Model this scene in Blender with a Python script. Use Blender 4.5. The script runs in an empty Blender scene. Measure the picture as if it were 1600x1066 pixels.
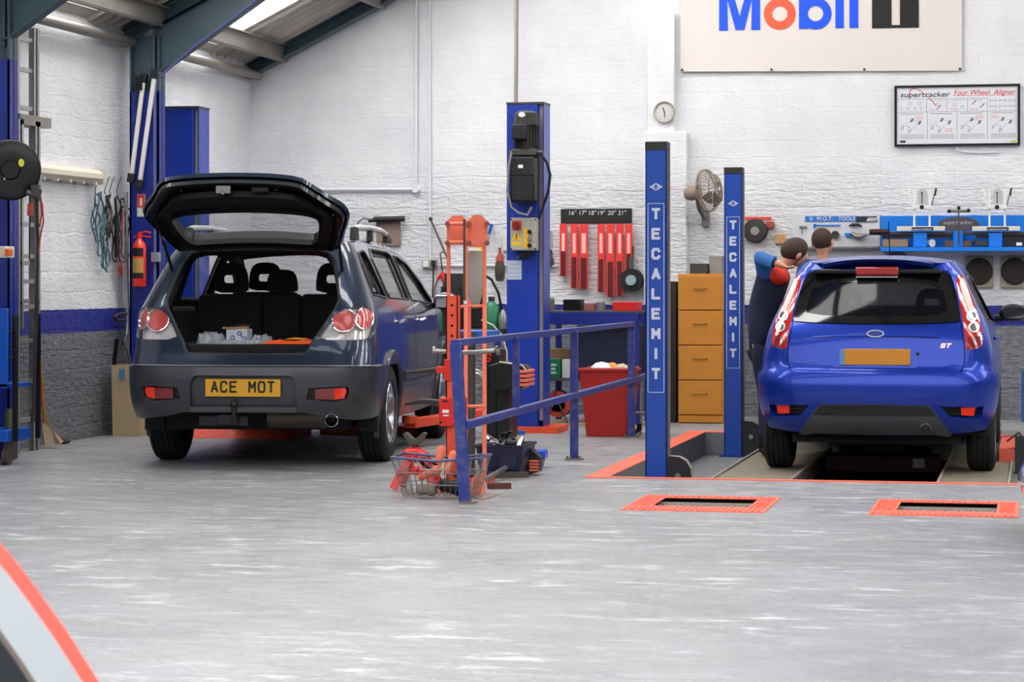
import bpy, math, random
from mathutils import Vector, Matrix
from mathutils.geometry import delaunay_2d_cdt, tessellate_polygon
random.seed(7)
PI = math.pi
S = bpy.context.scene
COL = S.collection

# ------------------------------------------------------------------ camera, sky, exposure
F, HOR, CX, CH = 3800.0, 436.0, 800.0, 1.3      # focal length in px, horizon row, centre column, camera height
YAW = math.atan(820 / F)
cam = bpy.data.cameras.new('camera')
camo = bpy.data.objects.new('camera', cam)
COL.objects.link(camo)
S.camera = camo
camo.location = (0, 0, CH)
camo.rotation_euler = (PI / 2, 0, YAW)
cam.sensor_width = 36
cam.lens = F / 1600 * 36
cam.shift_y = -(533 - HOR) / 1600
cam.clip_start = 0.3
cam.clip_end = 300
cam.dof.use_dof = True
cam.dof.focus_distance = 17.5
cam.dof.aperture_fstop = 14
world = bpy.data.worlds.new('sky')
S.world = world
world.use_nodes = True
wn = world.node_tree.nodes
bgn = wn['Background']
# bright overcast sky above a darker street of buildings
_wt = world.node_tree
_tc = wn.new('ShaderNodeTexCoord'); _sp = wn.new('ShaderNodeSeparateXYZ'); _rp = wn.new('ShaderNodeValToRGB')
_wt.links.new(_tc.outputs['Generated'], _sp.inputs[0]); _wt.links.new(_sp.outputs['Z'], _rp.inputs['Fac']); _wt.links.new(_rp.outputs['Color'], bgn.inputs['Color'])
_e = _rp.color_ramp.elements
_e[0].position = 0.0; _e[0].color = (0.16, 0.155, 0.15, 1)
_e[1].position = 0.30; _e[1].color = (0.95, 0.97, 1.0, 1)
_m = _rp.color_ramp.elements.new(0.17); _m.color = (0.13, 0.14, 0.15, 1)
bgn.inputs['Strength'].default_value = 2.5
S.view_settings.view_transform = 'Standard'
S.view_settings.look = 'None'
S.view_settings.gamma = 1
S.view_settings.use_curve_mapping = False
S.view_settings.exposure = 0.12
try:
    S.cycles.use_denoising = True
    S.cycles.max_bounces = 8
    S.cycles.diffuse_bounces = 4
    S.cycles.glossy_bounces = 4
    S.cycles.transparent_max_bounces = 16
    S.cycles.sample_clamp_indirect = 6
    S.cycles.caustics_reflective = False
    S.cycles.caustics_refractive = False
except Exception:
    pass

def area(name, loc, rot, sx, sy, power, color=(1, 1, 1)):
    l = bpy.data.lights.new(name, 'AREA')
    l.shape = 'RECTANGLE'; l.size = sx; l.size_y = sy; l.energy = power; l.color = color
    o = bpy.data.objects.new(name, l); COL.objects.link(o)
    o.location = loc; o.rotation_euler = rot
    return o
# daylight coming down through the roof-light strips
for yy in (18.05, 21.0, 15.0):
    for sx_, xx in ((1, -4.5), (-1, 4.5)):
        area('roof_daylight', (xx, yy, 7.22 - abs(xx) * 0.5 + 0.07), (0, math.radians(26.5) * (-sx_), 0), 6.6, 1.15, 185, (1.0, 0.985, 0.96))

# ------------------------------------------------------------------ pixel helpers (places in the room read off the photograph)
sa, ca = math.sin(YAW), math.cos(YAW)
def P(px, py, d):
    X = (px - CX) / F * d
    return Vector((X * ca - d * sa, X * sa + d * ca, CH + (HOR - py) / F * d))
def G(px, py, z=0.0):
    return P(px, py, F * (CH - z) / (py - HOR))
def PY(px, py, y):
    return P(px, py, y / ((px - CX) / F * sa + ca))
def gx(px, d, z=0.0):
    v = P(px, 0, d); v.z = z
    return v
BY, LX = 22.9, -7.58                              # back wall plane y, left wall plane x
def W(px, py, off=0.0):
    k = (px - CX) / F
    d = (BY - off) / (k * sa + ca)
    return P(px, py, d)
def L(px, py, off=0.0):
    k = (px - CX) / F
    d = (LX + off) / (k * ca - sa)
    return P(px, py, d)

# ------------------------------------------------------------------ materials
def lin(h):
    h = h.lstrip('#')
    c = [int(h[i:i + 2], 16) / 255 for i in (0, 2, 4)]
    return tuple((x / 12.92 if x <= 0.04045 else ((x + 0.055) / 1.055) ** 2.4) for x in c) + (1,)
MC = {}
def mat(name, col='#808080', rough=0.5, metal=0.0, coat=0.0, wear=0.0, wearcol='#3a3632', scale=8.0, bump=0.0, bscale=60.0, emit=0.0, trans=0.0, ior=1.45, alpha=1.0, spec=None):
    if name in MC: return MC[name]
    m = bpy.data.materials.new(name); m.use_nodes = True
    N = m.node_tree.nodes; K = m.node_tree.links
    b = N['Principled BSDF']
    c = lin(col) if isinstance(col, str) else col
    b.inputs['Base Color'].default_value = c
    b.inputs['Roughness'].default_value = rough
    b.inputs['Metallic'].default_value = metal
    b.inputs['Coat Weight'].default_value = coat
    b.inputs['Coat Roughness'].default_value = 0.06
    b.inputs['Transmission Weight'].default_value = trans
    b.inputs['IOR'].default_value = ior
    b.inputs['Alpha'].default_value = alpha
    if spec is not None: b.inputs['Specular IOR Level'].default_value = spec
    if emit:
        b.inputs['Emission Color'].default_value = c; b.inputs['Emission Strength'].default_value = emit
    if wear or bump:
        tc = N.new('ShaderNodeTexCoord')
    if wear:
        n = N.new('ShaderNodeTexNoise'); n.inputs['Scale'].default_value = scale; n.inputs['Detail'].default_value = 8; n.inputs['Roughness'].default_value = 0.7
        K.new(tc.outputs['Object'], n.inputs['Vector'])
        r = N.new('ShaderNodeValToRGB'); r.color_ramp.elements[0].position = 0.48; r.color_ramp.elements[1].position = 0.75
        r.color_ramp.elements[1].color = (wear, wear, wear, 1)
        K.new(n.outputs['Fac'], r.inputs['Fac'])
        x = N.new('ShaderNodeMix'); x.data_type = 'RGBA'
        x.inputs['A'].default_value = c; x.inputs['B'].default_value = lin(wearcol)
        K.new(r.outputs['Color'], x.inputs['Factor']); K.new(x.outputs['Result'], b.inputs['Base Color'])
    if bump:
        n2 = N.new('ShaderNodeTexNoise'); n2.inputs['Scale'].default_value = bscale; n2.inputs['Detail'].default_value = 4
        K.new(tc.outputs['Object'], n2.inputs['Vector'])
        bp = N.new('ShaderNodeBump'); bp.inputs['Strength'].default_value = bump; bp.inputs['Distance'].default_value = 0.01
        K.new(n2.outputs['Fac'], bp.inputs['Height']); K.new(bp.outputs['Normal'], b.inputs['Normal'])
    MC[name] = m
    return m

def floor_mat():
    m = bpy.data.materials.new('painted_concrete_floor'); m.use_nodes = True
    N = m.node_tree.nodes; K = m.node_tree.links; b = N['Principled BSDF']
    tc = N.new('ShaderNodeTexCoord')
    def mp(sx, sy):
        q = N.new('ShaderNodeMapping'); q.inputs['Scale'].default_value = (sx, sy, 1); K.new(tc.outputs['Object'], q.inputs['Vector']); return q
    def noise(q, sc, det=8, ro=0.65):
        n = N.new('ShaderNodeTexNoise'); n.inputs['Scale'].default_value = sc; n.inputs['Detail'].default_value = det; n.inputs['Roughness'].default_value = ro
        K.new(q.outputs[0], n.inputs['Vector']); return n
    def ramp(src, a, bb, c0=(0, 0, 0, 1), c1=(1, 1, 1, 1)):
        r = N.new('ShaderNodeValToRGB'); e = r.color_ramp.elements
        e[0].position = a; e[1].position = bb; e[0].color = c0; e[1].color = c1
        K.new(src, r.inputs['Fac']); return r
    base = ramp(noise(mp(1, 1.2), 0.9, 10, 0.6).outputs['Fac'], 0.3, 0.72, lin('#79797b'), lin('#949496'))
    streak = ramp(noise(mp(0.9, 2.4), 3.2, 12, 0.78).outputs['Fac'], 0.53, 0.62)
    patch = ramp(noise(mp(0.7, 1.5), 0.75, 5, 0.6).outputs['Fac'], 0.38, 0.58)
    mul = N.new('ShaderNodeMath'); mul.operation = 'MULTIPLY'
    K.new(streak.outputs['Color'], mul.inputs[0]); K.new(patch.outputs['Color'], mul.inputs[1])
    fine = ramp(noise(mp(1, 3), 26, 6, 0.7).outputs['Fac'], 0.57, 0.66)
    mx = N.new('ShaderNodeMath'); mx.operation = 'MULTIPLY_ADD'; mx.use_clamp = True
    mx.inputs[1].default_value = 0.7; K.new(fine.outputs['Color'], mx.inputs[0]); K.new(mul.outputs[0], mx.inputs[2])
    m1 = N.new('ShaderNodeMix'); m1.data_type = 'RGBA'; m1.inputs['B'].default_value = lin('#dcdcdc')
    m1f = N.new('ShaderNodeMath'); m1f.operation = 'MULTIPLY'; m1f.inputs[1].default_value = 0.72
    K.new(mx.outputs[0], m1f.inputs[0]); K.new(m1f.outputs[0], m1.inputs['Factor']); K.new(base.outputs['Color'], m1.inputs['A'])
    # dusty brown staining
    st = ramp(noise(mp(1, 1), 1.7, 6, 0.6).outputs['Fac'], 0.56, 0.75)
    m2 = N.new('ShaderNodeMix'); m2.data_type = 'RGBA'; m2.inputs['B'].default_value = lin('#8d8274')
    s2 = N.new('ShaderNodeMath'); s2.operation = 'MULTIPLY'; s2.inputs[1].default_value = 0.3
    K.new(st.outputs['Color'], s2.inputs[0]); K.new(s2.outputs[0], m2.inputs['Factor']); K.new(m1.outputs['Result'], m2.inputs['A'])
    K.new(m2.outputs['Result'], b.inputs['Base Color'])
    rr = ramp(noise(mp(1, 2), 5, 6, 0.6).outputs['Fac'], 0.35, 0.7, (0.30, 0.30, 0.30, 1), (0.58, 0.58, 0.58, 1))
    K.new(rr.outputs['Color'], b.inputs['Roughness'])
    bp = N.new('ShaderNodeBump'); bp.inputs['Strength'].default_value = 0.35; bp.inputs['Distance'].default_value = 0.006
    K.new(noise(mp(1, 1.6), 14, 8, 0.7).outputs['Fac'], bp.inputs['Height']); K.new(bp.outputs['Normal'], b.inputs['Normal'])
    return m

def wall_mat(name, axis):
    """white painted masonry, blue band, grey painted dado (bands are paint, by height)"""
    m = bpy.data.materials.new(name); m.use_nodes = True
    N = m.node_tree.nodes; K = m.node_tree.links; b = N['Principled BSDF']
    tc = N.new('ShaderNodeNewGeometry'); sp = N.new('ShaderNodeSeparateXYZ'); K.new(tc.outputs['Position'], sp.inputs[0])
    cb = N.new('ShaderNodeCombineXYZ')
    K.new(sp.outputs['X' if axis == 'x' else 'Y'], cb.inputs[0]); K.new(sp.outputs['Z'], cb.inputs[1])
    wob = N.new('ShaderNodeTexNoise'); wob.inputs['Scale'].default_value = 3.0; wob.inputs['Detail'].default_value = 4
    K.new(cb.outputs[0], wob.inputs['Vector'])
    wv = N.new('ShaderNodeVectorMath'); wv.operation = 'MULTIPLY_ADD'; wv.inputs[1].default_value = (0.11, 0.085, 0)
    K.new(wob.outputs['Color'], wv.inputs[0]); K.new(cb.outputs[0], wv.inputs[2])
    br = N.new('ShaderNodeTexBrick'); br.inputs['Scale'].default_value = 1.0
    br.inputs['Brick Width'].default_value = 0.46; br.inputs['Row Height'].default_value = 0.155; br.inputs['Mortar Size'].default_value = 0.009
    br.inputs['Mortar Smooth'].default_value = 0.8
    K.new(wv.outputs[0], br.inputs['Vector'])
    def noise(sc, det=6, ro=0.6):
        n = N.new('ShaderNodeTexNoise'); n.inputs['Scale'].default_value = sc; n.inputs['Detail'].default_value = det; n.inputs['Roughness'].default_value = ro
        K.new(cb.outputs[0], n.inputs['Vector']); return n
    def math_(op, a, bb, clamp=False):
        n = N.new('ShaderNodeMath'); n.operation = op; n.use_clamp = clamp
        for i, q in enumerate((a, bb)):
            if isinstance(q, (int, float)): n.inputs[i].default_value = q
            else: K.new(q, n.inputs[i])
        return n.outputs[0]
    zz = math_('ADD', sp.outputs['Z'], math_('MULTIPLY', math_('SUBTRACT', noise(7, 5, 0.7).outputs['Fac'], 0.5), 0.03))
    grey = math_('LESS_THAN', zz, 0.868)
    blue = math_('LESS_THAN', zz, 1.055)
    # roughness of the masonry itself: rubble stone between the dado and shoulder height, smoother render above
    rub = N.new('ShaderNodeValToRGB'); rub.color_ramp.elements[0].position = 0.0; rub.color_ramp.elements[1].position = 1.0
    zr = N.new('ShaderNodeMapRange'); zr.inputs['From Min'].default_value = 2.2; zr.inputs['From Max'].default_value = 2.75
    K.new(math_('ADD', sp.outputs['Z'], math_('MULTIPLY', noise(1.2).outputs['Fac'], 0.5)), zr.inputs['Value'])
    inv = math_('SUBTRACT', 1.0, zr.outputs[0])
    big = math_('MULTIPLY', math_('SUBTRACT', noise(5, 9, 0.68).outputs['Fac'], 0.5), 2.2)
    hb = math_('MULTIPLY', br.outputs['Fac'], -0.085)
    stretch = N.new('ShaderNodeMapping'); stretch.inputs['Scale'].default_value = (1, 2.6, 1); K.new(cb.outputs[0], stretch.inputs['Vector'])
    vo = N.new('ShaderNodeTexVoronoi'); vo.feature = 'SMOOTH_F1'; vo.inputs['Scale'].default_value = 2.6; K.new(stretch.outputs[0], vo.inputs['Vector'])
    pit = N.new('ShaderNodeTexNoise'); pit.inputs['Scale'].default_value = 11; pit.inputs['Detail'].default_value = 9; pit.inputs['Roughness'].default_value = 0.6
    K.new(stretch.outputs[0], pit.inputs['Vector'])
    stone = math_('ADD', math_('MULTIPLY', vo.outputs['Distance'], -1.3), math_('MULTIPLY', pit.outputs['Fac'], 2.6))
    small = math_('MULTIPLY', noise(26, 5, 0.6).outputs['Fac'], 0.22)
    smooth_h = math_('ADD', math_('ADD', hb, math_('MULTIPLY', big, 0.33)), small)
    rough_h = math_('ADD', math_('ADD', stone, math_('MULTIPLY', big, 0.6)), math_('MULTIPLY', hb, 3.5))
    if axis == 'x':
        h = math_('ADD', smooth_h, math_('MULTIPLY', rough_h, inv))
    else:
        h = math_('ADD', smooth_h, math_('MULTIPLY', rough_h, math_('ADD', 0.25, math_('MULTIPLY', grey, 0.9))))
    bp = N.new('ShaderNodeBump'); bp.inputs['Strength'].default_value = 0.75; bp.inputs['Distance'].default_value = 0.017
    K.new(h, bp.inputs['Height']); K.new(bp.outputs['Normal'], b.inputs['Normal'])
    wht = N.new('ShaderNodeValToRGB'); wht.color_ramp.elements[0].position = 0.3; wht.color_ramp.elements[1].position = 0.75
    wht.color_ramp.elements[0].color = lin('#d2d2d6'); wht.color_ramp.elements[1].color = lin('#e4e4e7')
    K.new(noise(1.6, 7, 0.6).outputs['Fac'], wht.inputs['Fac'])
    gry = N.new('ShaderNodeValToRGB'); gry.color_ramp.elements[0].position = 0.35; gry.color_ramp.elements[1].position = 0.7
    gry.color_ramp.elements[0].color = lin('#62636a'); gry.color_ramp.elements[1].color = lin('#84858c')
    K.new(noise(18, 6, 0.7).outputs['Fac'], gry.inputs['Fac'])
    m1 = N.new('ShaderNodeMix'); m1.data_type = 'RGBA'; m1.inputs['B'].default_value = lin('#232b84')
    K.new(blue, m1.inputs['Factor']); K.new(wht.outputs['Color'], m1.inputs['A'])
    m2 = N.new('ShaderNodeMix'); m2.data_type = 'RGBA'
    K.new(grey, m2.inputs['Factor']); K.new(m1.outputs['Result'], m2.inputs['A']); K.new(gry.outputs['Color'], m2.inputs['B'])
    K.new(m2.outputs['Result'], b.inputs['Base Color'])
    b.inputs['Roughness'].default_value = 0.55
    b.inputs['Specular IOR Level'].default_value = 0.35
    return m

BLUE = mat('blue_gloss_paint', '#1b3aa3', 0.32, wear=0.35, wearcol='#0f1d5a', scale=3)
BLUEW = mat('scuffed_blue_paint', '#27357f', 0.4, wear=0.75, wearcol='#77737f', scale=14)
NAVY = mat('navy_paint', '#182a86', 0.4, wear=0.4, wearcol='#101a50', scale=4)
RACK = mat('bright_blue_paint', '#0a78dc', 0.4, wear=0.15, scale=5)
ORANGE = mat('orange_paint', '#e8502f', 0.42, wear=0.5, wearcol='#a8401f', scale=9)
ORANGEP = mat('pale_orange_paint', '#f27a5c', 0.5, wear=0.3, wearcol='#b5533a', scale=12)
FLORANGE = mat('orange_floor_paint', '#f2674c', 0.5, wear=0.55, wearcol='#c98c78', scale=16)
RED = mat('red_paint', '#d8261e', 0.3, wear=0.2, wearcol='#7e1a14', scale=9)
REDP = mat('red_plastic', '#a3211c', 0.4, wear=0.4, wearcol='#7a1512', scale=7)
BLACK = mat('black_plastic', '#17171a', 0.45, wear=0.3, wearcol='#3d3b38', scale=10)
SATIN = mat('satin_black', '#0d0d10', 0.3)
RUBBER = mat('rubber', '#151517', 0.75, wear=0.5, wearcol='#2d2c2b', scale=20, bump=0.2, bscale=80)
DARK = mat('dark_trim', '#101013', 0.8)
FABRIC = mat('black_fabric', '#131316', 0.95, bump=0.3, bscale=300)
GREYCLOTH = mat('grey_carpet', '#1d1c1f', 0.95, wear=0.4, wearcol='#34312f', scale=6)
STEEL = mat('bare_steel', '#9a9894', 0.35, metal=0.9, wear=0.4, wearcol='#5a524a', scale=10)
STEELD = mat('dark_steel', '#55514c', 0.45, metal=0.7, wear=0.7, wearcol='#5a4432', scale=12)
GALV = mat('galvanised_steel', '#8f8a84', 0.45, metal=0.6, wear=0.6, wearcol='#7c6c5e', scale=3)
ALU = mat('aluminium', '#a9a9a8', 0.42, metal=0.75, wear=0.4, wearcol='#77736f', scale=7)
CHROME = mat('chrome', '#e4e6ea', 0.08, metal=1.0)
ALLOY = mat('silver_alloy', '#c4c7cc', 0.25, metal=0.85)
WHITE = mat('white_enamel', '#e6e4e0', 0.4)
OFFW = mat('off_white_plastic', '#cfcbc0', 0.45, wear=0.3, wearcol='#8f887a', scale=10)
CREAM = mat('cream_plastic', '#d6cbb8', 0.45)
PAPER = mat('white_paper', '#e8e8ea', 0.8)
YEL = mat('yellow_label', '#e8b414', 0.5)
GREEN = mat('green_plastic', '#1e7a52', 0.4)
BEIGE = mat('beige_board', '#b39c7e', 0.7, wear=0.5, wearcol='#8a7458', scale=5)
WOOD = mat('orange_wood', '#c8842e', 0.45, wear=0.4, wearcol='#a8681f', scale=4)
HANDLE = mat('ash_handle', '#b4793f', 0.5, wear=0.4, wearcol='#8a5a2c', scale=9)
BROWNB = mat('brown_board', '#8a7468', 0.75, wear=0.3, scale=8)
BEAM = mat('grey_green_steel_paint', '#3f545f', 0.5, wear=0.35, wearcol='#2a3338', scale=3)
GLASS = mat('clear_glass', '#b9c9c8', 0.03, trans=1.0, ior=1.12, alpha=0.35)
TINT = mat('dark_tinted_glass', '#0a0d12', 0.05, alpha=0.93, spec=.3)
LRED = mat('red_lamp_lens', '#c01d14', 0.12, coat=1.0, wear=0.3, wearcol='#ef7a66', scale=40)
LREDB = mat('bright_red_lens', '#ff3a22', 0.15, coat=1.0)
LREDD = mat('deep_red_lens', '#7c1716', 0.15, coat=1.0)
LCLR = mat('clear_lamp_lens', '#d9d4d2', 0.1, coat=1.0, metal=0.25, wear=0.3, wearcol='#9a9290', scale=50)
PLATE = mat('yellow_number_plate', '#d89f22', 0.4)
INK = mat('black_ink', '#08080a', 0.5)
SKIN = mat('skin', '#c58e72', 0.55)
HAIR = mat('brown_hair', '#3c2b20', 0.8, bump=0.4, bscale=120)
OVERALL = mat('navy_overalls', '#161c35', 0.85, bump=0.3, bscale=120)
OVERB = mat('blue_overalls', '#1f3f86', 0.85, bump=0.3, bscale=120)
REDCLOTH = mat('red_cloth', '#d2301f', 0.8)

# ------------------------------------------------------------------ mesh helpers
def ortho(a):
    a = a.normalized()
    u = a.cross(Vector((0, 0, 1)))
    if u.length < 1e-3: u = a.cross(Vector((0, 1, 0)))
    u.normalize()
    return u, a.cross(u).normalized()

class MB:
    def __init__(s, m=None): s.v = []; s.f = []; s.m = m or Matrix()
    def add(s, vs, fs):
        n = len(s.v)
        s.v += [s.m @ Vector(v) for v in vs]
        s.f += [tuple(i + n for i in f) for f in fs]
        return s
    def box(s, x0, x1, y0, y1, z0, z1):
        return s.add([(x0, y0, z0), (x1, y0, z0), (x1, y1, z0), (x0, y1, z0), (x0, y0, z1), (x1, y0, z1), (x1, y1, z1), (x0, y1, z1)],
                     [(0, 3, 2, 1), (4, 5, 6, 7), (0, 1, 5, 4), (1, 2, 6, 5), (2, 3, 7, 6), (3, 0, 4, 7)])
    def cb(s, c, sx, sy, sz, rot=None):
        pts = [Vector((a * sx / 2, b * sy / 2, d * sz / 2)) for a, b, d in ((-1, -1, -1), (1, -1, -1), (1, 1, -1), (-1, 1, -1), (-1, -1, 1), (1, -1, 1), (1, 1, 1), (-1, 1, 1))]
        if rot is not None: pts = [rot @ p for p in pts]
        return s.add([p + Vector(c) for p in pts], [(0, 3, 2, 1), (4, 5, 6, 7), (0, 1, 5, 4), (1, 2, 6, 5), (2, 3, 7, 6), (3, 0, 4, 7)])
    def bar(s, p0, p1, w, t, up=(0, 0, 1)):
        p0, p1 = Vector(p0), Vector(p1); a = (p1 - p0).normalized(); u = a.cross(Vector(up))
        if u.length < 1e-4: u = a.cross(Vector((0, 1, 0)))
        u.normalize(); v = u.cross(a).normalized()
        vs = []
        for p in (p0, p1):
            for i, j in ((-1, -1), (1, -1), (1, 1), (-1, 1)): vs.append(p + u * (w / 2 * i) + v * (t / 2 * j))
        return s.add(vs, [(3, 2, 1, 0), (4, 5, 6, 7), (0, 1, 5, 4), (1, 2, 6, 5), (2, 3, 7, 6), (3, 0, 4, 7)])
    def cyl(s, p0, p1, r0, r1=None, n=16, cap=True):
        p0, p1 = Vector(p0), Vector(p1); r1 = r0 if r1 is None else r1
        u, v = ortho(p1 - p0); vs = []
        for p, r in ((p0, r0), (p1, r1)):
            for i in range(n):
                t = 2 * PI * i / n; vs.append(p + u * (r * math.cos(t)) + v * (r * math.sin(t)))
        fs = [(i, (i + 1) % n, n + (i + 1) % n, n + i) for i in range(n)]
        if cap: fs += [tuple(range(n))[::-1], tuple(range(n, 2 * n))]
        return s.add(vs, fs)
    def lathe(s, prof, o, axis=(0, 0, 1), n=24, cap=True):
        o = Vector(o); a = Vector(axis).normalized(); u, v = ortho(a); vs = []; k = len(prof)
        for r, h in prof:
            for i in range(n):
                t = 2 * PI * i / n; vs.append(o + a * h + u * (r * math.cos(t)) + v * (r * math.sin(t)))
        fs = [(j * n + i, j * n + (i + 1) % n, (j + 1) * n + (i + 1) % n, (j + 1) * n + i) for j in range(k - 1) for i in range(n)]
        if cap: fs += [tuple(range(n))[::-1], tuple(range((k - 1) * n, k * n))]
        return s.add(vs, fs)
    def tube(s, pts, r, n=8, closed=False):
        pts = [Vector(p) for p in pts]; k = len(pts)
        if k < 2: return s
        vs = []; pu = None
        for i, p in enumerate(pts):
            if closed: t = pts[(i + 1) % k] - pts[i - 1]
            else: t = pts[min(i + 1, k - 1)] - pts[max(i - 1, 0)]
            if t.length < 1e-9: t = Vector((0, 0, 1))
            t.normalize()
            if pu is None: u, _ = ortho(t)
            else:
                u = pu - t * pu.dot(t)
                if u.length < 1e-4: u, _ = ortho(t)
                u.normalize()
            pu = u; w = t.cross(u); rr = r[i] if isinstance(r, (list, tuple)) else r
            for j in range(n):
                a = 2 * PI * j / n; vs.append(p + u * (rr * math.cos(a)) + w * (rr * math.sin(a)))
        m = k if closed else k - 1
        fs = [(i * n + j, i * n + (j + 1) % n, ((i + 1) % k) * n + (j + 1) % n, ((i + 1) % k) * n + j) for i in range(m) for j in range(n)]
        if not closed: fs += [tuple(range(n))[::-1], tuple(range((k - 1) * n, k * n))]
        return s.add(vs, fs)
    def prism(s, poly, a0, a1, plane='xz'):
        def mk(p, a):
            return {'xz': (p[0], a, p[1]), 'xy': (p[0], p[1], a), 'yz': (a, p[0], p[1])}[plane]
        n = len(poly)
        vs = [mk(p, a0) for p in poly] + [mk(p, a1) for p in poly]
        return s.add(vs, [tuple(range(n)), tuple(range(n, 2 * n))[::-1]] + [(i, n + i, n + (i + 1) % n, (i + 1) % n) for i in range(n)])
    def ball(s, c, rx, ry=None, rz=None, n=14, rot=None):
        ry = rx if ry is None else ry; rz = rx if rz is None else rz; c = Vector(c); vs = []; m = max(6, n // 2 + 2)
        for j in range(m + 1):
            ph = PI * j / m
            for i in range(n):
                t = 2 * PI * i / n; p = Vector((rx * math.sin(ph) * math.cos(t), ry * math.sin(ph) * math.sin(t), rz * math.cos(ph)))
                vs.append(c + (rot @ p if rot is not None else p))
        return s.add(vs, [(j * n + i, (j + 1) * n + i, (j + 1) * n + (i + 1) % n, j * n + (i + 1) % n) for j in range(m) for i in range(n)])
    def torus(s, c, axis, R, r, n=32, k=8, a0=0, a1=2 * PI):
        u, v = ortho(Vector(axis)); c = Vector(c); full = abs(a1 - a0 - 2 * PI) < 1e-6
        pts = [c + u * (R * math.cos(a0 + (a1 - a0) * i / (n if full else n - 1))) + v * (R * math.sin(a0 + (a1 - a0) * i / (n if full else n - 1))) for i in range(n)]
        return s.tube(pts, r, k, full)
    def build(s, name, m, parent=None, bevel=0.0, smooth=True, ang=35, world=True, seg=2):
        me = bpy.data.meshes.new(name)
        vs = s.v
        o = bpy.data.objects.new(name, me)
        if parent is not None:
            o.parent = parent
            if world:
                im = pmat(parent).inverted(); vs = [im @ v for v in vs]
        else:
            # a loose thing keeps its origin at its own base
            xs = [v.x for v in vs]; ys = [v.y for v in vs]; zs = [v.z for v in vs]
            c = Vector(((min(xs) + max(xs)) / 2, (min(ys) + max(ys)) / 2, min(zs)))
            vs = [v - c for v in vs]; o.location = c
        me.from_pydata([tuple(v) for v in vs], [], s.f)
        me.validate(); me.update()
        me.materials.append(m)
        if smooth and len(me.polygons):
            me.polygons.foreach_set('use_smooth', [True] * len(me.polygons))
            me.set_sharp_from_angle(angle=math.radians(ang))
        COL.objects.link(o)
        if bevel:
            b = o.modifiers.new('edge', 'BEVEL'); b.width = bevel; b.segments = seg; b.limit_method = 'ANGLE'; b.angle_limit = math.radians(40)
        return o

def pmat(o):
    m = Matrix.LocRotScale(o.location, o.rotation_euler, o.scale)
    return (pmat(o.parent) @ m) if o.parent else m
def tag(o, label=None, cat=None, group=None, kind=None):
    if label: o['label'] = label
    if cat: o['category'] = cat
    if group: o['group'] = group
    if kind: o['kind'] = kind
    return o
def thing(name, label, cat, loc=(0, 0, 0), rz=0.0, group=None):
    o = bpy.data.objects.new(name, None); COL.objects.link(o)
    o.empty_display_size = 0.1; o.location = loc; o.rotation_euler = (0, 0, rz)
    return tag(o, label, cat, group)
def struct(mb, name, m, **k):
    return tag(mb.build(name, m, **k), kind='structure')
def copy_tree(o, parent=None):
    c = o.copy(); COL.objects.link(c); c.parent = parent
    for ch in list(o.children): copy_tree(ch, c)
    return c
def mirx(pts): return [(-x, z) for x, z in reversed(pts)]
def sym(half): return half + [(-x, z) for x, z in reversed(half) if abs(x) > 1e-6]
def arcp(cx, cz, r, a0, a1, n=12, rz=None):
    rz = r if rz is None else rz
    return [(cx + r * math.cos(math.radians(a0 + (a1 - a0) * i / n)), cz + rz * math.sin(math.radians(a0 + (a1 - a0) * i / n))) for i in range(n + 1)]
def rrect(x0, x1, z0, z1, r, n=4):
    return arcp(x1 - r, z1 - r, r, 0, 90, n) + arcp(x0 + r, z1 - r, r, 90, 180, n) + arcp(x0 + r, z0 + r, r, 180, 270, n) + arcp(x1 - r, z0 + r, r, 270, 360, n)
def dens(poly, step, closed=True):
    out = []; n = len(poly)
    for i in range(n if closed else n - 1):
        a, b = poly[i], poly[(i + 1) % n]; l = math.hypot(a[0] - b[0], a[1] - b[1]); k = max(1, math.ceil(l / step))
        for j in range(k): out.append((a[0] + (b[0] - a[0]) * j / k, a[1] + (b[1] - a[1]) * j / k))
    if not closed: out.append(poly[-1])
    return out
def inside(p, poly):
    x, y = p; c = False; n = len(poly); j = n - 1
    for i in range(n):
        xi, yi = poly[i]; xj, yj = poly[j]
        if (yi > y) != (yj > y) and x < (xj - xi) * (y - yi) / (yj - yi) + xi: c = not c
        j = i
    return c
def smoothp(poly, it=1):
    for _ in range(it):
        q = []; n = len(poly)
        for i in range(n):
            a, b = poly[i], poly[(i + 1) % n]
            q += [(a[0] * .75 + b[0] * .25, a[1] * .75 + b[1] * .25), (a[0] * .25 + b[0] * .75, a[1] * .25 + b[1] * .75)]
        poly = q
    return poly

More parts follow.
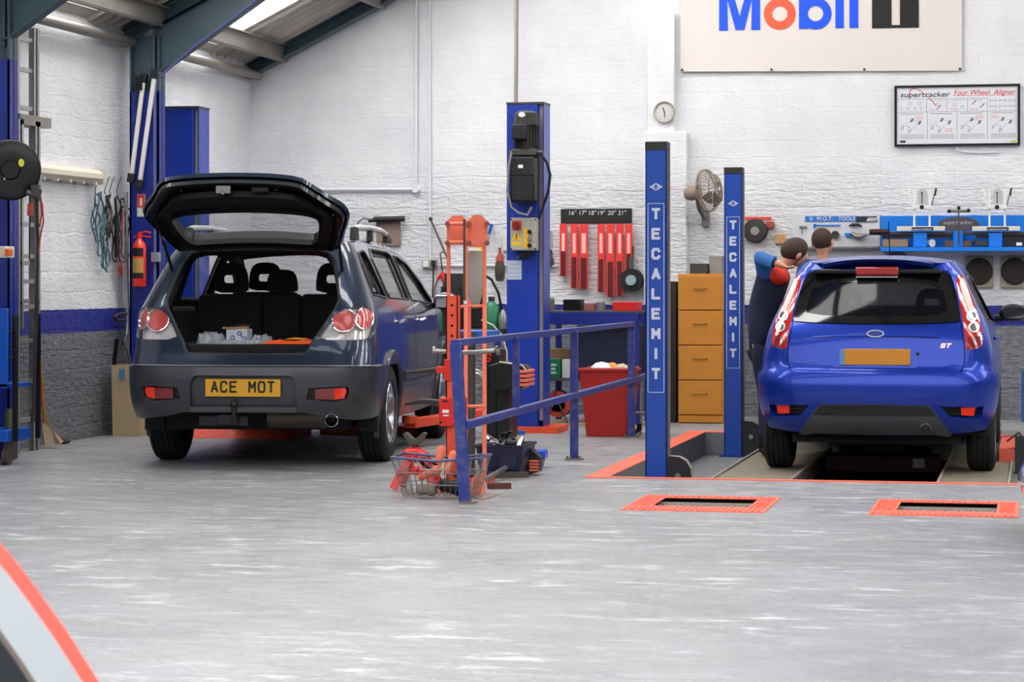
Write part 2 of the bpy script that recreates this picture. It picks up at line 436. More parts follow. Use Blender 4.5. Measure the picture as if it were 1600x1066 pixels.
def panel(mb, outline, holes, fn, step=0.035, off=0.0, rim=0.012, flip=False):
    """crisp-edged patch of a curved surface: outline and holes in surface coordinates, fn(u, v, off) -> point"""
    out = dens(outline, step); hs = [dens(h, step) for h in holes]
    verts = []; edges = []
    for lp in [out] + hs:
        n0 = len(verts); verts += [Vector(p) for p in lp]; k = len(lp)
        edges += [(n0 + i, n0 + (i + 1) % k) for i in range(k)]
    us = [p[0] for p in out]; vs_ = [p[1] for p in out]
    nb = len(verts); bnd = [tuple(v) for v in verts]
    grid = {}
    for b in bnd: grid.setdefault((int(b[0] // step), int(b[1] // step)), []).append(b)
    i = 0; u = min(us) + step * 0.5
    while u < max(us):
        v = min(vs_) + step * 0.5
        while v < max(vs_):
            if inside((u, v), out) and not any(inside((u, v), h) for h in hs):
                ci, cj = int(u // step), int(v // step); ok = True
                for a in (-1, 0, 1):
                    for b in (-1, 0, 1):
                        for q in grid.get((ci + a, cj + b), ()):
                            if (q[0] - u) ** 2 + (q[1] - v) ** 2 < (step * 0.4) ** 2: ok = False
                if ok: verts.append(Vector((u, v)))
            v += step
        u += step
    r = delaunay_2d_cdt(verts, edges, [], 0, 1e-6)
    vo, _, fo = r[0], r[1], r[2]
    fs = []
    for f in fo:
        c = (sum(vo[i][0] for i in f) / len(f), sum(vo[i][1] for i in f) / len(f))
        if inside(c, out) and not any(inside(c, h) for h in hs): fs.append(tuple(f) if not flip else tuple(reversed(f)))
    mb.add([fn(p[0], p[1], off) for p in vo], fs)
    if rim:
        for lp in [out] + hs:
            k = len(lp)
            mb.add([fn(p[0], p[1], off) for p in lp] + [fn(p[0], p[1], off - rim) for p in lp], [(i, (i + 1) % k, k + (i + 1) % k, k + i) for i in range(k)])
    return mb
def flatfn(o, ux, uz):
    """plane through o with horizontal axis ux and vertical axis uz; off moves along the outward normal"""
    o, ux, uz = Vector(o), Vector(ux), Vector(uz); nn = ux.cross(uz).normalized()
    return lambda u, v, off: o + ux * u + uz * v + nn * off
def plate(mb, outline, holes, fn, thick, step=0.5):
    panel(mb, outline, holes, fn, step, 0.0, thick)
    panel(mb, outline, holes, fn, step, -thick, 0, flip=True)
    return mb
_fc = {}
def text(name, s, h, m, parent, fn, width=None, bold=0.0, shear=0.0, thick=0.002, align='CENTER', off=0.001):
    """real lettering: flat extruded glyphs laid on a plane; h = cap height in metres"""
    cu = bpy.data.curves.new('t', 'FONT'); cu.body = s; cu.align_x = align; cu.align_y = 'BOTTOM_BASELINE'
    cu.size = 1; cu.offset = bold; cu.shear = shear; cu.resolution_u = 3
    o = bpy.data.objects.new('t', cu); COL.objects.link(o)
    dg = bpy.context.evaluated_depsgraph_get()
    me0 = bpy.data.meshes.new_from_object(o.evaluated_get(dg))
    vs = [v.co.copy() for v in me0.vertices]; fs = [tuple(p.vertices) for p in me0.polygons]
    bpy.data.objects.remove(o); bpy.data.curves.remove(cu); bpy.data.meshes.remove(me0)
    if not vs: return None
    k = h / 0.70
    xs = [v.x for v in vs]; kx = k if width is None else width / (max(xs) - min(xs))
    xm = (max(xs) + min(xs)) / 2 if align == 'CENTER' else 0
    mb = MB(); mb.add([fn((v.x - xm) * kx, v.y * k, off) for v in vs], fs)
    if isinstance(parent, MB):
        parent.add(mb.v, mb.f); return None
    return mb.build(name, m, parent, smooth=False)
def wf(px, py, off=0.0):
    """flat frame on the back wall facing the room, origin at a pixel"""
    return flatfn(W(px, py, off), (1, 0, 0), (0, 0, 1))
def facing(o, rz=0.0):
    c, s_ = math.cos(rz), math.sin(rz)
    return flatfn(o, (c, s_, 0), (0, 0, 1))

GL = {'A': [[(0, 0), (.5, 1), (1, 0)], [(.2, .3), (.8, .3)]], 'C': [[(1, .78), (.82, 1), (.18, 1), (0, .82), (0, .18), (.18, 0), (.82, 0), (1, .22)]], 'E': [[(1, 1), (0, 1), (0, 0), (1, 0)], [(0, .52), (.85, .52)]],
      'M': [[(0, 0), (0, 1), (.5, .4), (1, 1), (1, 0)]], 'O': [[(.18, 0), (0, .18), (0, .82), (.18, 1), (.82, 1), (1, .82), (1, .18), (.82, 0), (.18, 0)]], 'T': [[(0, 1), (1, 1)], [(.5, 1), (.5, 0)]],
      'L': [[(0, 1), (0, 0), (1, 0)]], 'I': [[(.5, 0), (.5, 1)]], 'S': [[(1, .85), (.85, 1), (.15, 1), (0, .85), (0, .65), (.15, .53), (.85, .47), (1, .35), (1, .15), (.85, 0), (.15, 0), (0, .15)]], '.': [[(.4, 0), (.6, 0)]], ' ': []}
def stroke_text(mb, s, fn, h, w, gap, st, shear=0.0, off=.002):
    """block capitals drawn with strokes of even width, centred on the frame"""
    n = len(s); adv = w + gap; x0 = -(n * adv - gap) / 2
    for i, ch in enumerate(s):
        for line in GL[ch]:
            for a, b in zip(line, line[1:]):
                p = [(x0 + i * adv + st / 2 + q[0] * (w - st) + shear * q[1] * h, st / 2 + q[1] * (h - st)) for q in (a, b)]
                dx, dz = p[1][0] - p[0][0], p[1][1] - p[0][1]; l = math.hypot(dx, dz) or 1; dx, dz = dx / l * st / 2, dz / l * st / 2
                (ax, az), (bx, bz) = p; k = .7; off += .0002
                mb.add([fn(ax - dx * k - dz, az - dz * k + dx, off), fn(bx + dx * k - dz, bz + dz * k + dx, off), fn(bx + dx * k + dz, bz + dz * k - dx, off), fn(ax - dx * k + dz, az - dz * k - dx, off)], [(0, 3, 2, 1)])
    return mb
# ------------------------------------------------------------------ the room
gfn = lambda u, v, off: Vector((u, v, off))
REC = [(-2.74, 15.72), (0.4, 15.72), (0.4, 20.45), (-2.74, 20.45)]
ROLLERS = [(-2.29, -1.48, 13.49, 14.41), (-0.91, -0.10, 13.50, 14.42)]
mb = MB()
panel(mb, [(-7.9, -3), (8.2, -3), (8.2, 23.1), (-7.9, 23.1)], [REC] + [[(a + .02, c + .02), (b - .02, c + .02), (b - .02, d - .02), (a + .02, d - .02)] for a, b, c, d in ROLLERS], gfn, 4.0, 0, 0)
struct(mb, 'floor', floor_mat(), smooth=False)
CONC = mat('grey_painted_concrete', '#6d6f72', 0.6, wear=0.5, wearcol='#8f8f90', scale=5)
mb = MB(); panel(mb, REC, [[(-1.63, 15.8), (-0.68, 15.8), (-0.68, 20.3), (-1.63, 20.3)]], lambda u, v, o: Vector((u, v, -0.19 + o)), 4, 0, 0.05)
for i in range(4):
    (x0, y0), (x1, y1) = REC[i], REC[(i + 1) % 4]
    mb.add([(x0, y0, -.19), (x1, y1, -.19), (x1, y1, 0), (x0, y0, 0)], [(0, 1, 2, 3)])
struct(mb, 'floor_recess', CONC, smooth=False)
mb = MB()
for (x0, y0), (x1, y1) in (((-1.63, 15.8), (-.68, 15.8)), ((-.68, 15.8), (-.68, 20.3)), ((-.68, 20.3), (-1.63, 20.3)), ((-1.63, 20.3), (-1.63, 15.8))):
    mb.add([(x0, y0, -1.5), (x1, y1, -1.5), (x1, y1, -.19), (x0, y0, -.19)], [(0, 1, 2, 3)])
mb.add([(-1.63, 15.8, -1.5), (-.68, 15.8, -1.5), (-.68, 20.3, -1.5), (-1.63, 20.3, -1.5)], [(0, 1, 2, 3)])
struct(mb, 'floor_pit', mat('pit_brick_paint', '#3a3734', 0.8, wear=0.5), smooth=False)
mb = MB()
mb.box(-2.89, -2.74, 15.62, 20.6, 0.0, 0.006).box(-2.74, .55, 15.64, 15.72, 0, .006).box(-2.74, .55, 20.45, 20.6, 0, .006).box(.4, .55, 15.72, 20.45, 0, .006)
struct(mb, 'trim_1', FLORANGE, smooth=False)

BW = wall_mat('white_painted_stone_wall', 'x'); LW = wall_mat('white_painted_block_wall', 'y')
mb = MB(); mb.add([(-7.9, BY, -.02), (8.2, BY, -.02), (8.2, BY, 3.3), (0, BY, 7.3), (-7.9, BY, 3.3), (-7.9, BY + .3, -.02), (8.2, BY + .3, -.02), (8.2, BY + .3, 3.3), (0, BY + .3, 7.3), (-7.9, BY + .3, 3.3)],
       [(0, 1, 2, 3, 4), (9, 8, 7, 6, 5), (0, 5, 6, 1), (1, 6, 7, 2), (2, 7, 8, 3), (3, 8, 9, 4), (4, 9, 5, 0)])
o = struct(mb, 'wall_back', BW, smooth=False)
mb = MB(); mb.box(LX - .3, LX, 9.0, BY, -.02, 3.43); struct(mb, 'wall_left', LW, smooth=False)
mb = MB(); mb.box(7.9, 8.2, 9.0, BY, -.02, 3.5); struct(mb, 'wall_right', mat('bare_grey_block', '#77777a', .8, wear=.4, wearcol='#5a5a5c', scale=2), smooth=False)
# brick pier on the back wall with the clock
mb = MB(); a = W(1013, 0); b = W(1056, 0); mb.box(a.x, b.x, BY - .1, BY + .02, W(1030, 215).z, W(1030, 22).z)
struct(mb, 'wall_pier', BW, bevel=.01)
a = W(1010, 0); b = W(1076, 0)
mb = MB(); mb.box(a.x, b.x, BY - .16, BY + .02, 0, W(1030, 207).z); struct(mb, 'wall_pier', BW, bevel=.012)

# milky sheet that lets the daylight through
ROOFLIGHT = bpy.data.materials.new('translucent_rooflight'); ROOFLIGHT.use_nodes = True
_n = ROOFLIGHT.node_tree.nodes; _l = ROOFLIGHT.node_tree.links; _n.remove(_n['Principled BSDF'])
_t = _n.new('ShaderNodeBsdfTranslucent'); _t.inputs['Color'].default_value = (.96, .96, .93, 1)
_p = _n.new('ShaderNodeBsdfTransparent'); _x = _n.new('ShaderNodeMixShader'); _x.inputs[0].default_value = .45
_l.new(_t.outputs[0], _x.inputs[1]); _l.new(_p.outputs[0], _x.inputs[2]); _l.new(_x.outputs[0], _n['Material Output'].inputs['Surface'])
# roof: profiled sheets with translucent strips
RZ = lambda x: 7.22 - 0.5 * abs(x)
SK = [(a, b) for a, b in ((17.47, 18.63), (20.42, 21.58), (14.6, 15.4), (11.6, 12.4))]
sheet = mat('grey_roof_sheet', '#b9b3aa', 0.6, wear=0.4, wearcol='#8d857b', scale=3)
for sgn, nm in ((-1, 'left'), (1, 'right')):
    fn = lambda u, v, o, s_=sgn: Vector((s_ * u, v, RZ(u) + o))
    mb = MB(); panel(mb, [(0, 10.6), (8.2, 10.6), (8.2, 23.0), (0, 23.0)], [[(1.5, a), (7.47, a), (7.47, b), (1.5, b)] for a, b in SK], fn, 3, 0, -.03)
    for k in range(62):
        y = 10.7 + k * .2
        if any(a - .03 < y < b + .03 for a, b in SK): continue
        mb.add([fn(0, y - .03, 0), fn(0, y, -.03), fn(0, y + .03, 0), fn(8.0, y - .03, 0), fn(8.0, y, -.03), fn(8.0, y + .03, 0)], [(0, 1, 4, 3), (1, 2, 5, 4)])
    struct(mb, 'ceiling_' + nm, sheet, smooth=False)
    for i, (a, b) in enumerate(SK):
        mb = MB(); panel(mb, [(1.5, a), (7.47, a), (7.47, b), (1.5, b)], [], fn, 3, .02, .01)
        struct(mb, 'window_%d' % (i + 1 + (4 if sgn > 0 else 0)), ROOFLIGHT, smooth=False)
    # purlins
    for xx in (7.2, 6.2, 5.0, 4.0, 2.6, 1.2):
        mb = MB(); z = RZ(xx) - .03
        mb.box(min(sgn * xx, sgn * (xx - .055)), max(sgn * xx, sgn * (xx - .055)), 10.6, BY, z - .012, z)
        mb.box(sgn * xx - .006, sgn * xx + .006, 10.6, BY, z - .15, z)
        mb.box(min(sgn * xx, sgn * (xx + .055)), max(sgn * xx, sgn * (xx + .055)), 10.6, BY, z - .162, z - .15)
        struct(mb, 'beam_purlin', GALV, smooth=False)
# eaves tube along the head of the left wall
mb = MB(); mb.cyl((LX + .1, 10.6, 3.3), (LX + .1, BY - .05, 3.3), .045, n=12); struct(mb, 'beam_eaves', GALV)

def frame(y, haunch=True, cw=.12, blue=None):
    mb = MB()
    def ibeam(x0, zt0, zb0, x1, zt1, zb1):
        for s_ in (-1, 1):
            q = lambda x, z, dy: (s_ * x, y + dy, z)
            t = .012
            mb.add([q(x0, zt0, -t / 2), q(x1, zt1, -t / 2), q(x1, zb1, -t / 2), q(x0, zb0, -t / 2), q(x0, zt0, t / 2), q(x1, zt1, t / 2), q(x1, zb1, t / 2), q(x0, zb0, t / 2)],
                   [(0, 1, 2, 3), (7, 6, 5, 4), (0, 4, 5, 1), (3, 2, 6, 7)])
            for (za, zb) in ((zt0, zt1), (zb0, zb1)):
                mb.add([q(x0, za, -cw / 2), q(x1, zb, -cw / 2), q(x1, zb, cw / 2), q(x0, za, cw / 2), q(x0, za - .014, -cw / 2), q(x1, zb - .014, -cw / 2), q(x1, zb - .014, cw / 2), q(x0, za - .014, cw / 2)],
                       [(0, 1, 2, 3), (7, 6, 5, 4), (0, 4, 5, 1), (1, 5, 6, 2), (2, 6, 7, 3), (3, 7, 4, 0)])
    D = .16
    ibeam(7.56, RZ(7.56) - .03, RZ(7.56) - D, 0, RZ(0) - .03, RZ(0) - D)
    if haunch:
        ibeam(7.28, RZ(7.28) - D, 3.02, 4.9, RZ(4.9) - D, RZ(4.9) - D - .02)
        for s_ in (-1, 1):
            mb.box(min(s_ * 7.28, s_ * 7.262), max(s_ * 7.28, s_ * 7.262), y - cw / 2, y + cw / 2, 2.98, RZ(7.28) - .05)
    return struct(mb, 'beam_rafter', BEAM, smooth=False)
frame(16.4); frame(19.45); frame(22.78, haunch=False, cw=.16); frame(13.2)
def column(y, zt, blue=True, x0=-7.48, x1=-7.22, w=.15):
    mb = MB(); zb = 2.88
    def isec(z0, z1):
        m_ = MB(); m_.box(x0, x0 + .014, y - w / 2, y + w / 2, z0, z1).box(x1 - .014, x1, y - w / 2, y + w / 2, z0, z1).box(x0, x1, y - .006, y + .006, z0, z1); return m_
    m1_ = isec(0, zb); m1_.box(x0, x1, y - w / 2, y - w / 2 + .008, 0, zb); struct(m1_, 'column_steel', NAVY if blue else BEAM, smooth=False)
    struct(isec(zb, zt), 'column_head', BEAM, smooth=False)
column(16.4, 3.35); column(19.45, 3.35); column(13.2, 3.35)

# ------------------------------------------------------------------ conduits and pipes on the walls
PIPEW = mat('white_painted_pipe', '#dcdce2', 0.5)
def pipe(pts, r, label, name='conduit_pipe', m=None, group=None, extra=None):
    mb = MB(); mb.tube(pts, r, 8)
    if extra: extra(mb)
    o = mb.build(name, m or PIPEW); return tag(o, label, name.split('_')[-1] if name != 'conduit_pipe' else 'pipe', group)
def junction(mb):
    c = W(650, 296, .035); mb.cyl(c + Vector((0, .03, 0)), c - Vector((0, .03, 0)), .033, n=20)
pipe([W(650, -20, .03), W(650, 200, .03), W(650, 296, .03), W(540, 296, .03), W(440, 297, .03)], .014, 'white conduit dropping from the roof then turning left behind the open tailgate', extra=junction)
pipe([W(671, -20, .02), W(672, 404, .02)], .011, 'thin straight white conduit running down the back wall to the socket')
pipe([W(687, 415, .02), W(792, 415, .02), W(870, 416, .02)], .012, 'short horizontal white conduit between the double socket and the lift post')
pipe([W(807, -20, .6), W(806, 160, .6), Vector((W(806, 160, .6).x, W(806, 160, .6).y, 2.9))], .02, 'grey drop pipe hanging from the roof behind the motor post', m=GALV)
# ------------------------------------------------------------------ cars
def curve_fn(tab):
    def f(z):
        if z <= tab[0][0]: return tab[0][1]
        if z >= tab[-1][0]: return tab[-1][1]
        for i in range(len(tab) - 1):
            a, b = tab[i], tab[i + 1]
            if z <= b[0]:
                h = b[0] - a[0]; t = (z - a[0]) / h
                m0 = (b[1] - a[1]) / h if i == 0 else (b[1] - tab[i - 1][1]) / (b[0] - tab[i - 1][0])
                m1 = (b[1] - a[1]) / h if i + 2 >= len(tab) else (tab[i + 2][1] - a[1]) / (tab[i + 2][0] - a[0])
                return (2 * t**3 - 3 * t * t + 1) * a[1] + (t**3 - 2 * t * t + t) * h * m0 + (-2 * t**3 + 3 * t * t) * b[1] + (t**3 - t * t) * h * m1
    return f

class Skin:
    def __init__(s, w, r, R, tap, zs, bow, crown):
        s.w, s.r, s.R, s.tap, s.zs = (curve_fn(t) for t in (w, r, R, tap, zs)); s.bow = bow; s.crown = crown
    def raw(s, a, z):
        sg = -1 if a < 0 else 1; a = abs(a); W_ = s.w(z); R_ = min(s.R(z), W_ * .9); wc = W_ - R_; Lc = R_ * PI / 2
        if a < wc: x, y = a, 0
        elif a < wc + Lc:
            t = (a - wc) / R_; x, y = wc + R_ * math.sin(t), R_ * (1 - math.cos(t))
        else: x, y = W_, R_ + a - wc - Lc
        y += s.r(z) + s.bow * min(1, x / W_) ** 2
        return Vector((sg * x * s.tap(y), y, z))
    def fn(s, a, z, off=0.0):
        p = s.raw(a, z)
        if off:
            e = 0.004; n = (s.raw(a + e, z) - s.raw(a - e, z)).cross(s.raw(a, z + e) - s.raw(a, z - e))
            if n.length > 1e-12: p = p + n.normalized() * off
        return p
    def sx(s, x, z):
        W_ = s.w(z); R_ = s.R(z); wc = W_ - R_; sg = -1 if x < 0 else 1; a = abs(x)
        if a <= wc: return x
        return sg * (wc + R_ * math.asin(min(1, (a - wc) / R_)))
    def sy(s, y, z, sg=1):
        W_ = s.w(z); R_ = s.R(z); wc = W_ - R_; y0 = y - s.r(z) - s.bow
        if y0 >= R_: return sg * (wc + R_ * PI / 2 + y0 - R_)
        return sg * (wc + R_ * math.acos(max(-1, min(1, 1 - max(0, y0) / R_))))
    def X(s, pts): return [(s.sx(x, z), z) for x, z in pts]
    def Y(s, pts, sg=1): return [(s.sy(y, z, sg), z) for y, z in dens(pts, .06)]
    def path(s, pts, off=0.0, closed=True, step=.03): return [s.fn(a, z, off) for a, z in dens(pts, step, closed)]
    def top(s, y, t, off=0.0):
        z = s.zs(y); e = s.fn(s.sy(y, z), z); xe = abs(e.x); return Vector((xe * t, y, z + s.crown * (1 - abs(t) ** 2.4) + off))

def strip_top(mb, sk, y0, y1, t0=-1, t1=1, off=0.0, ny=14, nt=16, flip=False, rim=0):
    vs = []
    for i in range(ny + 1):
        for j in range(nt + 1): vs.append(sk.top(y0 + (y1 - y0) * i / ny, t0 + (t1 - t0) * j / nt, off))
    mb.add(vs, [(i * (nt + 1) + j, i * (nt + 1) + j + 1, (i + 1) * (nt + 1) + j + 1, (i + 1) * (nt + 1) + j) for i in range(ny) for j in range(nt)])
    return mb

def wheel(parent, x, y, r, w, sgn, rimr, spokes, m_rim, tname='wheel'):
    c = Vector((x, y, r)); mb = MB()
    hw = w / 2; prof = [(rimr, -hw * .9), (rimr + .012, -hw * .97), ((rimr + r) / 2, -hw * 1.03), (r - .05, -hw), (r - .028, -hw * .95), (r - .012, -hw * .86), (r - .004, -hw * .74)]
    for g in range(4):
        t = -hw * .54 + hw * 1.08 * g / 3
        prof += [(r, t - .014), (r - .009, t - .011), (r - .009, t - .003), (r, t)] if g < 4 else []
    prof += [(r - .004, hw * .74), (r - .012, hw * .86), (r - .028, hw * .95), (r - .05, hw), ((rimr + r) / 2, hw * 1.03), (rimr + .012, hw * .97), (rimr, hw * .9)]
    mb.lathe(prof, c, (1, 0, 0), 56, cap=False)
    t = mb.build(tname, RUBBER, parent, world=False)
    rm = MB(); ox = sgn * hw
    rm.lathe([(rimr + .004, ox), (rimr + .008, ox * .9), (rimr - .015, ox * .8), (rimr - .03, ox * .3), (rimr - .03, -ox * .9)], c, (1, 0, 0), 40, cap=False)
    rm.lathe([(.0, ox * .72), (.03, ox * .72), (.045, ox * .62), (.075, ox * .5), (.075, 0)], c, (1, 0, 0), 20, cap=False)
    for k in range(spokes):
        a = 2 * PI * k / spokes + .3
        d = Vector((0, math.cos(a), math.sin(a))); q = Vector((0, -math.sin(a), math.cos(a)))
        o1 = c + Vector((ox * .58, 0, 0)); o2 = c + Vector((ox * .84, 0, 0)); th = Vector((-sgn * .03, 0, 0)); R2 = rimr - .01
        w0, w1 = .036, .055
        vs = [o1 + d * .05 + q * w0, o1 + d * .05 - q * w0, o2 + d * R2 - q * w1, o2 + d * R2 + q * w1]
        vs += [v + th for v in vs]
        rm.add(vs, [(0, 1, 2, 3), (7, 6, 5, 4), (0, 4, 5, 1), (1, 5, 6, 2), (2, 6, 7, 3), (3, 7, 4, 0)])
    tm = Matrix.Translation(t.location)
    rm.build('rim', m_rim, t, world=False)
    dk = MB(); dk.cyl(c + Vector((-ox * .5, 0, 0)), c + Vector((ox * .25, 0, 0)), rimr - .035, n=24)
    dk.build('brake_drum', STEELD, t, world=False)
    return t

def housing(mb, sg, x, yc, zc, r, dep=.26):
    pts = [(yc + r * math.cos(PI * i / 16), zc + r * math.sin(PI * i / 16) - .02) for i in range(17)]; k = 17
    mb.add([(sg * x, a, b) for a, b in pts] + [(sg * (x - dep), a, b) for a, b in pts], [(i, i + 1, k + i + 1, k + i) for i in range(16)] + [tuple(range(k, 2 * k))])

def seatback(parent, x, y, z0, z1, w, hr='d', thick=.14, hz=.22, hw=.125, m=None, name='seat'):
    m = m or FABRIC
    mb = MB(); mb.box(x - w / 2, x + w / 2, y, y + thick, z0, z1); s_ = mb.build(name, m, parent, bevel=.035, world=False, seg=3)
    if hr:
        zc = z1 + .01; half = [(hw * .96, zc), (hw, zc + hz * .3), (hw * .9, zc + hz * .72), (hw * .6, zc + hz * .95), (0, zc + hz)]
        ol = smoothp([(x + a, b) for a, b in half[:-1]] + [(x - a, b) for a, b in reversed(half)], 1)
        hole = [rrect(x - hw * .48, x + hw * .48, zc + hz * .32, zc + hz * .58, .02)] if hr == 'd' else []
        fn = lambda u, v, o_: Vector((u, y + .02 - o_, v))
        h_ = MB(); plate(h_, ol, hole, fn, .075, .2)
        h_.build('headrest', m, s_, world=False, smooth=False, bevel=.012)
    return s_

# ---------- grey-blue estate with the open tailgate
BODY = mat('slate_blue_car_paint', '#1d2b42', 0.3, metal=0.55, coat=1.0)
CLAD = mat('grey_bumper_paint', '#393b3f', 0.38, metal=0.35, coat=0.35)
car = thing('estate_car', 'dark slate-blue estate car with its tailgate raised and silver roof rails', 'car')
base = P(380, 0, 16.45); base.z = 0
car.location = base; car.rotation_euler = (0, 0, YAW - math.atan((1235 - 800) / F))
sk = Skin(w=[(.25, .80), (.36, .815), (.5, .842), (.65, .85), (.8, .848), (.95, .84), (1.05, .835), (1.2, .775), (1.35, .715), (1.45, .672), (1.52, .635), (1.6, .58)],
          r=[(.3, .12), (.38, .04), (.5, 0), (.68, 0), (.74, .03), (.8, .07), (.9, .11), (1.0, .16), (1.1, .20), (1.2, .26), (1.4, .40), (1.55, .51), (1.62, .6)],
          R=[(.3, .26), (.7, .26), (.95, .22), (1.1, .18), (1.4, .15), (1.6, .14)],
          tap=[(0, 1), (3.3, 1), (3.9, .97), (4.3, .9), (4.6, .78)],
          zs=[(.5, 1.545), (.9, 1.57), (1.6, 1.575), (2.2, 1.55), (2.6, 1.49), (3.0, 1.34), (3.4, 1.12), (3.6, 1.04), (4.0, .97), (4.3, .88), (4.5, .74), (4.6, .6)], bow=.07, crown=.045)
AR, FR, WR = 1.0, 3.625, .345
def arch(yc, r, za, zb):
    a0 = math.degrees(math.asin((za - WR) / r)); a1 = math.degrees(math.asin((zb - WR) / r))
    return arcp(yc, WR, r, 180 - a0, a1, 16)
# upper body shell
half = [(0, .69), (.5, .69)] + [(sk.sy(y, z), z) for y, z in arch(AR, .42, .69, .5)] + [(sk.sy(y, z), z) for y, z in arch(FR, .42, .5, .5)]
half += [(sk.sy(4.4, .5), .5), (sk.sy(4.55, .62), .62)]
yy = 4.5
while yy > .62: half.append((sk.sy(yy, sk.zs(yy)), sk.zs(yy))); yy -= .1
half += [(sk.sx(.5, 1.555), 1.555), (.3, 1.575), (0, 1.588)]
OPEN = [(0, .785), (.40, .785), (.435, .82), (.46, .88), (.595, 1.10), (.615, 1.17), (.58, 1.32), (.545, 1.43), (.49, 1.50), (.42, 1.52), (0, 1.53)]
opening = sk.X(sym(OPEN))
LIGHT = [(.472, .885), (.53, .98), (.59, 1.065), (.66, 1.10), (.74, 1.112), (.86, 1.10), (.93, 1.06), (.955, .98), (.91, .905), (.80, .885)]
lightR = smoothp(LIGHT); lightL = mirx(lightR)
WQ = [(.66, 1.19), (1.10, 1.165), (1.02, 1.44), (.98, 1.50), (.74, 1.485), (.64, 1.38)]
WRD = [(1.24, 1.165), (2.08, 1.145), (2.08, 1.47), (1.95, 1.50), (1.28, 1.515), (1.17, 1.44)]
WFD = [(2.22, 1.14), (3.22, 1.10), (2.98, 1.27), (2.62, 1.42), (2.36, 1.465), (2.22, 1.475)]
DR = [(1.50, .54), (2.14, .54), (2.145, 1.12), (2.145, 1.515), (1.95, 1.53), (1.30, 1.545), (1.14, 1.45), (1.14, 1.16), (1.2, 1.0), (1.36, .80)]
DF = [(2.16, .54), (3.16, .54), (3.30, .72), (3.36, 1.0), (3.30, 1.12), (3.05, 1.28), (2.66, 1.44), (2.40, 1.50), (2.165, 1.515), (2.165, 1.12)]
def shrink(poly, d):
    n = len(poly); cx = sum(p[0] for p in poly) / n; cz = sum(p[1] for p in poly) / n; out = []
    for i in range(n):
        a, b, c = poly[i - 1], poly[i], poly[(i + 1) % n]
        def nrm(p, q):
            l = math.hypot(q[0] - p[0], q[1] - p[1]) or 1; return (-(q[1] - p[1]) / l, (q[0] - p[0]) / l)
        n1, n2 = nrm(a, b), nrm(b, c); m_ = (n1[0] + n2[0], n1[1] + n2[1]); l = math.hypot(*m_) or 1; m_ = (m_[0] / l, m_[1] / l)
        k = d / max(.35, m_[0] * n1[0] + m_[1] * n1[1])
        out.append((b[0] + m_[0] * k, b[1] + m_[1] * k))
    ar = sum(poly[i - 1][0] * poly[i][1] - poly[i][0] * poly[i - 1][1] for i in range(n))
    return out if ar > 0 else [(2 * b[0] - o_[0], 2 * b[1] - o_[1]) for b, o_ in zip(poly, out)]
holes = [opening, lightR, lightL]
for sg in (1, -1):
    holes += [sk.Y(DR, sg), sk.Y(DF, sg), sk.Y(WQ, sg)]
mb = MB(); panel(mb, sym(half), holes, sk.fn, .05, 0, .02)
mb.build('body_shell', BODY, car, world=False, ang=50)
# dark inner lining
mb = MB(); hl = [opening] + [sk.Y(w_, sg) for sg in (1, -1) for w_ in (WQ, WRD, WFD)]
panel(mb, sym(half), hl, sk.fn, .09, -.045, 0)
mb.build('inner_lining', DARK, car, world=False)
# doors and glass
for sg in (1, -1):
    for poly, win, nm in ((DR, WRD, 'rear'), (DF, WFD, 'front')):
        mb = MB(); panel(mb, sk.Y(shrink(poly, .005), sg), [sk.Y(win, sg)], sk.fn, .05, .0, .018)
        d = mb.build('door', BODY, car, world=False, ang=50)
        g = MB(); panel(g, sk.Y(shrink(win, -.004), sg), [], sk.fn, .07, -.012, 0); g.build('window_glass', GLASS, d, world=False)
        t = MB(); t.tube(sk.path(sk.Y(win, sg), .001), .0085, 6, True); t.build('window_seal', SATIN, d, world=False)
        hy = 1.34 if nm == 'rear' else 2.36
        h = MB(); h.tube([sk.fn(sk.sy(hy + a, .985 + b, sg), .985 + b, o_) for a, b, o_ in ((0, 0, .004), (.02, .008, .03), (.10, .012, .036), (.17, .008, .03), (.19, 0, .004))], [.009, .012, .012, .012, .009], 8)
        h.build('door_handle', CHROME, d, world=False)
    g = MB(); panel(g, sk.Y(shrink(WQ, -.004), sg), [], sk.fn, .06, -.012, 0); g.build('quarter_glass', GLASS, car, world=False)
    t = MB(); t.tube(sk.path(sk.Y(WQ, sg), .001), .0085, 6, True); t.build('quarter_glass_seal', SATIN, car, world=False)
# roof, windscreen, bonnet
mb = MB(); strip_top(mb, sk, .5, 2.6); mb.build('roof', BODY, car, world=False)
mb = MB(); strip_top(mb, sk, .55, 2.6, off=-.05, t0=-.93, t1=.93); mb.build('headlining', mat('grey_lining', '#3a3a3c', .9), car, world=False)
mb = MB(); strip_top(mb, sk, 2.6, 3.42, -.92, .92); mb.build('windscreen', GLASS, car, world=False)
for a, b in ((-1, -.92), (.92, 1)):
    mb = MB(); strip_top(mb, sk, 2.6, 3.42, a, b, nt=2); mb.build('windscreen_pillar', BODY, car, world=False)
mb = MB(); strip_top(mb, sk, 3.42, 4.55); mb.build('bonnet', BODY, car, world=False)
mb = MB(); mb.box(-.7, .7, 4.35, 4.5, .3, .75); mb.build('front_bumper', CLAD, car, bevel=.04, world=False)
# tailgate aperture seal
mb = MB(); mb.tube(sk.path(opening, -.02), .017, 8, True); mb.build('boot_seal', mat('grey_rubber_seal', '#3c3b3b', .7), car, world=False)
mb = MB()
ins = [(a * .965, z + (.0 if z > 1.2 else .012)) for a, z in opening]
n = len(opening)
vs = [sk.fn(a, z, -.004) for a, z in opening] + [sk.fn(a, z, -.09) for a, z in ins]
mb.add(vs, [(i, (i + 1) % n, n + (i + 1) % n, n + i) for i in range(n)]); mb.build('boot_jamb', SATIN, car, world=False)
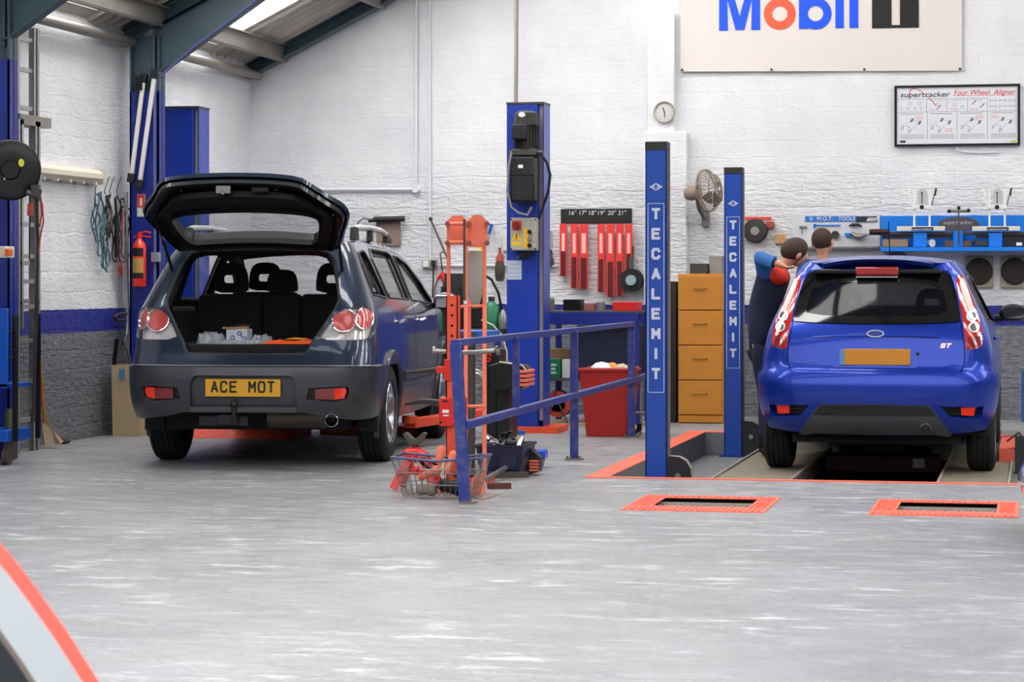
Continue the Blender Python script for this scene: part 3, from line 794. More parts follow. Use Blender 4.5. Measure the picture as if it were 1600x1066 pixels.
# tail lamps
for L_, sg in ((lightR, 1), (lightL, -1)):
    b_ = MB(); panel(b_, L_, [], sk.fn, .03, -.035, 0); lamp = b_.build('tail_lamp', LCLR, car, world=False)
    g = MB(); panel(g, shrink(L_, .003), [], sk.fn, .03, .006, .03); g.build('lamp_cover', mat('lamp_cover_glass', '#d0d4d6', .03, alpha=.08, coat=.3), lamp, world=False)
    for cx_, cz_, r_ in ((.655, 1.02, .085), (.815, 1.035, .088)):
        q = [(sg * (cx_ + r_ * math.cos(2 * PI * i / 24)), cz_ + r_ * .88 * math.sin(2 * PI * i / 24)) for i in range(24)]
        g = MB(); panel(g, q, [], sk.fn, .03, -.012, .02); g.build('red_lens', LRED, lamp, world=False)
        g = MB(); g.tube([sk.fn(a, z, -.008) for a, z in q], .006, 6, True); g.build('lens_ring', CHROME, lamp, world=False)
# bumper
bh = [(0, .405), (.42, .405), (.5, .385), (sk.sx(.72, .36), .355)] + [(sk.sy(.5, .355), .355)] + [(sk.sy(y, z), z) for y, z in arch(AR, .43, .36, .695)] + [(0, .695)]
PR = [(-.365, .44), (.365, .44), (.365, .58), (.345, .632), (.32, .645), (-.32, .645), (-.345, .632), (-.365, .58)]
LP_ = [(.43, .49), (.62, .475), (.69, .495), (.705, .535), (.70, .57), (.62, .573), (.45, .563)]
lpR = sk.X(LP_); lpL = mirx(lpR)
mb = MB(); panel(mb, sym(bh), [PR, lpR, lpL], sk.fn, .045, .022, .05)
bmp = mb.build('rear_bumper', CLAD, car, world=False, ang=50)
mb = MB(); panel(mb, shrink(PR, -.01), [], sk.fn, .1, -.02, 0); mb.build('plate_recess', mat('grey_plate_recess', '#434548', .4, metal=.2), bmp, world=False)
for q, sg in ((lpR, 1), (lpL, -1)):
    mb = MB(); panel(mb, shrink(q, -.01), [], sk.fn, .05, -.024, 0); pk = mb.build('lamp_pocket', BLACK, bmp, world=False)
    a = sk.X([(.49, .488), (.622, .484), (.622, .562), (.49, .556)]); b = sk.X([(.622, .484), (.68, .495), (.695, .535), (.69, .566), (.622, .562)])
    for r_, m_ in ((a, LREDD), (b, LREDB)):
        mb = MB(); panel(mb, [(sg * u, v) for u, v in r_], [], sk.fn, .04, .004, .02); mb.build('reflector', m_, pk, world=False)
mb = MB(); mb.tube([sk.fn(u, .705, .016) for u in [-1.15 + i * .05 for i in range(47)]], .007, 6); mb.build('bumper_edge_sheen', mat('bright_edge_sheen', '#8d9094', .25, metal=.7), bmp, world=False)  # pale strip imitates the sheen line along the bumper's upper edge
mb = MB(); mb.box(-.37, .37, -.008, .03, .395, .432); mb.build('number_plate_step', CLAD, bmp, bevel=.004, world=False)
npl = MB(); npl.box(-.258, .258, -.012, -.004, .505, .622)
npo = npl.build('number_plate', PLATE, bmp, world=False)
lf = flatfn((0, -.013, .531), (1, 0, 0), (0, 0, 1))
for wd_, u0 in (('ACE', -.130), ('MOT', .130)):
    mb = MB(); stroke_text(mb, wd_, lambda u, v, o_, u0=u0: lf(u + u0, v, o_), .079, .052, .013, .0125); mb.build('plate_lettering', INK, npo, world=False, smooth=False)
# sills, arch trims, wheels
for sg in (1, -1):
    sp = [(AR + .40, .5), (AR + .42, .42), (AR + .43, .29), (FR - .43, .29), (FR - .42, .42), (FR - .40, .5)]
    mb = MB(); panel(mb, sk.Y(sp, sg), [], sk.fn, .08, .012, .03); mb.build('sill_cladding', CLAD, car, world=False)
    mb = MB(); panel(mb, sk.Y([(1.54, .56), (3.14, .56), (3.14, .625), (1.54, .625)], sg), [], sk.fn, .06, .016, .02); mb.build('door_moulding', CLAD, car, world=False)
    for yc in (AR, FR):
        mb = MB(); mb.tube([sk.fn(sk.sy(y, z, sg), z, .006) for y, z in arcp(yc, WR, .43, 200, -12, 24)], .022, 8); mb.build('wheel_arch_trim', CLAD, car, world=False)
        mb = MB(); housing(mb, sg, .83, yc, WR, .44); mb.build('wheel_housing', DARK, car, world=False)
        wheel(car, sg * .752, yc, WR, .2, sg, .215, 5, ALLOY)
# underbody, exhaust, tow bar
mb = MB(); mb.box(-.62, .62, .35, 4.3, .26, .36).box(-.75, .75, .25, .5, .36, .5); mb.build('underbody', DARK, car, world=False)
mb = MB(); mb.box(-.66, .66, .9, 1.1, .30, .38); mb.build('rear_axle', STEELD, car, world=False)
mb = MB(); mb.cyl((.12, .28, .36), (.52, .28, .36), .085, n=20); sl = mb.build('exhaust_silencer', STEELD, car, world=False)
mb = MB(); mb.lathe([(.042, 0), (.046, .003), (.046, .2), (.03, .25)], (.60, .03, .345), (0, 1, 0), 20, cap=False); mb.build('exhaust_tip', CHROME, sl, world=False)
mb = MB(); mb.box(-.32, .02, .05, .12, .30, .37).box(-.18, -.04, .0, .06, .31, .38).cyl((-.06, -.02, .34), (-.06, -.02, .44), .018, n=12).ball((-.06, -.02, .45), .027)
mb.build('tow_bar', mat('dull_black_steel', '#26272a', .5, metal=.5), car, world=False, bevel=.004)
for sg in (-1, 1):
    mb = MB(); mb.box(sg * .76 - .07, sg * .76 + .07, .55, .57, .24, .45); mb.build('mudflap', RUBBER, car, world=False)
# roof rails, aerial foot, mirrors
for sg in (1, -1):
    mb = MB(); pts = [(.60, .85, 1.60), (.60, .90, 1.655), (.60, 1.05, 1.668), (.60, 1.5, 1.675), (.60, 2.0, 1.665), (.60, 2.25, 1.64), (.60, 2.38, 1.60)]
    mb.tube([(sg * x, y, z) for x, y, z in pts[1:-1]], .022, 10); rr_ = mb.build('roof_rail', mat('silver_rail', '#cfd0cc', .3, metal=.4), car, world=False)
    for ya, yb in ((.82, .98), (2.2, 2.42), (1.5, 1.58)):
        mb = MB(); mb.prism([(ya, 1.575), (yb, 1.575), (yb - .03, 1.67 if ya < 2 else 1.61), (ya + .03, 1.67 if ya < 2 else 1.655)], sg * .60 - .022, sg * .60 + .022, 'yz')
        mb.build('rail_foot', BLACK, rr_, world=False, bevel=.008)
    mb = MB(); mb.ball((sg * .94, 3.12, 1.12), .1, .06, .075); mb.cyl((sg * .83, 3.16, 1.09), (sg * .9, 3.14, 1.1), .03); m_ = mb.build('door_mirror', BODY, car, world=False)
    mb = MB(); mb.cb((sg * .94, 3.055, 1.12), .15, .012, .1); mb.build('mirror_glass', CHROME, m_, bevel=.01, world=False)
# cabin
mb = MB(); mb.box(-.66, .66, .2, 1.25, .72, .845); mb.build('boot_floor', GREYCLOTH, car, world=False)
mb = MB(); mb.box(-.47, .47, .10, .16, .745, .80); mb.build('boot_sill', BLACK, car, bevel=.01, world=False)
for sg in (-1, 1):
    mb = MB(); mb.box(sg * .70 - .06, sg * .70 + .06, .35, 1.3, .75, 1.10); mb.build('boot_side_trim', GREYCLOTH, car, bevel=.03, world=False)
seatback(car, -.38, 1.22, .72, 1.19, .47, name='rear_seat'); seatback(car, .0, 1.22, .72, 1.19, .28, hr='s', hz=.17, hw=.11, name='rear_seat'); seatback(car, .38, 1.22, .72, 1.19, .47, name='rear_seat')
seatback(car, -.36, 2.3, .6, 1.2, .5, name='front_seat'); seatback(car, .36, 2.3, .6, 1.2, .5, name='front_seat')
mb = MB(); mb.box(-.75, .75, 3.1, 3.45, .6, 1.02); mb.build('dashboard', DARK, car, bevel=.05, world=False)
mb = MB(); mb.torus((.36, 2.95, 1.02), (0, -.9, .4), .18, .015, 24); mb.build('steering_wheel', SATIN, car, world=False)
mb = MB(); mb.box(-.72, .72, 1.25, 3.3, .3, .45); mb.build('cabin_floor', DARK, car, world=False)

# raised tailgate: the rear skin swung up about its hinge
hin = Vector((0, .50, 1.572)); th = math.radians(-86.5)
rot = Matrix.Translation(hin) @ Matrix.Rotation(th, 4, 'X') @ Matrix.Translation(-hin)
TG = [(0, .735), (.30, .735), (.46, .75), (.52, .80), (.56, .90), (.68, 1.07), (.715, 1.14), (.695, 1.22), (.63, 1.38), (.60, 1.47), (.55, 1.535), (0, 1.565)]
tgo = smoothp(sym([(sk.sx(x, z), z) for x, z in TG]))
TW = [(0, 1.115), (.42, 1.12), (.515, 1.15), (.535, 1.19), (.50, 1.36), (.46, 1.43), (.42, 1.45), (0, 1.46)]
tw = sym(TW)
tw_in = smoothp(sym([(0, 1.12), (.42, 1.125), (.50, 1.155), (.52, 1.19), (.485, 1.35), (.44, 1.42), (.40, 1.44), (0, 1.45)]), 2)
tfn = lambda u, v, o_: rot @ sk.fn(u, v, o_)
mb = MB(); panel(mb, tgo, [smoothp(tw, 2)], tfn, .05, .012, .03); tg = mb.build('tailgate', BODY, car, world=False, ang=50)
mb = MB(); panel(mb, shrink(tgo, .012), [shrink(tw_in, -.01)], tfn, .05, -.03, .03)
mb.build('inner_trim', mat('tailgate_inner_paint', '#15191e', .35, metal=.3, coat=.6), tg, world=False)
# raised frame pressing round the window and the lower trim pad
fr_o = smoothp(sym([(0, .84), (.36, .85), (.44, .90), (.60, 1.12), (.61, 1.19), (.565, 1.40), (.50, 1.50), (0, 1.515)]), 2)
mb = MB(); panel(mb, fr_o, [tw_in], tfn, .05, -.055, .04); mb.build('trim_pad', mat('tailgate_pad', '#0b0c0e', .55), tg, world=False)
n = len(tw_in)
mb = MB(); mb.add([tfn(a, z, .0) for a, z in tw_in] + [tfn(a * 1.02, z, -.06) for a, z in tw_in], [(i, (i + 1) % n, n + (i + 1) % n, n + i) for i in range(n)]); mb.build('window_reveal', SATIN, tg, world=False)
mb = MB(); panel(mb, shrink(smoothp(tw, 2), -.01), [], tfn, .08, .004, 0); mb.build('tailgate_glass', mat('green_tinted_glass', '#5f8288', .04, alpha=.42, coat=.5), tg, world=False)
mb = MB(); mb.cb(tfn(-.06, .80, -.065), .10, .03, .055); mb.cyl(tfn(-.06, .81, -.08), tfn(-.06, .79, -.1), .014); mb.build('latch', STEEL, tg, bevel=.004, world=False)
mb = MB(); mb.cb(tfn(.19, .80, -.062), .12, .02, .04); mb.build('grab_recess', INK, tg, bevel=.008, world=False)
for u, v in ((-.62, 1.13), (.62, 1.13), (0, 1.49), (.3, .80), (-.35, .8)):
    mb = MB(); mb.ball(tfn(u, v, -.062), .011); mb.build('rubber_buffer', RUBBER, tg, world=False)
for sg in (-1, 1):
    a = tfn(sg * .635, 1.17, -.05); b = sk.fn(sk.sx(sg * .60, 1.36), 1.36, -.0); mid = a.lerp(b, .45)
    mb = MB(); mb.cyl(a, mid, .006).cyl(mid, b, .011); mb.build('gas_strut', SATIN, car, world=False)
mb = MB(); mb.tube([tfn(u, 1.0 + .02 * math.cos(u * 2), .05) for u in (-.1, 0, .1, .25, .4)], .008, 6); mb.build('wiper_arm', SATIN, tg, world=False)
# ---------- blue hatchback on the lift runways
FB = mat('deep_blue_car_paint', '#04309c', 0.3, metal=0.5, coat=0.4)
f_ = thing('hatchback_car', 'deep blue three-door hatchback standing on the lift runways over the pit', 'car')
fz = -.10
b_ = P(1366, 0, 17.3); f_.location = (b_.x, b_.y, fz); f_.rotation_euler = (0, 0, .0)
fk = Skin(w=[(.28, .77), (.45, .825), (.62, .845), (.75, .845), (.9, .82), (1.07, .775), (1.2, .715), (1.32, .66), (1.42, .615), (1.5, .565), (1.56, .50)],
          r=[(.28, .10), (.36, .03), (.5, 0), (.66, 0), (.715, .02), (.75, .06), (.95, .11), (1.07, .16), (1.25, .26), (1.45, .38), (1.56, .46)],
          R=[(.3, .28), (.7, .26), (.9, .2), (1.07, .17), (1.4, .13), (1.56, .12)],
          tap=[(0, 1), (2.7, 1), (3.2, .96), (3.6, .88), (3.9, .76)],
          zs=[(.45, 1.515), (.8, 1.535), (1.5, 1.53), (2.0, 1.48), (2.45, 1.32), (2.85, 1.12), (3.1, 1.05), (3.5, .95), (3.8, .75), (3.92, .55)], bow=.08, crown=.04)
FAR, FFR, FWR = .66, 3.146, .30
def farch(yc, r, za, zb):
    a0 = math.degrees(math.asin((za - FWR) / r)); a1 = math.degrees(math.asin((zb - FWR) / r))
    return arcp(yc, FWR, r, 180 - a0, a1, 16)
half = [(0, .70), (.55, .70), (fk.sx(.72, .70), .70)] + [(fk.sy(y, z), z) for y, z in farch(FAR, .375, .60, .30)][0:] + [(fk.sy(y, z), z) for y, z in farch(FFR, .375, .30, .34)]
half += [(fk.sy(3.8, .34), .34)]
yy = 3.85
while yy > .6: half.append((fk.sy(yy, fk.zs(yy)), fk.zs(yy))); yy -= .1
half += [(fk.sx(.46, 1.515), 1.515), (.25, 1.53), (0, 1.54)]
TGF = smoothp(sym([(0, .72), (.58, .72), (.625, .76), (.635, .88), (.605, 1.07), (.575, 1.26), (.53, 1.42), (.49, 1.475), (0, 1.495)]))
TL = [(.635, .892), (.735, .905), (.765, .94), (.755, 1.06), (.715, 1.22), (.665, 1.36), (.625, 1.425), (.585, 1.43), (.555, 1.395), (.585, 1.26), (.615, 1.09), (.633, .96)]
tlR = smoothp(TL); tlL = mirx(tlR)
FD = [(1.18, .33), (2.62, .33), (2.72, .55), (2.74, .98), (2.70, 1.06), (2.35, 1.30), (1.98, 1.435), (1.6, 1.475), (1.18, 1.48), (1.12, 1.0), (1.12, .5)]
FDW = [(1.22, 1.09), (2.58, 1.04), (2.3, 1.25), (1.94, 1.39), (1.58, 1.435), (1.22, 1.44)]
FQW = [(.62, 1.16), (1.08, 1.10), (1.08, 1.42), (.72, 1.39)]
hs_ = [TGF, tlR, tlL]
for sg in (1, -1): hs_ += [fk.Y(FD, sg), fk.Y(FQW, sg)]
mb = MB(); panel(mb, sym(half), hs_, fk.fn, .05, 0, .02); mb.build('body_shell', FB, f_, world=False, ang=50)
mb = MB(); panel(mb, sym(half), [sym([(0, 1.06), (.56, 1.09), (.50, 1.42), (0, 1.44)])] + [fk.Y(w_, sg) for sg in (1, -1) for w_ in (FDW, FQW)], fk.fn, .09, -.045, 0); mb.build('inner_lining', DARK, f_, world=False)
for sg in (1, -1):
    mb = MB(); panel(mb, fk.Y(shrink(FD, .005), sg), [fk.Y(FDW, sg)], fk.fn, .05, 0, .018); d = mb.build('door', FB, f_, world=False, ang=50)
    g = MB(); panel(g, fk.Y(shrink(FDW, -.004), sg), [], fk.fn, .07, -.01, 0); g.build('window_glass', GLASS, d, world=False)
    t = MB(); t.tube(fk.path(fk.Y(FDW, sg), .001), .011, 6, True); t.build('window_seal', SATIN, d, world=False)
    h = MB(); h.tube([fk.fn(fk.sy(1.26 + a, .95, sg), .95, o_) for a, o_ in ((0, .004), (.03, .03), (.12, .032), (.17, .004))], .013, 8); h.build('door_handle', FB, d, world=False)
    g = MB(); panel(g, fk.Y(shrink(FQW, -.004), sg), [], fk.fn, .06, -.01, 0); g.build('quarter_glass', TINT, f_, world=False)
    t = MB(); t.tube(fk.path(fk.Y(FQW, sg), .001), .009, 6, True); t.build('quarter_glass_seal', SATIN, f_, world=False)
    # mirrors
    mz = 1.13
    mb = MB(); mb.ball((sg * .945, 2.50, mz), .115, .07, .07, n=18); mb.cyl((sg * .80, 2.55, mz - .05), (sg * .9, 2.52, mz - .03), .032, n=10)
    m_ = mb.build('door_mirror', BLACK, f_, world=False)
    fm = flatfn((sg * .95, 2.428, mz), (1, -.12 * sg, 0), (0, 0, 1)); mb = MB(); panel(mb, smoothp(rrect(-.085, .085, -.045, .048, .03)), [], fm, .05, 0, .006); mb.build('mirror_glass', CHROME, m_, world=False)
    for yc in (FAR, FFR):
        mb = MB(); housing(mb, sg, .79, yc, FWR, .375, .24); mb.build('wheel_housing', DARK, f_, world=False)
        wheel(f_, sg * .735, yc, FWR, .2, sg, .2, 7, ALLOY)
    sp = [(FAR + .38, .33), (FFR - .38, .33), (FFR - .38, .20), (FAR + .38, .20)]
    mb = MB(); panel(mb, fk.Y(sp, sg), [], fk.fn, .08, .012, .03); mb.build('side_skirt', mat('grey_skirt', '#46484c', .4, metal=.4), f_, world=False)
mb = MB(); strip_top(mb, fk, .44, 2.02); mb.build('roof', FB, f_, world=False)
mb = MB(); strip_top(mb, fk, .5, 2.0, -.93, .93, off=-.05); mb.build('headlining', mat('grey_lining'), f_, world=False)
mb = MB(); strip_top(mb, fk, 2.02, 2.85, -.92, .92); mb.build('windscreen', GLASS, f_, world=False)
for a, b in ((-1, -.92), (.92, 1)):
    mb = MB(); strip_top(mb, fk, 2.02, 2.85, a, b, nt=2); mb.build('windscreen_pillar', FB, f_, world=False)
mb = MB(); strip_top(mb, fk, 2.85, 3.9); mb.build('bonnet', FB, f_, world=False)
mb = MB(); mb.box(-.62, .62, 3.7, 3.88, .2, .6); mb.build('front_bumper', FB, f_, bevel=.04, world=False)
# roof aerial
mb = MB(); mb.tube([(.0, 1.9, 1.53), (.0, 1.72, 1.85)], .004, 6); mb.build('roof_aerial', SATIN, f_, world=False)
# tailgate: painted lower panel, full-width dark glass, spoiler lip
mb = MB(); panel(mb, shrink(TGF, .006), [sym([(0, 1.075), (.56, 1.09), (.545, 1.2), (.50, 1.40), (.46, 1.43), (0, 1.44)])], fk.fn, .04, .0, .02); tgf = mb.build('tailgate', FB, f_, world=False, ang=50)
gl = smoothp(sym([(0, 1.07), (.58, 1.085), (.598, 1.11), (.567, 1.27), (.525, 1.41), (.48, 1.455), (0, 1.465)]))
mb = MB(); panel(mb, gl, [], fk.fn, .05, .006, .01); mb.build('rear_glass', TINT, tgf, world=False)
bd = smoothp(sym([(0, 1.125), (.50, 1.135), (.50, 1.2), (.455, 1.36), (0, 1.38)]))
mb = MB(); panel(mb, gl, [bd], fk.fn, .05, .009, 0); mb.build('glass_border', mat('black_glass_border', '#08090b', .06, coat=1), tgf, world=False)
mb = MB()
for i in range(13):
    t = -1 + 2 * i / 12
    pass
sp_ = []
for i in range(25):
    t = -1 + i / 12; q = fk.top(.46, t * .96); k = 1 - abs(t) ** 4 * .75
    a = Vector((q.x, q.y + .05, q.z + .006)); b = Vector((q.x * .99, q.y - .13 * k - .02, q.z - .012)); c = Vector((q.x * .97, q.y - .115 * k - .015, q.z - .038)); d = Vector((q.x * .97, q.y + .05, q.z - .05))
    sp_ += [a, b, c, d]
mb.add(sp_, [(4 * i + j, 4 * i + 4 + j, 4 * i + 4 + (j + 1) % 4, 4 * i + (j + 1) % 4) for i in range(24) for j in range(4)] + [(0, 1, 2, 3), (99, 98, 97, 96)])
spo = mb.build('spoiler', FB, tgf, world=False, ang=50)
mb = MB(); mb.box(-.46, .46, .33, .45, 1.438, 1.472); mb.build('spoiler_underside', SATIN, tgf, world=False, bevel=.01)
mb = MB(); mb.box(-.155, .155, .285, .34, 1.425, 1.487); mb.build('brake_light', LREDD if False else mat('red_brake_lamp', '#a3201c', .2, coat=1), tgf, world=False, bevel=.012)
mb = MB(); mb.box(-.15, .15, .295, .33, 1.408, 1.42); mb.build('brake_light_chrome', ALLOY, tgf, world=False, bevel=.004)
mb = MB(); mb.tube([(-.02, .24, 1.08), (.15, .215, 1.105), (.33, .235, 1.10)], .007, 6); mb.cyl((-.02, .22, 1.06), (-.02, .27, 1.08), .022, n=12); mb.build('wiper', SATIN, tgf, world=False)
# crease, plate, badges
mb = MB(); mb.tube([fk.fn(u, .99 - .01 * abs(u / .45) ** 3, .001) for u in [-.45 + .05 * i for i in range(19)]], .006, 6); mb.build('tailgate_crease', FB, tgf, world=False)
mb = MB(); fo = flatfn((0, fk.fn(0, .84).y - .006, 0), (1, 0, 0), (0, 0, 1)); panel(mb, rrect(-.31, .31, .765, .935, .03), [], fk.fn, .05, .004, .01); mb.build('plate_surround', FB, tgf, world=False)
mb = MB(); mb.box(-.25, .25, fk.fn(0, .84).y - .022, fk.fn(0, .84).y - .006, .785, .90); np_ = mb.build('number_plate', mat('amber_number_plate', '#cf8a2c', .45), tgf, world=False, bevel=.003)
mb = MB(); mb.box(-.25, -.215, fk.fn(0, .84).y - .0235, fk.fn(0, .84).y - .02, .785, .90); mb.build('plate_side_band', mat('pale_blue_band', '#5f92c8', .4), np_, world=False)
fe = lambda u, v, o_: fk.fn(u, 1.005 + v, .004 + o_)
mb = MB(); panel(mb, [(.062 * math.cos(a * PI / 12), .026 * math.sin(a * PI / 12)) for a in range(24)], [], fe, .03, .006, .01); bo = mb.build('oval_badge', ALLOY, tgf, world=False)
mb = MB(); panel(mb, [(.053 * math.cos(a * PI / 12), .019 * math.sin(a * PI / 12)) for a in range(24)], [], fe, .03, .009, .003); mb.build('badge_face', NAVY, bo, world=False)
stf = lambda u, v, o_: fk.fn(.49 + u, .905 + v, .004 + o_)
mb = MB(); stroke_text(mb, 'ST', stf, .035, .036, .002, .010, shear=.35, off=.003); mb.build('trim_badge', mat('red_silver_badge', '#d8b8b4', .25, metal=.6), tgf, world=False, smooth=False)
mb = MB(); mb.ball(fk.fn(.30, .865, .003), .013, .006, .013); mb.build('lock_button', SATIN, tgf, world=False)
# lamps
for L_, sg in ((tlR, 1), (tlL, -1)):
    mb = MB(); panel(mb, L_, [], fk.fn, .03, .004, .03); lamp = mb.build('tail_lamp', mat('red_tail_lens', '#c4231a', .1, coat=1), f_, world=False)
    up = smoothp([(.60, 1.405), (.633, 1.40), (.665, 1.30), (.70, 1.165), (.675, 1.13), (.645, 1.19), (.607, 1.29), (.583, 1.37)])
    mb = MB(); panel(mb, [(sg * u, v) for u, v in up], [], fk.fn, .03, .008, .004); mb.build('clear_lens', mat('pinkish_clear_lens', '#f3cfc6', .05, coat=1), lamp, world=False)
    for z_, x_ in ((1.128, .675), (1.052, .69)):
        for r_, o1, m_, nm in ((.041, .012, ALLOY, 'lens_bezel'), (.027, .016, mat('grey_lens', '#8d9296', .08, metal=.6), 'round_lens')):
            q = [(sg * (x_ + r_ * math.cos(a * PI / 12)), z_ + r_ * .95 * math.sin(a * PI / 12)) for a in range(24)]
            mb = MB(); panel(mb, q, [], fk.fn, .03, o1, .01); mb.build(nm, m_, lamp, world=False)
    mb = MB(); panel(mb, [(sg * u, v) for u, v in [(.655, .905), (.735, .915), (.742, .99), (.65, .985)]], [], fk.fn, .03, .008, .004); mb.build('indicator_lens', LREDD, lamp, world=False)
# bumper with grey valance
bo_ = [(0, .295), (.38, .30), (.47, .31), (.62, .32), (fk.sy(.30, .34), .34)] + [(fk.sy(y, z), z) for y, z in farch(FAR, .385, .345, .60)] + [(fk.sy(.5, .70), .70), (fk.sx(.72, .735), .735), (.60, .72), (0, .715)]
VENT = fk.X([(.46, .50), (.70, .495), (.745, .50), (.735, .435), (.70, .415), (.53, .425)]); vL = mirx(VENT)
mb = MB(); panel(mb, sym(bo_), [VENT, vL], fk.fn, .045, .022, .05); bmp = mb.build('rear_bumper', FB, f_, world=False, ang=50)
for q, sg in ((VENT, 1), (vL, -1)):
    mb = MB(); panel(mb, shrink(q, -.01), [], fk.fn, .05, -.022, 0); pk = mb.build('vent_pocket', BLACK, bmp, world=False)
    for z_ in (.445, .47): 
        mb = MB(); mb.tube([fk.fn(sg * u, z_, .004) for u in (.50, .55, .60)], .006, 5); mb.build('vent_blade', SATIN, pk, world=False)
    r_ = fk.X([(.605, .437), (.69, .43), (.70, .492), (.605, .492)])
    mb = MB(); panel(mb, [(sg * u, v) for u, v in r_], [], fk.fn, .03, .008, .02); mb.build('reflector', LREDB, pk, world=False)
val = sym([(0, .31), (.42, .315), (.51, .30), (.535, .315), (.40, .49), (.36, .505), (0, .51)])
mb = MB(); panel(mb, val, [], fk.fn, .045, .034, .03); vo_ = mb.build('valance', mat('grey_valance', '#45464a', .5), bmp, world=False)
mb = MB(); panel(mb, sym([(0, .435), (.43, .435), (.385, .495), (.35, .505), (0, .51)]), [], fk.fn, .045, .037, .01); mb.build('valance_mesh', mat('dark_mesh', '#1a1b1e', .6, bump=.8, bscale=150), bmp, world=False)
mb = MB(); mb.lathe([(.036, 0), (.042, .002), (.042, .16), (.02, .2)], (.36, -.0, .335), (0, 1, 0), 20, cap=False); mb.build('exhaust_tip', STEELD, f_, world=False)
mb = MB(); mb.cyl((-.1, .35, .31), (.4, .35, .31), .09, n=18); mb.build('exhaust_silencer', STEELD, f_, world=False)
mb = MB(); mb.box(-.6, .6, .2, 3.6, .22, .32).box(-.6, .6, .6, .72, .2, .28); mb.build('underbody', DARK, f_, world=False)
for x in (-.33, .33): seatback(f_, x, 1.0, .5, 1.0, .5, hr='s', hz=.16, name='rear_seat')
RS = mat('red_seat_fabric', '#8e2a2c', .9)
seatback(f_, .33, 1.75, .5, 1.12, .5, m=RS, name='front_seat', hz=.2); seatback(f_, -.33, 1.75, .5, 1.12, .5, name='front_seat', hz=.2)
mb = MB(); mb.box(-.68, .68, 2.5, 2.8, .5, .98); mb.build('dashboard', DARK, f_, bevel=.05, world=False)
mb = MB(); mb.box(-.64, .64, .4, 2.5, .3, .42).box(-.58, .58, .30, 1.0, .42, .85); mb.build('cabin_floor', DARK, f_, world=False)

# ---------- white car with the red pinstripe poking in beside the camera
wcar = thing('parked_white_car', 'nose of a white car with a red pinstripe, close to the camera at bottom left', 'car', (-1.6, 2.2, 0))
d0 = 3.0
sil = [(-70, 770), (-30, 812), (0, 848), (30, 884), (58, 921), (104, 986), (155, 1066), (200, 1150), (240, 1240), (262, 1330)]
# section of the bonnet and wing across the car, swept back towards the doors
sec = [P(px, py, d0) for px, py in sil]
inner = [Vector((-.75, -.30, .12)), Vector((-.45, -.19, .06))]
WP = mat('white_car_paint', '#a9aeb0', .35, coat=.3)
right, up_, fw = Vector((ca, sa, 0)), Vector((0, 0, 1)), Vector((-sa, ca, 0))
def band(mb, a, b, depth0, depth1, n=8):
    """strip between offsets a..b (metres, inward from the silhouette) carried back along the car"""
    rows = []
    for o_ in (a, b):
        row = []
        for i, p in enumerate(sec):
            t = (sec[min(i + 1, len(sec) - 1)] - sec[max(i - 1, 0)]).normalized(); nn = Vector(t.cross(fw)).normalized()
            if nn.dot(right) > 0: nn = -nn
            row.append(p + nn * o_ - fw * (o_ * .55))
        rows.append(row)
    k = len(sec)
    mb.add(rows[0] + rows[1], [(i, i + 1, k + i + 1, k + i) for i in range(k - 1)])
    return rows
mb = MB(); r1 = band(mb, 0.0, .0155, 0, 0); mb.add([p + fw * .0 for p in r1[0]] + [p + fw * .12 - right * .1 - up_ * .07 for p in r1[0]], [(i, i + 1, len(sec) + i + 1, len(sec) + i) for i in range(len(sec) - 1)])
mb.build('pinstripe', mat('red_pinstripe', '#f24a34', .4, coat=.6), wcar)
mb = MB(); r2 = band(mb, .0155, .045, 0, 0); band(mb, .045, .058, 0, 0); mb.build('wing', WP, wcar, ang=60)
mb = MB(); band(mb, .058, .064, 0, 0); mb.build('window_seal', mat('taupe_seal', '#6a5c58', .6), wcar)
mb = MB(); band(mb, .064, .45, 0, 0); mb.build('side_window', mat('dark_side_glass', '#10161b', .25, spec=.3), wcar)
mb = MB(); mb.box(-2.35, -1.15, .7, 2.6, .2, .62); mb.build('lower_body', WP, wcar, bevel=.12, seg=4)
mb = MB(); mb.lathe([(.18, -.1), (.26, -.1), (.3, -.07), (.3, .07), (.26, .1), (.18, .1)], (-1.28, 1.6, .3), (1, 0, 0), 32, cap=False); mb.build('wheel', RUBBER, wcar)
# ---------- sliver of a silver car at the right edge
scar = thing('parked_silver_car', 'rounded edge of a silver car just entering the frame at far right', 'car')
c_ = P(1616, 752, 12.5); scar.location = (c_.x, c_.y, 0)
mb = MB(); mb.ball(P(1633, 748, 12.5), .14, .5, .125, n=24); mb.build('lamp_unit', mat('silver_car_paint', '#c9ced6', .15, metal=.5, coat=1), scar)
mb = MB(); q = P(1680, 800, 12.8); mb.box(q.x - .12, q.x + 1.5, q.y - 2.0, q.y + .1, .18, .42); mb.build('bumper', MC['silver_car_paint'], scar, bevel=.08, seg=4)
mb = MB(); q2 = P(1760, 800, 12.4); mb.lathe([(.18, -.1), (.28, -.1), (.31, 0), (.28, .1), (.18, .1)], (q2.x, q2.y, .31), (1, 0, 0), 28, cap=False); mb.build('wheel', RUBBER, scar)
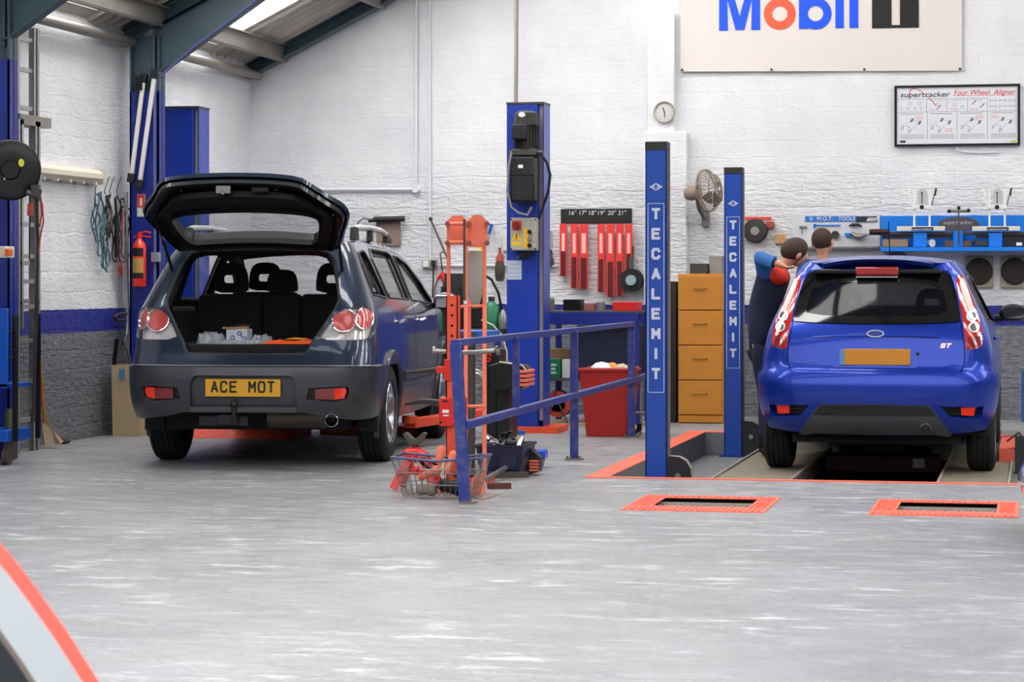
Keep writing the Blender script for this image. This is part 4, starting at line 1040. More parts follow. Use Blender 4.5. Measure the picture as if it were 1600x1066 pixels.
# ------------------------------------------------------------------ floor ironwork
ribs = mat('ribbed_orange_plate', '#f2694e', .45, wear=.6, wearcol='#d9b2a4', scale=30)
for i, (a, b, c, d) in enumerate(ROLLERS):
    t = thing('roller_bed', 'floor-sunk brake roller bed with orange ribbed frame, ' + ('on the left, before the pit lip' if i == 0 else 'on the right, behind the blue hatchback'), 'roller bed', ((a + b) / 2, (c + d) / 2, 0), group='brake roller beds in the floor')
    ia, ib, ic, id_ = a + .14, b - .12, c + .25, d - .12
    mb = MB(); mb.box(a, b, c, ic, 0, .006).box(a, b, id_, d, 0, .006).box(a, ia, ic, id_, 0, .006).box(ib, b, ic, id_, 0, .006)
    k = 0
    for (x0, x1, y0, y1) in ((a + .02, b - .02, c + .02, ic - .02), (a + .02, b - .02, id_ + .015, d - .015), ):
        x = x0
        while x < x1: mb.box(x, x + .012, y0, y1, .006, .012); x += .034
    for (x0, x1) in ((a + .02, ia - .015), (ib + .015, b - .02)):
        y = ic
        while y < id_: mb.box(x0, x1, y, y + .012, .006, .012); y += .034
    mb.build('cover_frame', ribs, t, smooth=False)
    mb = MB(); mb.add([(a + .02, c + .02, -.25), (b - .02, c + .02, -.25), (b - .02, d - .02, -.25), (a + .02, d - .02, -.25), (a + .02, c + .02, 0), (b - .02, c + .02, 0), (b - .02, d - .02, 0), (a + .02, d - .02, 0)],
                      [(0, 1, 2, 3), (0, 4, 5, 1), (1, 5, 6, 2), (2, 6, 7, 3), (3, 7, 4, 0)])
    mb.build('pit_box', mat('pit_dark', '#3b3936', .8), t, smooth=False)
    for y in (ic + .13, id_ - .08):
        mb = MB(); mb.cyl((ia - .05, y, -.10), (ib + .05, y, -.10), .085, n=28); mb.build('roller', mat('grit_roller', '#76736e', .85, wear=.6, wearcol='#9a958d', scale=25, bump=.6, bscale=250), t)

# four-post lift: runways, posts
RW = mat('dusty_runway_steel', '#7c7466', .6, metal=.2, wear=.6, wearcol='#9c8a68', scale=2.5)
for i, (a, b) in enumerate(((-2.22, -1.66), (-.67, -.18))):
    t = thing('lift_runway', 'dusty steel lift runway under the %s wheels of the blue hatchback' % ('left' if i == 0 else 'right'), 'lift runway', ((a + b) / 2, 16.1, -.19), group='runways of the four-post lift')
    mb = MB(); mb.box(a, b, 15.9, 20.3, -.125, -.10).box(a, a + .05, 15.9, 20.3, -.19, -.125).box(b - .05, b, 15.9, 20.3, -.19, -.125); mb.build('deck', RW, t, smooth=False)
    mb = MB(); mb.box(a, a + .012, 15.9, 20.3, -.10, -.085).box(b - .012, b, 15.9, 20.3, -.10, -.085).box(a, b, 19.9, 19.93, -.1, -.03); mb.build('edge_strip', mat('pale_edge', '#a8a49a', .5, metal=.3), t, smooth=False)
    mb = MB(); mb.bar((a - .01, 15.86, -.03), (b + .01, 15.86, -.03), .02, .03); mb.cyl((a + .02, 15.86, -.02), (b - .02, 15.86, -.02), .012); mb.build('ramp_hinge', SATIN, t)

def post(px0, px1, d, ytop, label, letters=True, hw=.146):
    a, b = P(px0, 0, d), P(px1, 0, d); zt = P(0, ytop, d).z
    t = thing('lift_post', label, 'lift post', ((a.x + b.x) / 2, (a.y + b.y) / 2, -.19), group='posts of the four-post lift')
    x0 = t.location.x - hw / 2; x1 = t.location.x + hw / 2; y0 = t.location.y; y1 = y0 + .11; z0 = -.19
    mb = MB(); mb.box(x0, x1, y0, y0 + .012, z0, zt).box(x0, x0 + .01, y0, y1, z0, zt).box(x1 - .01, x1, y0, y0 + .035, z0, zt).box(x0, x1, y1 - .01, y1, z0, zt); mb.build('column', mat('lift_post_blue', '#1c47a4', .35, wear=.3, wearcol='#16306e', scale=5), t, smooth=False, bevel=.003)
    mb = MB(); mb.box(x1 - .03, x1 - .02, y0 + .03, y1 - .01, z0, zt); mb.build('inner_channel', BLACK, t, smooth=False)
    mb = MB(); mb.box(x1 - .008, x1 + .006, y1 - .016, y1 + .012, z0, zt); mb.build('edge_strip', mat('tan_edge', '#8d8274', .5), t, smooth=False)
    mb = MB(); mb.box(x0 - .002, x1 + .002, y0 - .003, y1 + .01, zt - .055, zt + .004); mb.build('cap', mat('brown_black_cap', '#2a2624', .5), t, bevel=.005)
    mb = MB(); mb.box(x0 - .04, x1 + .04, y0 - .02, y1 + .04, z0, z0 + .012); mb.build('foot_plate', NAVY, t)
    fr = facing((t.location.x, y0 - .001, 0))
    mb = MB(); zc = zt - .30
    plate(mb, [(-.045, zc), (0, zc + .026), (.045, zc), (0, zc - .026)], [], fr, .001, .2)
    e = mb.build('diamond_emblem', mat('pale_decal', '#c3ccdf', .5), t, smooth=False)
    mb = MB(); zc2 = zc
    mb.add([fr(u, zc + v, .002) for u, v in ((-.022, -.002), (.022, -.002), (.022, .002), (-.022, .002))], [(0, 1, 2, 3)])
    mb.add([fr(u, zc + v, .002) for u, v in ((-.012, .004), (.012, .004), (0, .018))], [(0, 1, 2)]); mb.add([fr(u, zc + v, .002) for u, v in ((-.012, -.004), (0, -.018), (.012, -.004))], [(0, 1, 2)])
    mb.build('emblem_mark', NAVY, e, smooth=False)
    zb = zt - .41; zl = zb - 1.27
    mb = MB()
    for u0, u1, v0, v1 in ((-.056, .056, zb - .004, zb), (-.056, .056, zl, zl + .004), (-.056, -.052, zl, zb), (.052, .056, zl, zb)):
        mb.add([fr(u0, v0, .001), fr(u1, v0, .001), fr(u1, v1, .001), fr(u0, v1, .001)], [(0, 1, 2, 3)])
    mb.build('lettering_border', MC['pale_decal'], t, smooth=False)
    mb = MB()
    for k, ch in enumerate('TECALEMIT'):
        f2 = flatfn((t.location.x, y0 - .001, zb - .11 - k * .134), (1, 0, 0), (0, 0, 1))
        stroke_text(mb, ch, f2, .078, .062, .01, .019)
    tag(mb.build('lettering', MC['pale_decal'], t, smooth=False), kind='stuff')
    # cable guard beside the foot
    g = MB(); gx0, gz = x1 + .012, z0
    w_ = .155
    g.prism([(gx0, gz), (gx0 + w_, gz), (gx0 + w_, gz + .14), (gx0 + w_ * .93, gz + .22), (gx0 + w_ * .75, gz + .27), (gx0 + w_ * .45, gz + .295), (gx0, gz + .30)], y0 + .02, y0 + .035)
    gg = g.build('cable_guard', mat('black_guard_plate', '#2a2c30', .45, metal=.3), t, smooth=False)
    g = MB(); pts = [(gx0, gz + .303), (gx0 + w_ * .45, gz + .298), (gx0 + w_ * .75, gz + .272), (gx0 + w_ * .94, gz + .222), (gx0 + w_ * 1.01, gz + .14), (gx0 + w_ * 1.01, gz)]
    for p, q in zip(pts, pts[1:]): g.bar((p[0], y0 + .045, p[1]), (q[0], y0 + .045, q[1]), .10, .006, up=(0, 1, 0)) if False else g.add([(p[0], y0 + .01, p[1]), (q[0], y0 + .01, q[1]), (q[0], y0 + .11, q[1]), (p[0], y0 + .11, p[1])], [(0, 1, 2, 3)])
    g.build('guard_edge', mat('tan_edge'), gg, smooth=False)
    g = MB(); g.cyl((gx0 + .06, y0 + .005, gz + .17), (gx0 + .06, y0 + .03, gz + .17), .02, n=12); g.build('guard_bolt', STEEL, gg)
    return t
post(1009, 1041, 16.3, 222, 'nearer blue lift post at the pit corner, lettered down its face')
post(1132, 1159, 20.35, 262, 'farther blue lift post, beside the wall fan and the wooden drawers', hw=.152)
# lift latch and hoop at the right of the pit
t = thing('lift_latch', 'small dark steel latch box with a bent rod at the right edge of the pit', 'latch', tuple(gx(1594, 18.6, -.19)))
q = P(1586, 718, 18.6); mb = MB(); mb.box(q.x, q.x + .25, q.y, q.y + .15, -.19, P(0, 682, 18.6).z); mb.build('box', mat('dark_grey_steel', '#34373c', .5), t, bevel=.005)
mb = MB(); mb.tube([P(1573, 690, 18.6), P(1592, 676, 18.6), P(1594, 677, 18.6), P(1598, 690, 18.6)], .008, 6); mb.build('rod', STEELD, t)
a = P(1567, 670, 20.7); b = P(1586, 688, 19.8)
mb = MB(); mb.box(.56, .75, 18.9, 20.3, 0.0, .03) if False else mb.box(a.x, a.x + .12, 19.0, 20.4, -.1, .0)
tag(mb.build('ramp_plate', mat('orange_floor_paint'), None), 'flat orange steel plate beside the front wheel of the blue hatchback', 'steel plate')

# ------------------------------------------------------------------ two-post lift
def lcol(px0, px1, d, label, left):
    a = P((px0 + px1) / 2, 0, d); zt = 2.78; w = .32
    t = thing('lift_column', label, 'lift column', (a.x, a.y, 0), group='columns of the two-post lift')
    x0, x1 = a.x - w / 2, a.x + w / 2; y0, y1 = a.y, a.y + .28
    s_ = 1 if left else -1
    mb = MB(); oy = .0
    pr = [(x0, y0), (x1 - .0, y0), (x1, y0 + .02), (x1, y1), (x0, y1)]
    mb.prism([(x0, y0), (x1 - .055, y0), (x1 - .045, y0 + .02), (x1 - .045, y1 - .05), (x1 - .0, y1 - .05), (x1, y1), (x0, y1)], 0, zt, 'xy')
    mb.build('column', BLUE, t, smooth=False, bevel=.004)
    mb = MB(); mb.box(x1 - .042, x1 - .006, y0 + .03, y0 + .05, .1, zt); mb.build('guide_strip', mat('tan_edge'), t, smooth=False)
    mb = MB(); mb.box(x1 - .008, x1, y0 + .01, y1 - .05, .05, zt); mb.build('corner_rail', BLUE, t, smooth=False)
    mb = MB(); mb.box(x0 - .004, x1 + .004, y0 - .004, y1 + .004, zt, zt + .02); mb.build('top_cap', STEELD, t, bevel=.003)
    return t, x0, x1, y0, y1
cl, *_ = lcol(253, 313, 21.1, 'blue lift column behind the estate car, next to the left wall', True)
cr, x0, x1, y0, y1 = lcol(792, 849, 20.6, 'blue lift column carrying the motor and control box', False)
f20 = lambda px, py, off=0.0: P(px, py, 20.6) - Vector((0, off + .02, 0))
# motor unit
MOT = mat('dusty_black_motor', '#2b2826', .55, wear=.6, wearcol='#5a4f46', scale=8)
mo = thing('lift_motor', 'black electric motor bolted near the top of the lift column', 'motor', tuple(f20(827, 235)))
c0, c1 = f20(827, 175), f20(827, 236); c0.y = c1.y = y0 - .12
rr = 19 / 3800 * 20.6
mb = MB(); mb.lathe([(rr * .6, .0), (rr * .95, -.02), (rr, -.06), (rr, -.12)], c0, (0, 0, 1), 24); mb.build('fan_cowl', MOT, mo)
mb = MB(); mb.cyl(c0 - Vector((0, 0, .11)), c1, rr * .82, n=24)
for k in range(20):
    a_ = 2 * PI * k / 20; mb.cb(((c0 + c1) / 2 - Vector((0, 0, .05))) + Vector((rr * .9 * math.cos(a_), rr * .9 * math.sin(a_), 0)), .02, .006, (c0 - c1).z - .13, Matrix.Rotation(a_, 3, 'Z'))
mb.build('finned_housing', MOT, mo)
mb = MB(); q = f20(822, 208); mb.box(q.x - .065, q.x + .055, y0 - .27, y0 - .17, q.z - .07, q.z + .06); mb.build('terminal_box', BLACK, mo, bevel=.012)
mb = MB(); q = f20(810, 210); mb.box(q.x - .025, q.x + .025, y0 - .1, y0 - .02, q.z - .12, q.z + .12); mb.build('capacitor', BLACK, mo, bevel=.01)
mb = MB(); q = f20(824, 182); plate(mb, [(.03 * math.cos(a * PI / 8), .02 * math.sin(a * PI / 8)) for a in range(16)], [], facing((q.x, y0 - .12 - rr - .002, q.z)), .002); mb.build('maker_sticker', PAPER, mo, smooth=False)
q0, q1 = f20(806, 235), f20(846, 245)
mb = MB(); mb.box(q0.x, q1.x, y0 - .2, y0 - .02, q1.z, q0.z); mb.cyl((q0.x - .03, y0 - .14, (q0.z + q1.z) / 2), (q1.x + .05, y0 - .14, (q0.z + q1.z) / 2), .022); mb.build('pump_block', STEELD, mo, bevel=.008)
tk = MB(); a, b = f20(804, 246), f20(844, 317); tk.box(a.x, b.x, y0 - .22, y0 - .01, b.z, a.z); tko = tag(tk.build('oil_tank', BLACK, mo, bevel=.02), None)
tk = MB(); tk.box(a.x - .003, b.x + .003, y0 - .224, y0 - .01, (a.z + b.z) / 2 + .03, (a.z + b.z) / 2 + .037); tk.build('tank_seam', SATIN, tko)
mb = MB(); q = f20(822, 262); mb.box(q.x - .02, q.x + .02, y0 - .226, y0 - .221, q.z - .014, q.z + .014); mb.build('tank_label', PAPER, tko)
H = lambda px, py, o_=.15: Vector((f20(px, py).x, y0 - o_, f20(px, py).z))
mb = MB(); mb.tube([H(840, 238), H(852, 243), H(862, 256), H(867, 275), H(864, 300), H(856, 322), H(848, 343)], .012, 8); tag(mb.build('hydraulic_hose', SATIN), 'black hydraulic hose looping out from the lift motor down to the column edge', 'hose')
mb = MB(); mb.tube([H(808, 240, .24), H(803, 262, .24), H(801, 300, .24), H(806, 325, .2), H(818, 334, .2), H(832, 337, .2), H(839, 325, .2)], .009, 8); tag(mb.build('power_cable', mat('grey_cable', '#8b867c', .5)), 'thin grey cable running down the left side of the motor tank', 'cable')
# control box
cbx = thing('control_box', 'grey control box with red rotary switch, warning triangle and three buttons', 'control box', tuple(H(821, 392, .1)))
a, b = H(801, 341), H(843, 392)
mb = MB(); mb.box(a.x, b.x, y0 - .12, y0 - .005, b.z, a.z); mb.build('enclosure', mat('grey_enclosure', '#a9a498', .5, wear=.2), cbx, bevel=.008)
ff = facing((a.x, y0 - .121, a.z)); pxm = 20.6 / 3800
fp = lambda px, py: ((px - 801) * pxm, -(py - 341) * pxm)
def rectp(px0, py0, px1, py1):
    (u0, v0), (u1, v1) = fp(px0, py0), fp(px1, py1); return [(u0, v1), (u1, v1), (u1, v0), (u0, v0)]
mb = MB(); plate(mb, rectp(804, 345.5, 819, 360), [], ff, .004); sw = mb.build('switch_plate', mat('orange_red_plate', '#c9502e', .5), cbx, smooth=False)
u, v = fp(811, 352.5); q = ff(u, v, 0); mb = MB(); mb.cyl(q, q - Vector((0, .03, 0)), .034, n=20); mb.cb(q - Vector((0, .035, 0)), .02, .03, .06); mb.build('rotary_switch', mat('dark_red_knob', '#8e1c14', .4), sw)
mb = MB(); plate(mb, [fp(803, 376), fp(819, 376), fp(811, 361)], [], ff, .003); wt = mb.build('warning_triangle', YEL, cbx, smooth=False)
mb = MB(); plate(mb, rectp(803, 378, 819, 384), [], ff, .003); mb.build('warning_label', YEL, cbx, smooth=False)
mb = MB(); plate(mb, rectp(810.3, 365, 811.7, 374), [], lambda u_, v_, o_: ff(u_, v_, o_ + .003), .002); mb.build('triangle_mark', INK, wt, smooth=False)
mb = MB(); plate(mb, rectp(822, 357, 829, 388), [], ff, .003); mb.build('button_label', YEL, cbx, smooth=False)
for py, m_ in ((363, SATIN), (373.5, mat('grey_button', '#7e7a74', .4)), (384, SATIN)):
    u, v = fp(832, py); q = ff(u, v, 0); mb = MB(); mb.cyl(q, q - Vector((0, .02, 0)), .018, n=16); mb.build('push_button', m_, cbx)
for px, py in ((803, 343.5), (841, 343.5), (803, 389.5), (841, 389.5)):
    u, v = fp(px, py); q = ff(u, v, 0); mb = MB(); mb.cyl(q, q - Vector((0, .004, 0)), .008, n=8); mb.build('screw', INK, cbx)
mb = MB()
for k, px in enumerate((822, 828, 834)): mb.tube([H(px, 391, .06), H(px, 397, .06), H(px - 6, 400, .05), H(px - 13, 404, .04)], .008, 6)
mb.build('cable_gland', STEELD, cbx)
# notice sheet on the column
a, b = H(791, 407, .003), H(815, 437, .003)
mb = MB(); mb.box(a.x, b.x, y0 - .004, y0 - .001, b.z, a.z); o = mb.build('notice_sheet', mat('pale_notice', '#b9c4d8', .6)); tag(o, 'small white printed notice stuck on the blue lift column below the control box', 'notice')
mb = MB()
for k in range(4): mb.box(a.x + .008, b.x - .008, y0 - .0050, y0 - .0042, a.z - .035 - k * .036, a.z - .031 - k * .036)
tag(mb.build('printed_line', mat('grey_print', '#8793a8', .7), o), kind='stuff')
# orange base plates
CHQ = mat('orange_chequer_plate', '#e5533a', .4, wear=.6, wearcol='#f0a08c', scale=35)
def baseplate(name, px0, px1, d, w, h, label, ramp=False):
    a, b = gx(px0, d), gx(px1, d); yy = a.y
    mb = MB(); mb.box(a.x, b.x, yy, yy + w, 0, h)
    if ramp: mb.add([(a.x, yy - .12, 0.002), (b.x, yy - .12, 0.002), (b.x, yy, h), (a.x, yy, h)], [(0, 1, 2, 3)])
    if ramp:
        n = int((b.x - a.x) / .05)
        for i in range(n):
            for j in range(3): mb.bar((a.x + i * .05 + (j % 2) * .025, yy - .1 + j * .035, .008 + j * h * .3), (a.x + i * .05 + .025 + (j % 2) * .025, yy - .1 + j * .035 + .015, .012 + j * h * .3), .006, .004)
    return tag(mb.build(name, CHQ if ramp else ORANGE, smooth=False), label, 'base plate')
baseplate('lift_base_plate', 195, 250, 20.3, .4, .06, 'orange floor plate end sticking out left of the estate car beside the wooden box')
baseplate('lift_base_plate', 290, 470, 20.0, .5, .07, 'orange chequered ramp plate seen under the middle of the estate car', True)
baseplate('lift_base_plate', 500, 696, 20.4, .5, .07, 'orange floor plate under the right side of the estate car')
a, b = gx(765, 20.4), gx(870, 20.4); mb = MB(); mb.box(a.x, b.x, y0 - .12, y1 + .1, 0, .05); mb.build('base_plate', ORANGE, cr, smooth=False)
# lift arms under the car
for px0, py0, d0_, px1, py1, d1_, lab in ((790, 640, 20.4, 640, 662, 18.6, 'orange lift arm reaching in under the estate car sill, in front of the column'),):
    mb = MB(); a, b = P(px0, py0, d0_), P(px1, py1, d1_); mb.bar(a, b, .1, .07); mb.cyl(b, b + Vector((0, 0, .06)), .06, n=16); tag(mb.build('swing_arm', ORANGE, cr, bevel=.006), 'orange swing arm')

# ------------------------------------------------------------------ blue guard rail
rail = thing('guard_rail', 'long blue steel guard rail of two bars on three posts beside the pit', 'guard rail', (-3.245, 13.7, 0))
RB = BLUEW; rx = -3.245
topz, lowz = .93, .455
a0_ = G(727, 787); pt = P(712, 538, 14.07)
mb = MB(); mb.bar((a0_.x, a0_.y, 0), (pt.x, pt.y, topz), .065, .05, up=(0, 1, 0)); mb.build('rail_post', RB, rail, bevel=.004)
for (px, py) in ((895, 719), (985, 684)):
    g = G(px, py); mb = MB(); mb.bar((rx, g.y, 0), (rx, g.y, topz), .055, .05, up=(0, 1, 0)); p_ = mb.build('rail_post', RB, rail, bevel=.004)
    mb = MB(); mb.box(rx - .06, rx + .06, g.y - .05, g.y + .06, 0, .012)
    for s1 in (-1, 1):
        mb.cyl((rx + s1 * .045, g.y - .03, .012), (rx + s1 * .045, g.y - .03, .03), .009, n=6)
    mb.build('foot_plate', mat('rusty_plate', '#7d6c58', .6, metal=.3), p_)
mb = MB(); mb.box(a0_.x - .03, a0_.x + .06, a0_.y - .03, a0_.y + .05, 0, .012); mb.build('foot_plate', mat('rusty_plate'), rail)
ye = G(985, 684).y
mb = MB(); mb.bar((pt.x, pt.y - .02, topz), (rx, ye + .03, topz), .05, .04); mb.build('top_bar', RB, rail, bevel=.004)
ls = a0_.lerp(pt, lowz / topz)
mb = MB(); mb.bar((ls.x + .03, ls.y, lowz), (rx, ye + 1.0, lowz + .02), .05, .045); mb.build('lower_bar', RB, rail, bevel=.004)
mb = MB(); g = G(895, 719); yb = P(810, 0, 15.5).y; mb.bar((rx, yb, lowz), (rx, yb, topz), .04, .04, up=(0, 1, 0)); mb.build('infill_bar', RB, rail)

# ------------------------------------------------------------------ clutter between the bays
D1 = 15.4
def rodp(mb, pts, r, n=8): return mb.tube([P(*p) for p in pts], r, n)
# orange perforated tube stand
pst = thing('perforated_post', 'upright orange square tube with a column of pin holes and a red pump bracket', 'post', tuple(gx(706, 14.75)))
b0 = gx(706, 14.75); wd = 18.5 / 3800 * 14.75; zt = P(0, 462, 14.75).z
holes_ = [(0, P(0, py, 14.75).z) for py in (477, 493, 509, 525, 541)]
fpst = facing((b0.x, b0.y, 0))
mb = MB(); plate(mb, [(-wd / 2, 0), (wd / 2, 0), (wd / 2, zt), (-wd / 2, zt)], [[(.008 * math.cos(k * PI / 5), z + .008 * math.sin(k * PI / 5)) for k in range(10)] for _, z in holes_], fpst, .006)
mb.box(b0.x - wd / 2, b0.x - wd / 2 + .006, b0.y, b0.y + wd, 0, zt).box(b0.x + wd / 2 - .006, b0.x + wd / 2, b0.y, b0.y + wd, 0, zt).box(b0.x - wd / 2, b0.x + wd / 2, b0.y + wd - .006, b0.y + wd, 0, zt)
mb.build('tube', ORANGE, pst, smooth=False)
mb = MB(); mb.box(b0.x - wd / 2 + .008, b0.x + wd / 2 - .008, b0.y + .03, b0.y + .034, .02, zt - .02); mb.build('inner_shade_sheet', INK, pst, smooth=False)  # black sheet imitates the shade inside the hollow tube behind the pin holes
def zb_(py, d=14.75): return P(0, py, d).z
mb = MB(); mb.box(b0.x - .045, b0.x + .045, b0.y - .012, b0.y + wd + .01, zb_(595), zb_(562)); mb.cyl((b0.x, b0.y - .02, zb_(571)), (b0.x, b0.y, zb_(571)), .010); mb.cyl((b0.x, b0.y - .02, zb_(586)), (b0.x, b0.y, zb_(586)), .010); mb.box(b0.x - .1, b0.x - .04, b0.y, b0.y + .04, zb_(584), zb_(573)); mb.build('clamp', RED, pst, bevel=.003)
bk = MB(); bk.prism([(b0.x - .072, zb_(666)), (b0.x + .01, zb_(666)), (b0.x + .045, zb_(650)), (b0.x + .075, zb_(650)), (b0.x + .075, zb_(622)), (b0.x - .072, zb_(622))], b0.y - .035, b0.y + .09)
bko = bk.build('pump_bracket', RED, pst, bevel=.004)
bk = MB(); bk.box(b0.x - .05, b0.x - .01, b0.y - .0365, b0.y - .0355, zb_(645), zb_(640)).box(b0.x - .045, b0.x - .012, b0.y - .0365, b0.y - .0355, zb_(650), zb_(648)); bk.build('rating_sticker', PAPER, bko)
bk = MB(); bk.box(b0.x - .05, b0.x - .015, b0.y - .0366, b0.y - .0356, zb_(628), zb_(625.5)); bk.cyl((b0.x - .06, b0.y - .04, zb_(660)), (b0.x - .06, b0.y - .03, zb_(660)), .008); bk.build('bracket_slot', INK, bko)
mb = MB(); mb.box(b0.x - .14, b0.x + .16, b0.y - .02, b0.y + .12, 0, .012); mb.build('base', ORANGE, pst)
# steel arm pieces reaching over to the car
mb = MB(); rodp(mb, [(694, 577, 14.9), (662, 580, 15.3), (636, 582, 15.8)], [.018, .015, .008]); tag(mb.build('pry_bar', STEELD), 'flat dark pry bar laid level through the red clamp towards the car door', 'pry bar')
mb = MB(); rodp(mb, [(690, 630, 14.95), (660, 627, 15.3), (634, 632, 15.8)], [.022, .018, .01]); tag(mb.build('lever_bar', STEELD), 'lower dark lever bar beside the pump bracket, pointing at the sill', 'lever')
mb = MB(); rodp(mb, [(775, 548, 15.2), (742, 551, 15.1), (716, 551, 15.0), (680, 549, 15.0)], .014); mb.cyl(P(775, 548, 15.2), P(781, 547.5, 15.2), .03); mb.cyl(P(680, 549, 15), P(676, 549, 15), .03); tag(mb.build('torque_bar', STEEL), 'steel bar with a socket end lying level behind the blue rail post', 'bar')

# spring compressor: four orange rods with two octagonal plates
sc = thing('spring_compressor', 'tall orange coil spring compressor with two angular top plates and long rods', 'spring compressor', tuple(gx(735, 16.0)))
D2 = 16.0
def octp(px0, px1, py0, py1, d, cut=8):
    q = [(px0 + cut, py0), (px1 - cut, py0), (px1, py0 + cut), (px1, py1 - 4), (px1 - 4, py1), (px0 + 4, py1), (px0, py1 - 4), (px0, py0 + cut)]
    return [P(x, y, d) for x, y in q]
def slab(mb, pts, th):
    n = len(pts); o_ = Vector((-sa, ca, 0)) * th
    mb.add(pts + [p + o_ for p in pts], [tuple(range(n)), tuple(range(n, 2 * n))[::-1]] + [(i, n + i, n + (i + 1) % n, (i + 1) % n) for i in range(n)])
mb = MB(); slab(mb, octp(730, 762, 336, 386, D2, 10), .015); mb.build('top_plate', ORANGEP, sc, smooth=False)
mb = MB(); slab(mb, octp(698, 731, 337, 383, D2 + .12, 9), .015); mb.build('top_plate', ORANGEP, sc, smooth=False)
for px, d_, y0_, y1_ in ((701, D2, 345, 462), (728, D2 - .05, 345, 470), (757, D2, 386, 520), (733, D2 + .1, 470, 540)):
    mb = MB(); rodp(mb, [(px, y0_, d_), (px, y1_, d_)], .013); mb.build('rod', ORANGEP, sc)
for py, k in ((350, 0), (379, 0)):
    mb = MB(); rodp(mb, [(699, py, D2 - .04), (731, py, D2 - .04)], .012); mb.build('cross_bar', ORANGEP, sc)
mb = MB(); mb.bar(P(726, 343, D2 - .06), P(726, 470, D2 - .06), .035, .012, up=(1, 0, 0)); mb.build('screw_guide', STEELD, sc)
for px, py in ((699, 350), (699, 380), (733, 350), (733, 380), (761, 350), (761, 380)):
    mb = MB(); mb.cyl(P(px, py, D2 - .08), P(px, py, D2 + .03), .017, n=10); mb.build('bolt', mat('rusty_bolt', '#8a4a38', .5), sc)
for (a_, b_) in (((727, 300 + 0), 0),): pass
mb = MB(); rodp(mb, [(700, 480, D2), (758, 478, D2)], .010); mb.build('cross_bar', ORANGEP, sc)
for px, y0_, y1_ in ((728, 540, 766), (757, 540, 764)):
    mb = MB(); rodp(mb, [(px, 478, D2 - .05), (px, y1_ - 20, D2 - .4)], .014); mb.build('rod', ORANGEP, sc)
for py in (635,):
    mb = MB(); rodp(mb, [(729, py, D2 - .3), (758, py, D2 - .3)], .010); mb.build('cross_bar', ORANGEP, sc)
mb = MB(); q = gx(742, D2 - .4); mb.box(q.x - .11, q.x + .11, q.y - .05, q.y + .1, 0, .03); mb.build('base', ORANGE, sc)
mb = MB(); q = P(742, 425, D2 + .2); mb.lathe([(.02, .16), (.055, .14), (.06, .0), (.06, -.12), (.03, -.22), (.02, -.24)], q, (0, 0, 1), 18); mb.build('reservoir', mat('cloudy_plastic', '#a9a59c', .4, alpha=.8), sc)

# blue tray bench behind
bt = thing('tool_tray', 'shallow bright blue tool tray between the orange post and the rods', 'tray', tuple(P(735, 530, 16.6)))
a, b = P(706, 517, 16.6), P(767, 527, 16.6)
mb = MB(); mb.box(a.x, b.x, a.y, a.y + .35, b.z, a.z); mb.build('tray', mat('mid_blue_paint', '#1c5fb5', .4), bt, bevel=.004)
mb = MB(); mb.box(a.x + .01, a.x + .17, a.y - .03, a.y, b.z, a.z - .012); mb.build('tray_grip', STEELD, bt)
mb = MB(); mb.cyl((a.x + .1, a.y + .15, 0), (a.x + .1, a.y + .15, b.z), .03, n=12); mb.build('stand', STEELD, bt)

# black upright machine
mc = thing('test_machine', 'tall black wheeled machine with a horizontal head ending in red ribs', 'machine', tuple(gx(775, 18.2)))
dm = 18.2
a, b = gx(757, dm), gx(798, dm)
mb = MB(); mb.box(a.x, a.x + .12, a.y, a.y + .3, .0, P(0, 545, dm).z); mb.box(a.x + .09, b.x, a.y - .02, a.y + .3, .0, P(0, 590, dm).z); mb.build('column', mat('machine_black', '#0f0f11', .35), mc, bevel=.01)
mb = MB(); q0, q1 = P(776, 570, dm), P(838, 606, dm)
mb.prism([(q0.x, q1.z), (q0.x, q0.z), (q0.x + .09, q0.z + .03), (q1.x - .03, q0.z + .005), (q1.x, q0.z - .04), (q1.x - .01, q1.z + .03), (q1.x - .05, q1.z - .0)], a.y - .28, a.y - .02); hd = mb.build('head', mat('machine_black'), mc, bevel=.008)
mb = MB(); mb.tube([(q0.x + .09, a.y - .285, q0.z + .032), (q1.x - .03, a.y - .285, q0.z + .008), (q1.x, a.y - .285, q0.z - .035)], .006, 6); mb.build('pale_edging', CREAM, hd)
for k in range(4):
    mb = MB(); mb.box(q1.x - .055, q1.x + .012, a.y - .295, a.y - .03, q0.z - .05 - k * .032, q0.z - .028 - k * .032); mb.build('red_rib', ORANGEP, hd, bevel=.003)
mb = MB(); f5 = flatfn(P(761, 566, dm - .02), (1, 0, 0), (0, 0, 1)); stroke_text(mb, 'S', f5, .065, .055, .01, .014, shear=.2); mb.build('red_mark', RED, mc, smooth=False)
mb = MB()
mb.tube([P(752, 500, dm), P(770, 508, dm), P(785, 525, dm), P(792, 550, dm), P(792, 568, dm)], .007, 6); tag(mb.build('air_line', CREAM), 'pale air line curving over the black test machine', 'hose')
mb = MB(); mb.torus(P(742, 592, 17.6), (0, 1, 0), .06, .012, 20, 6); mb.torus(P(744, 594, 17.58), (0, 1, .1), .045, .012, 20, 6); mb.build('coiled_wire', STEEL, mc)

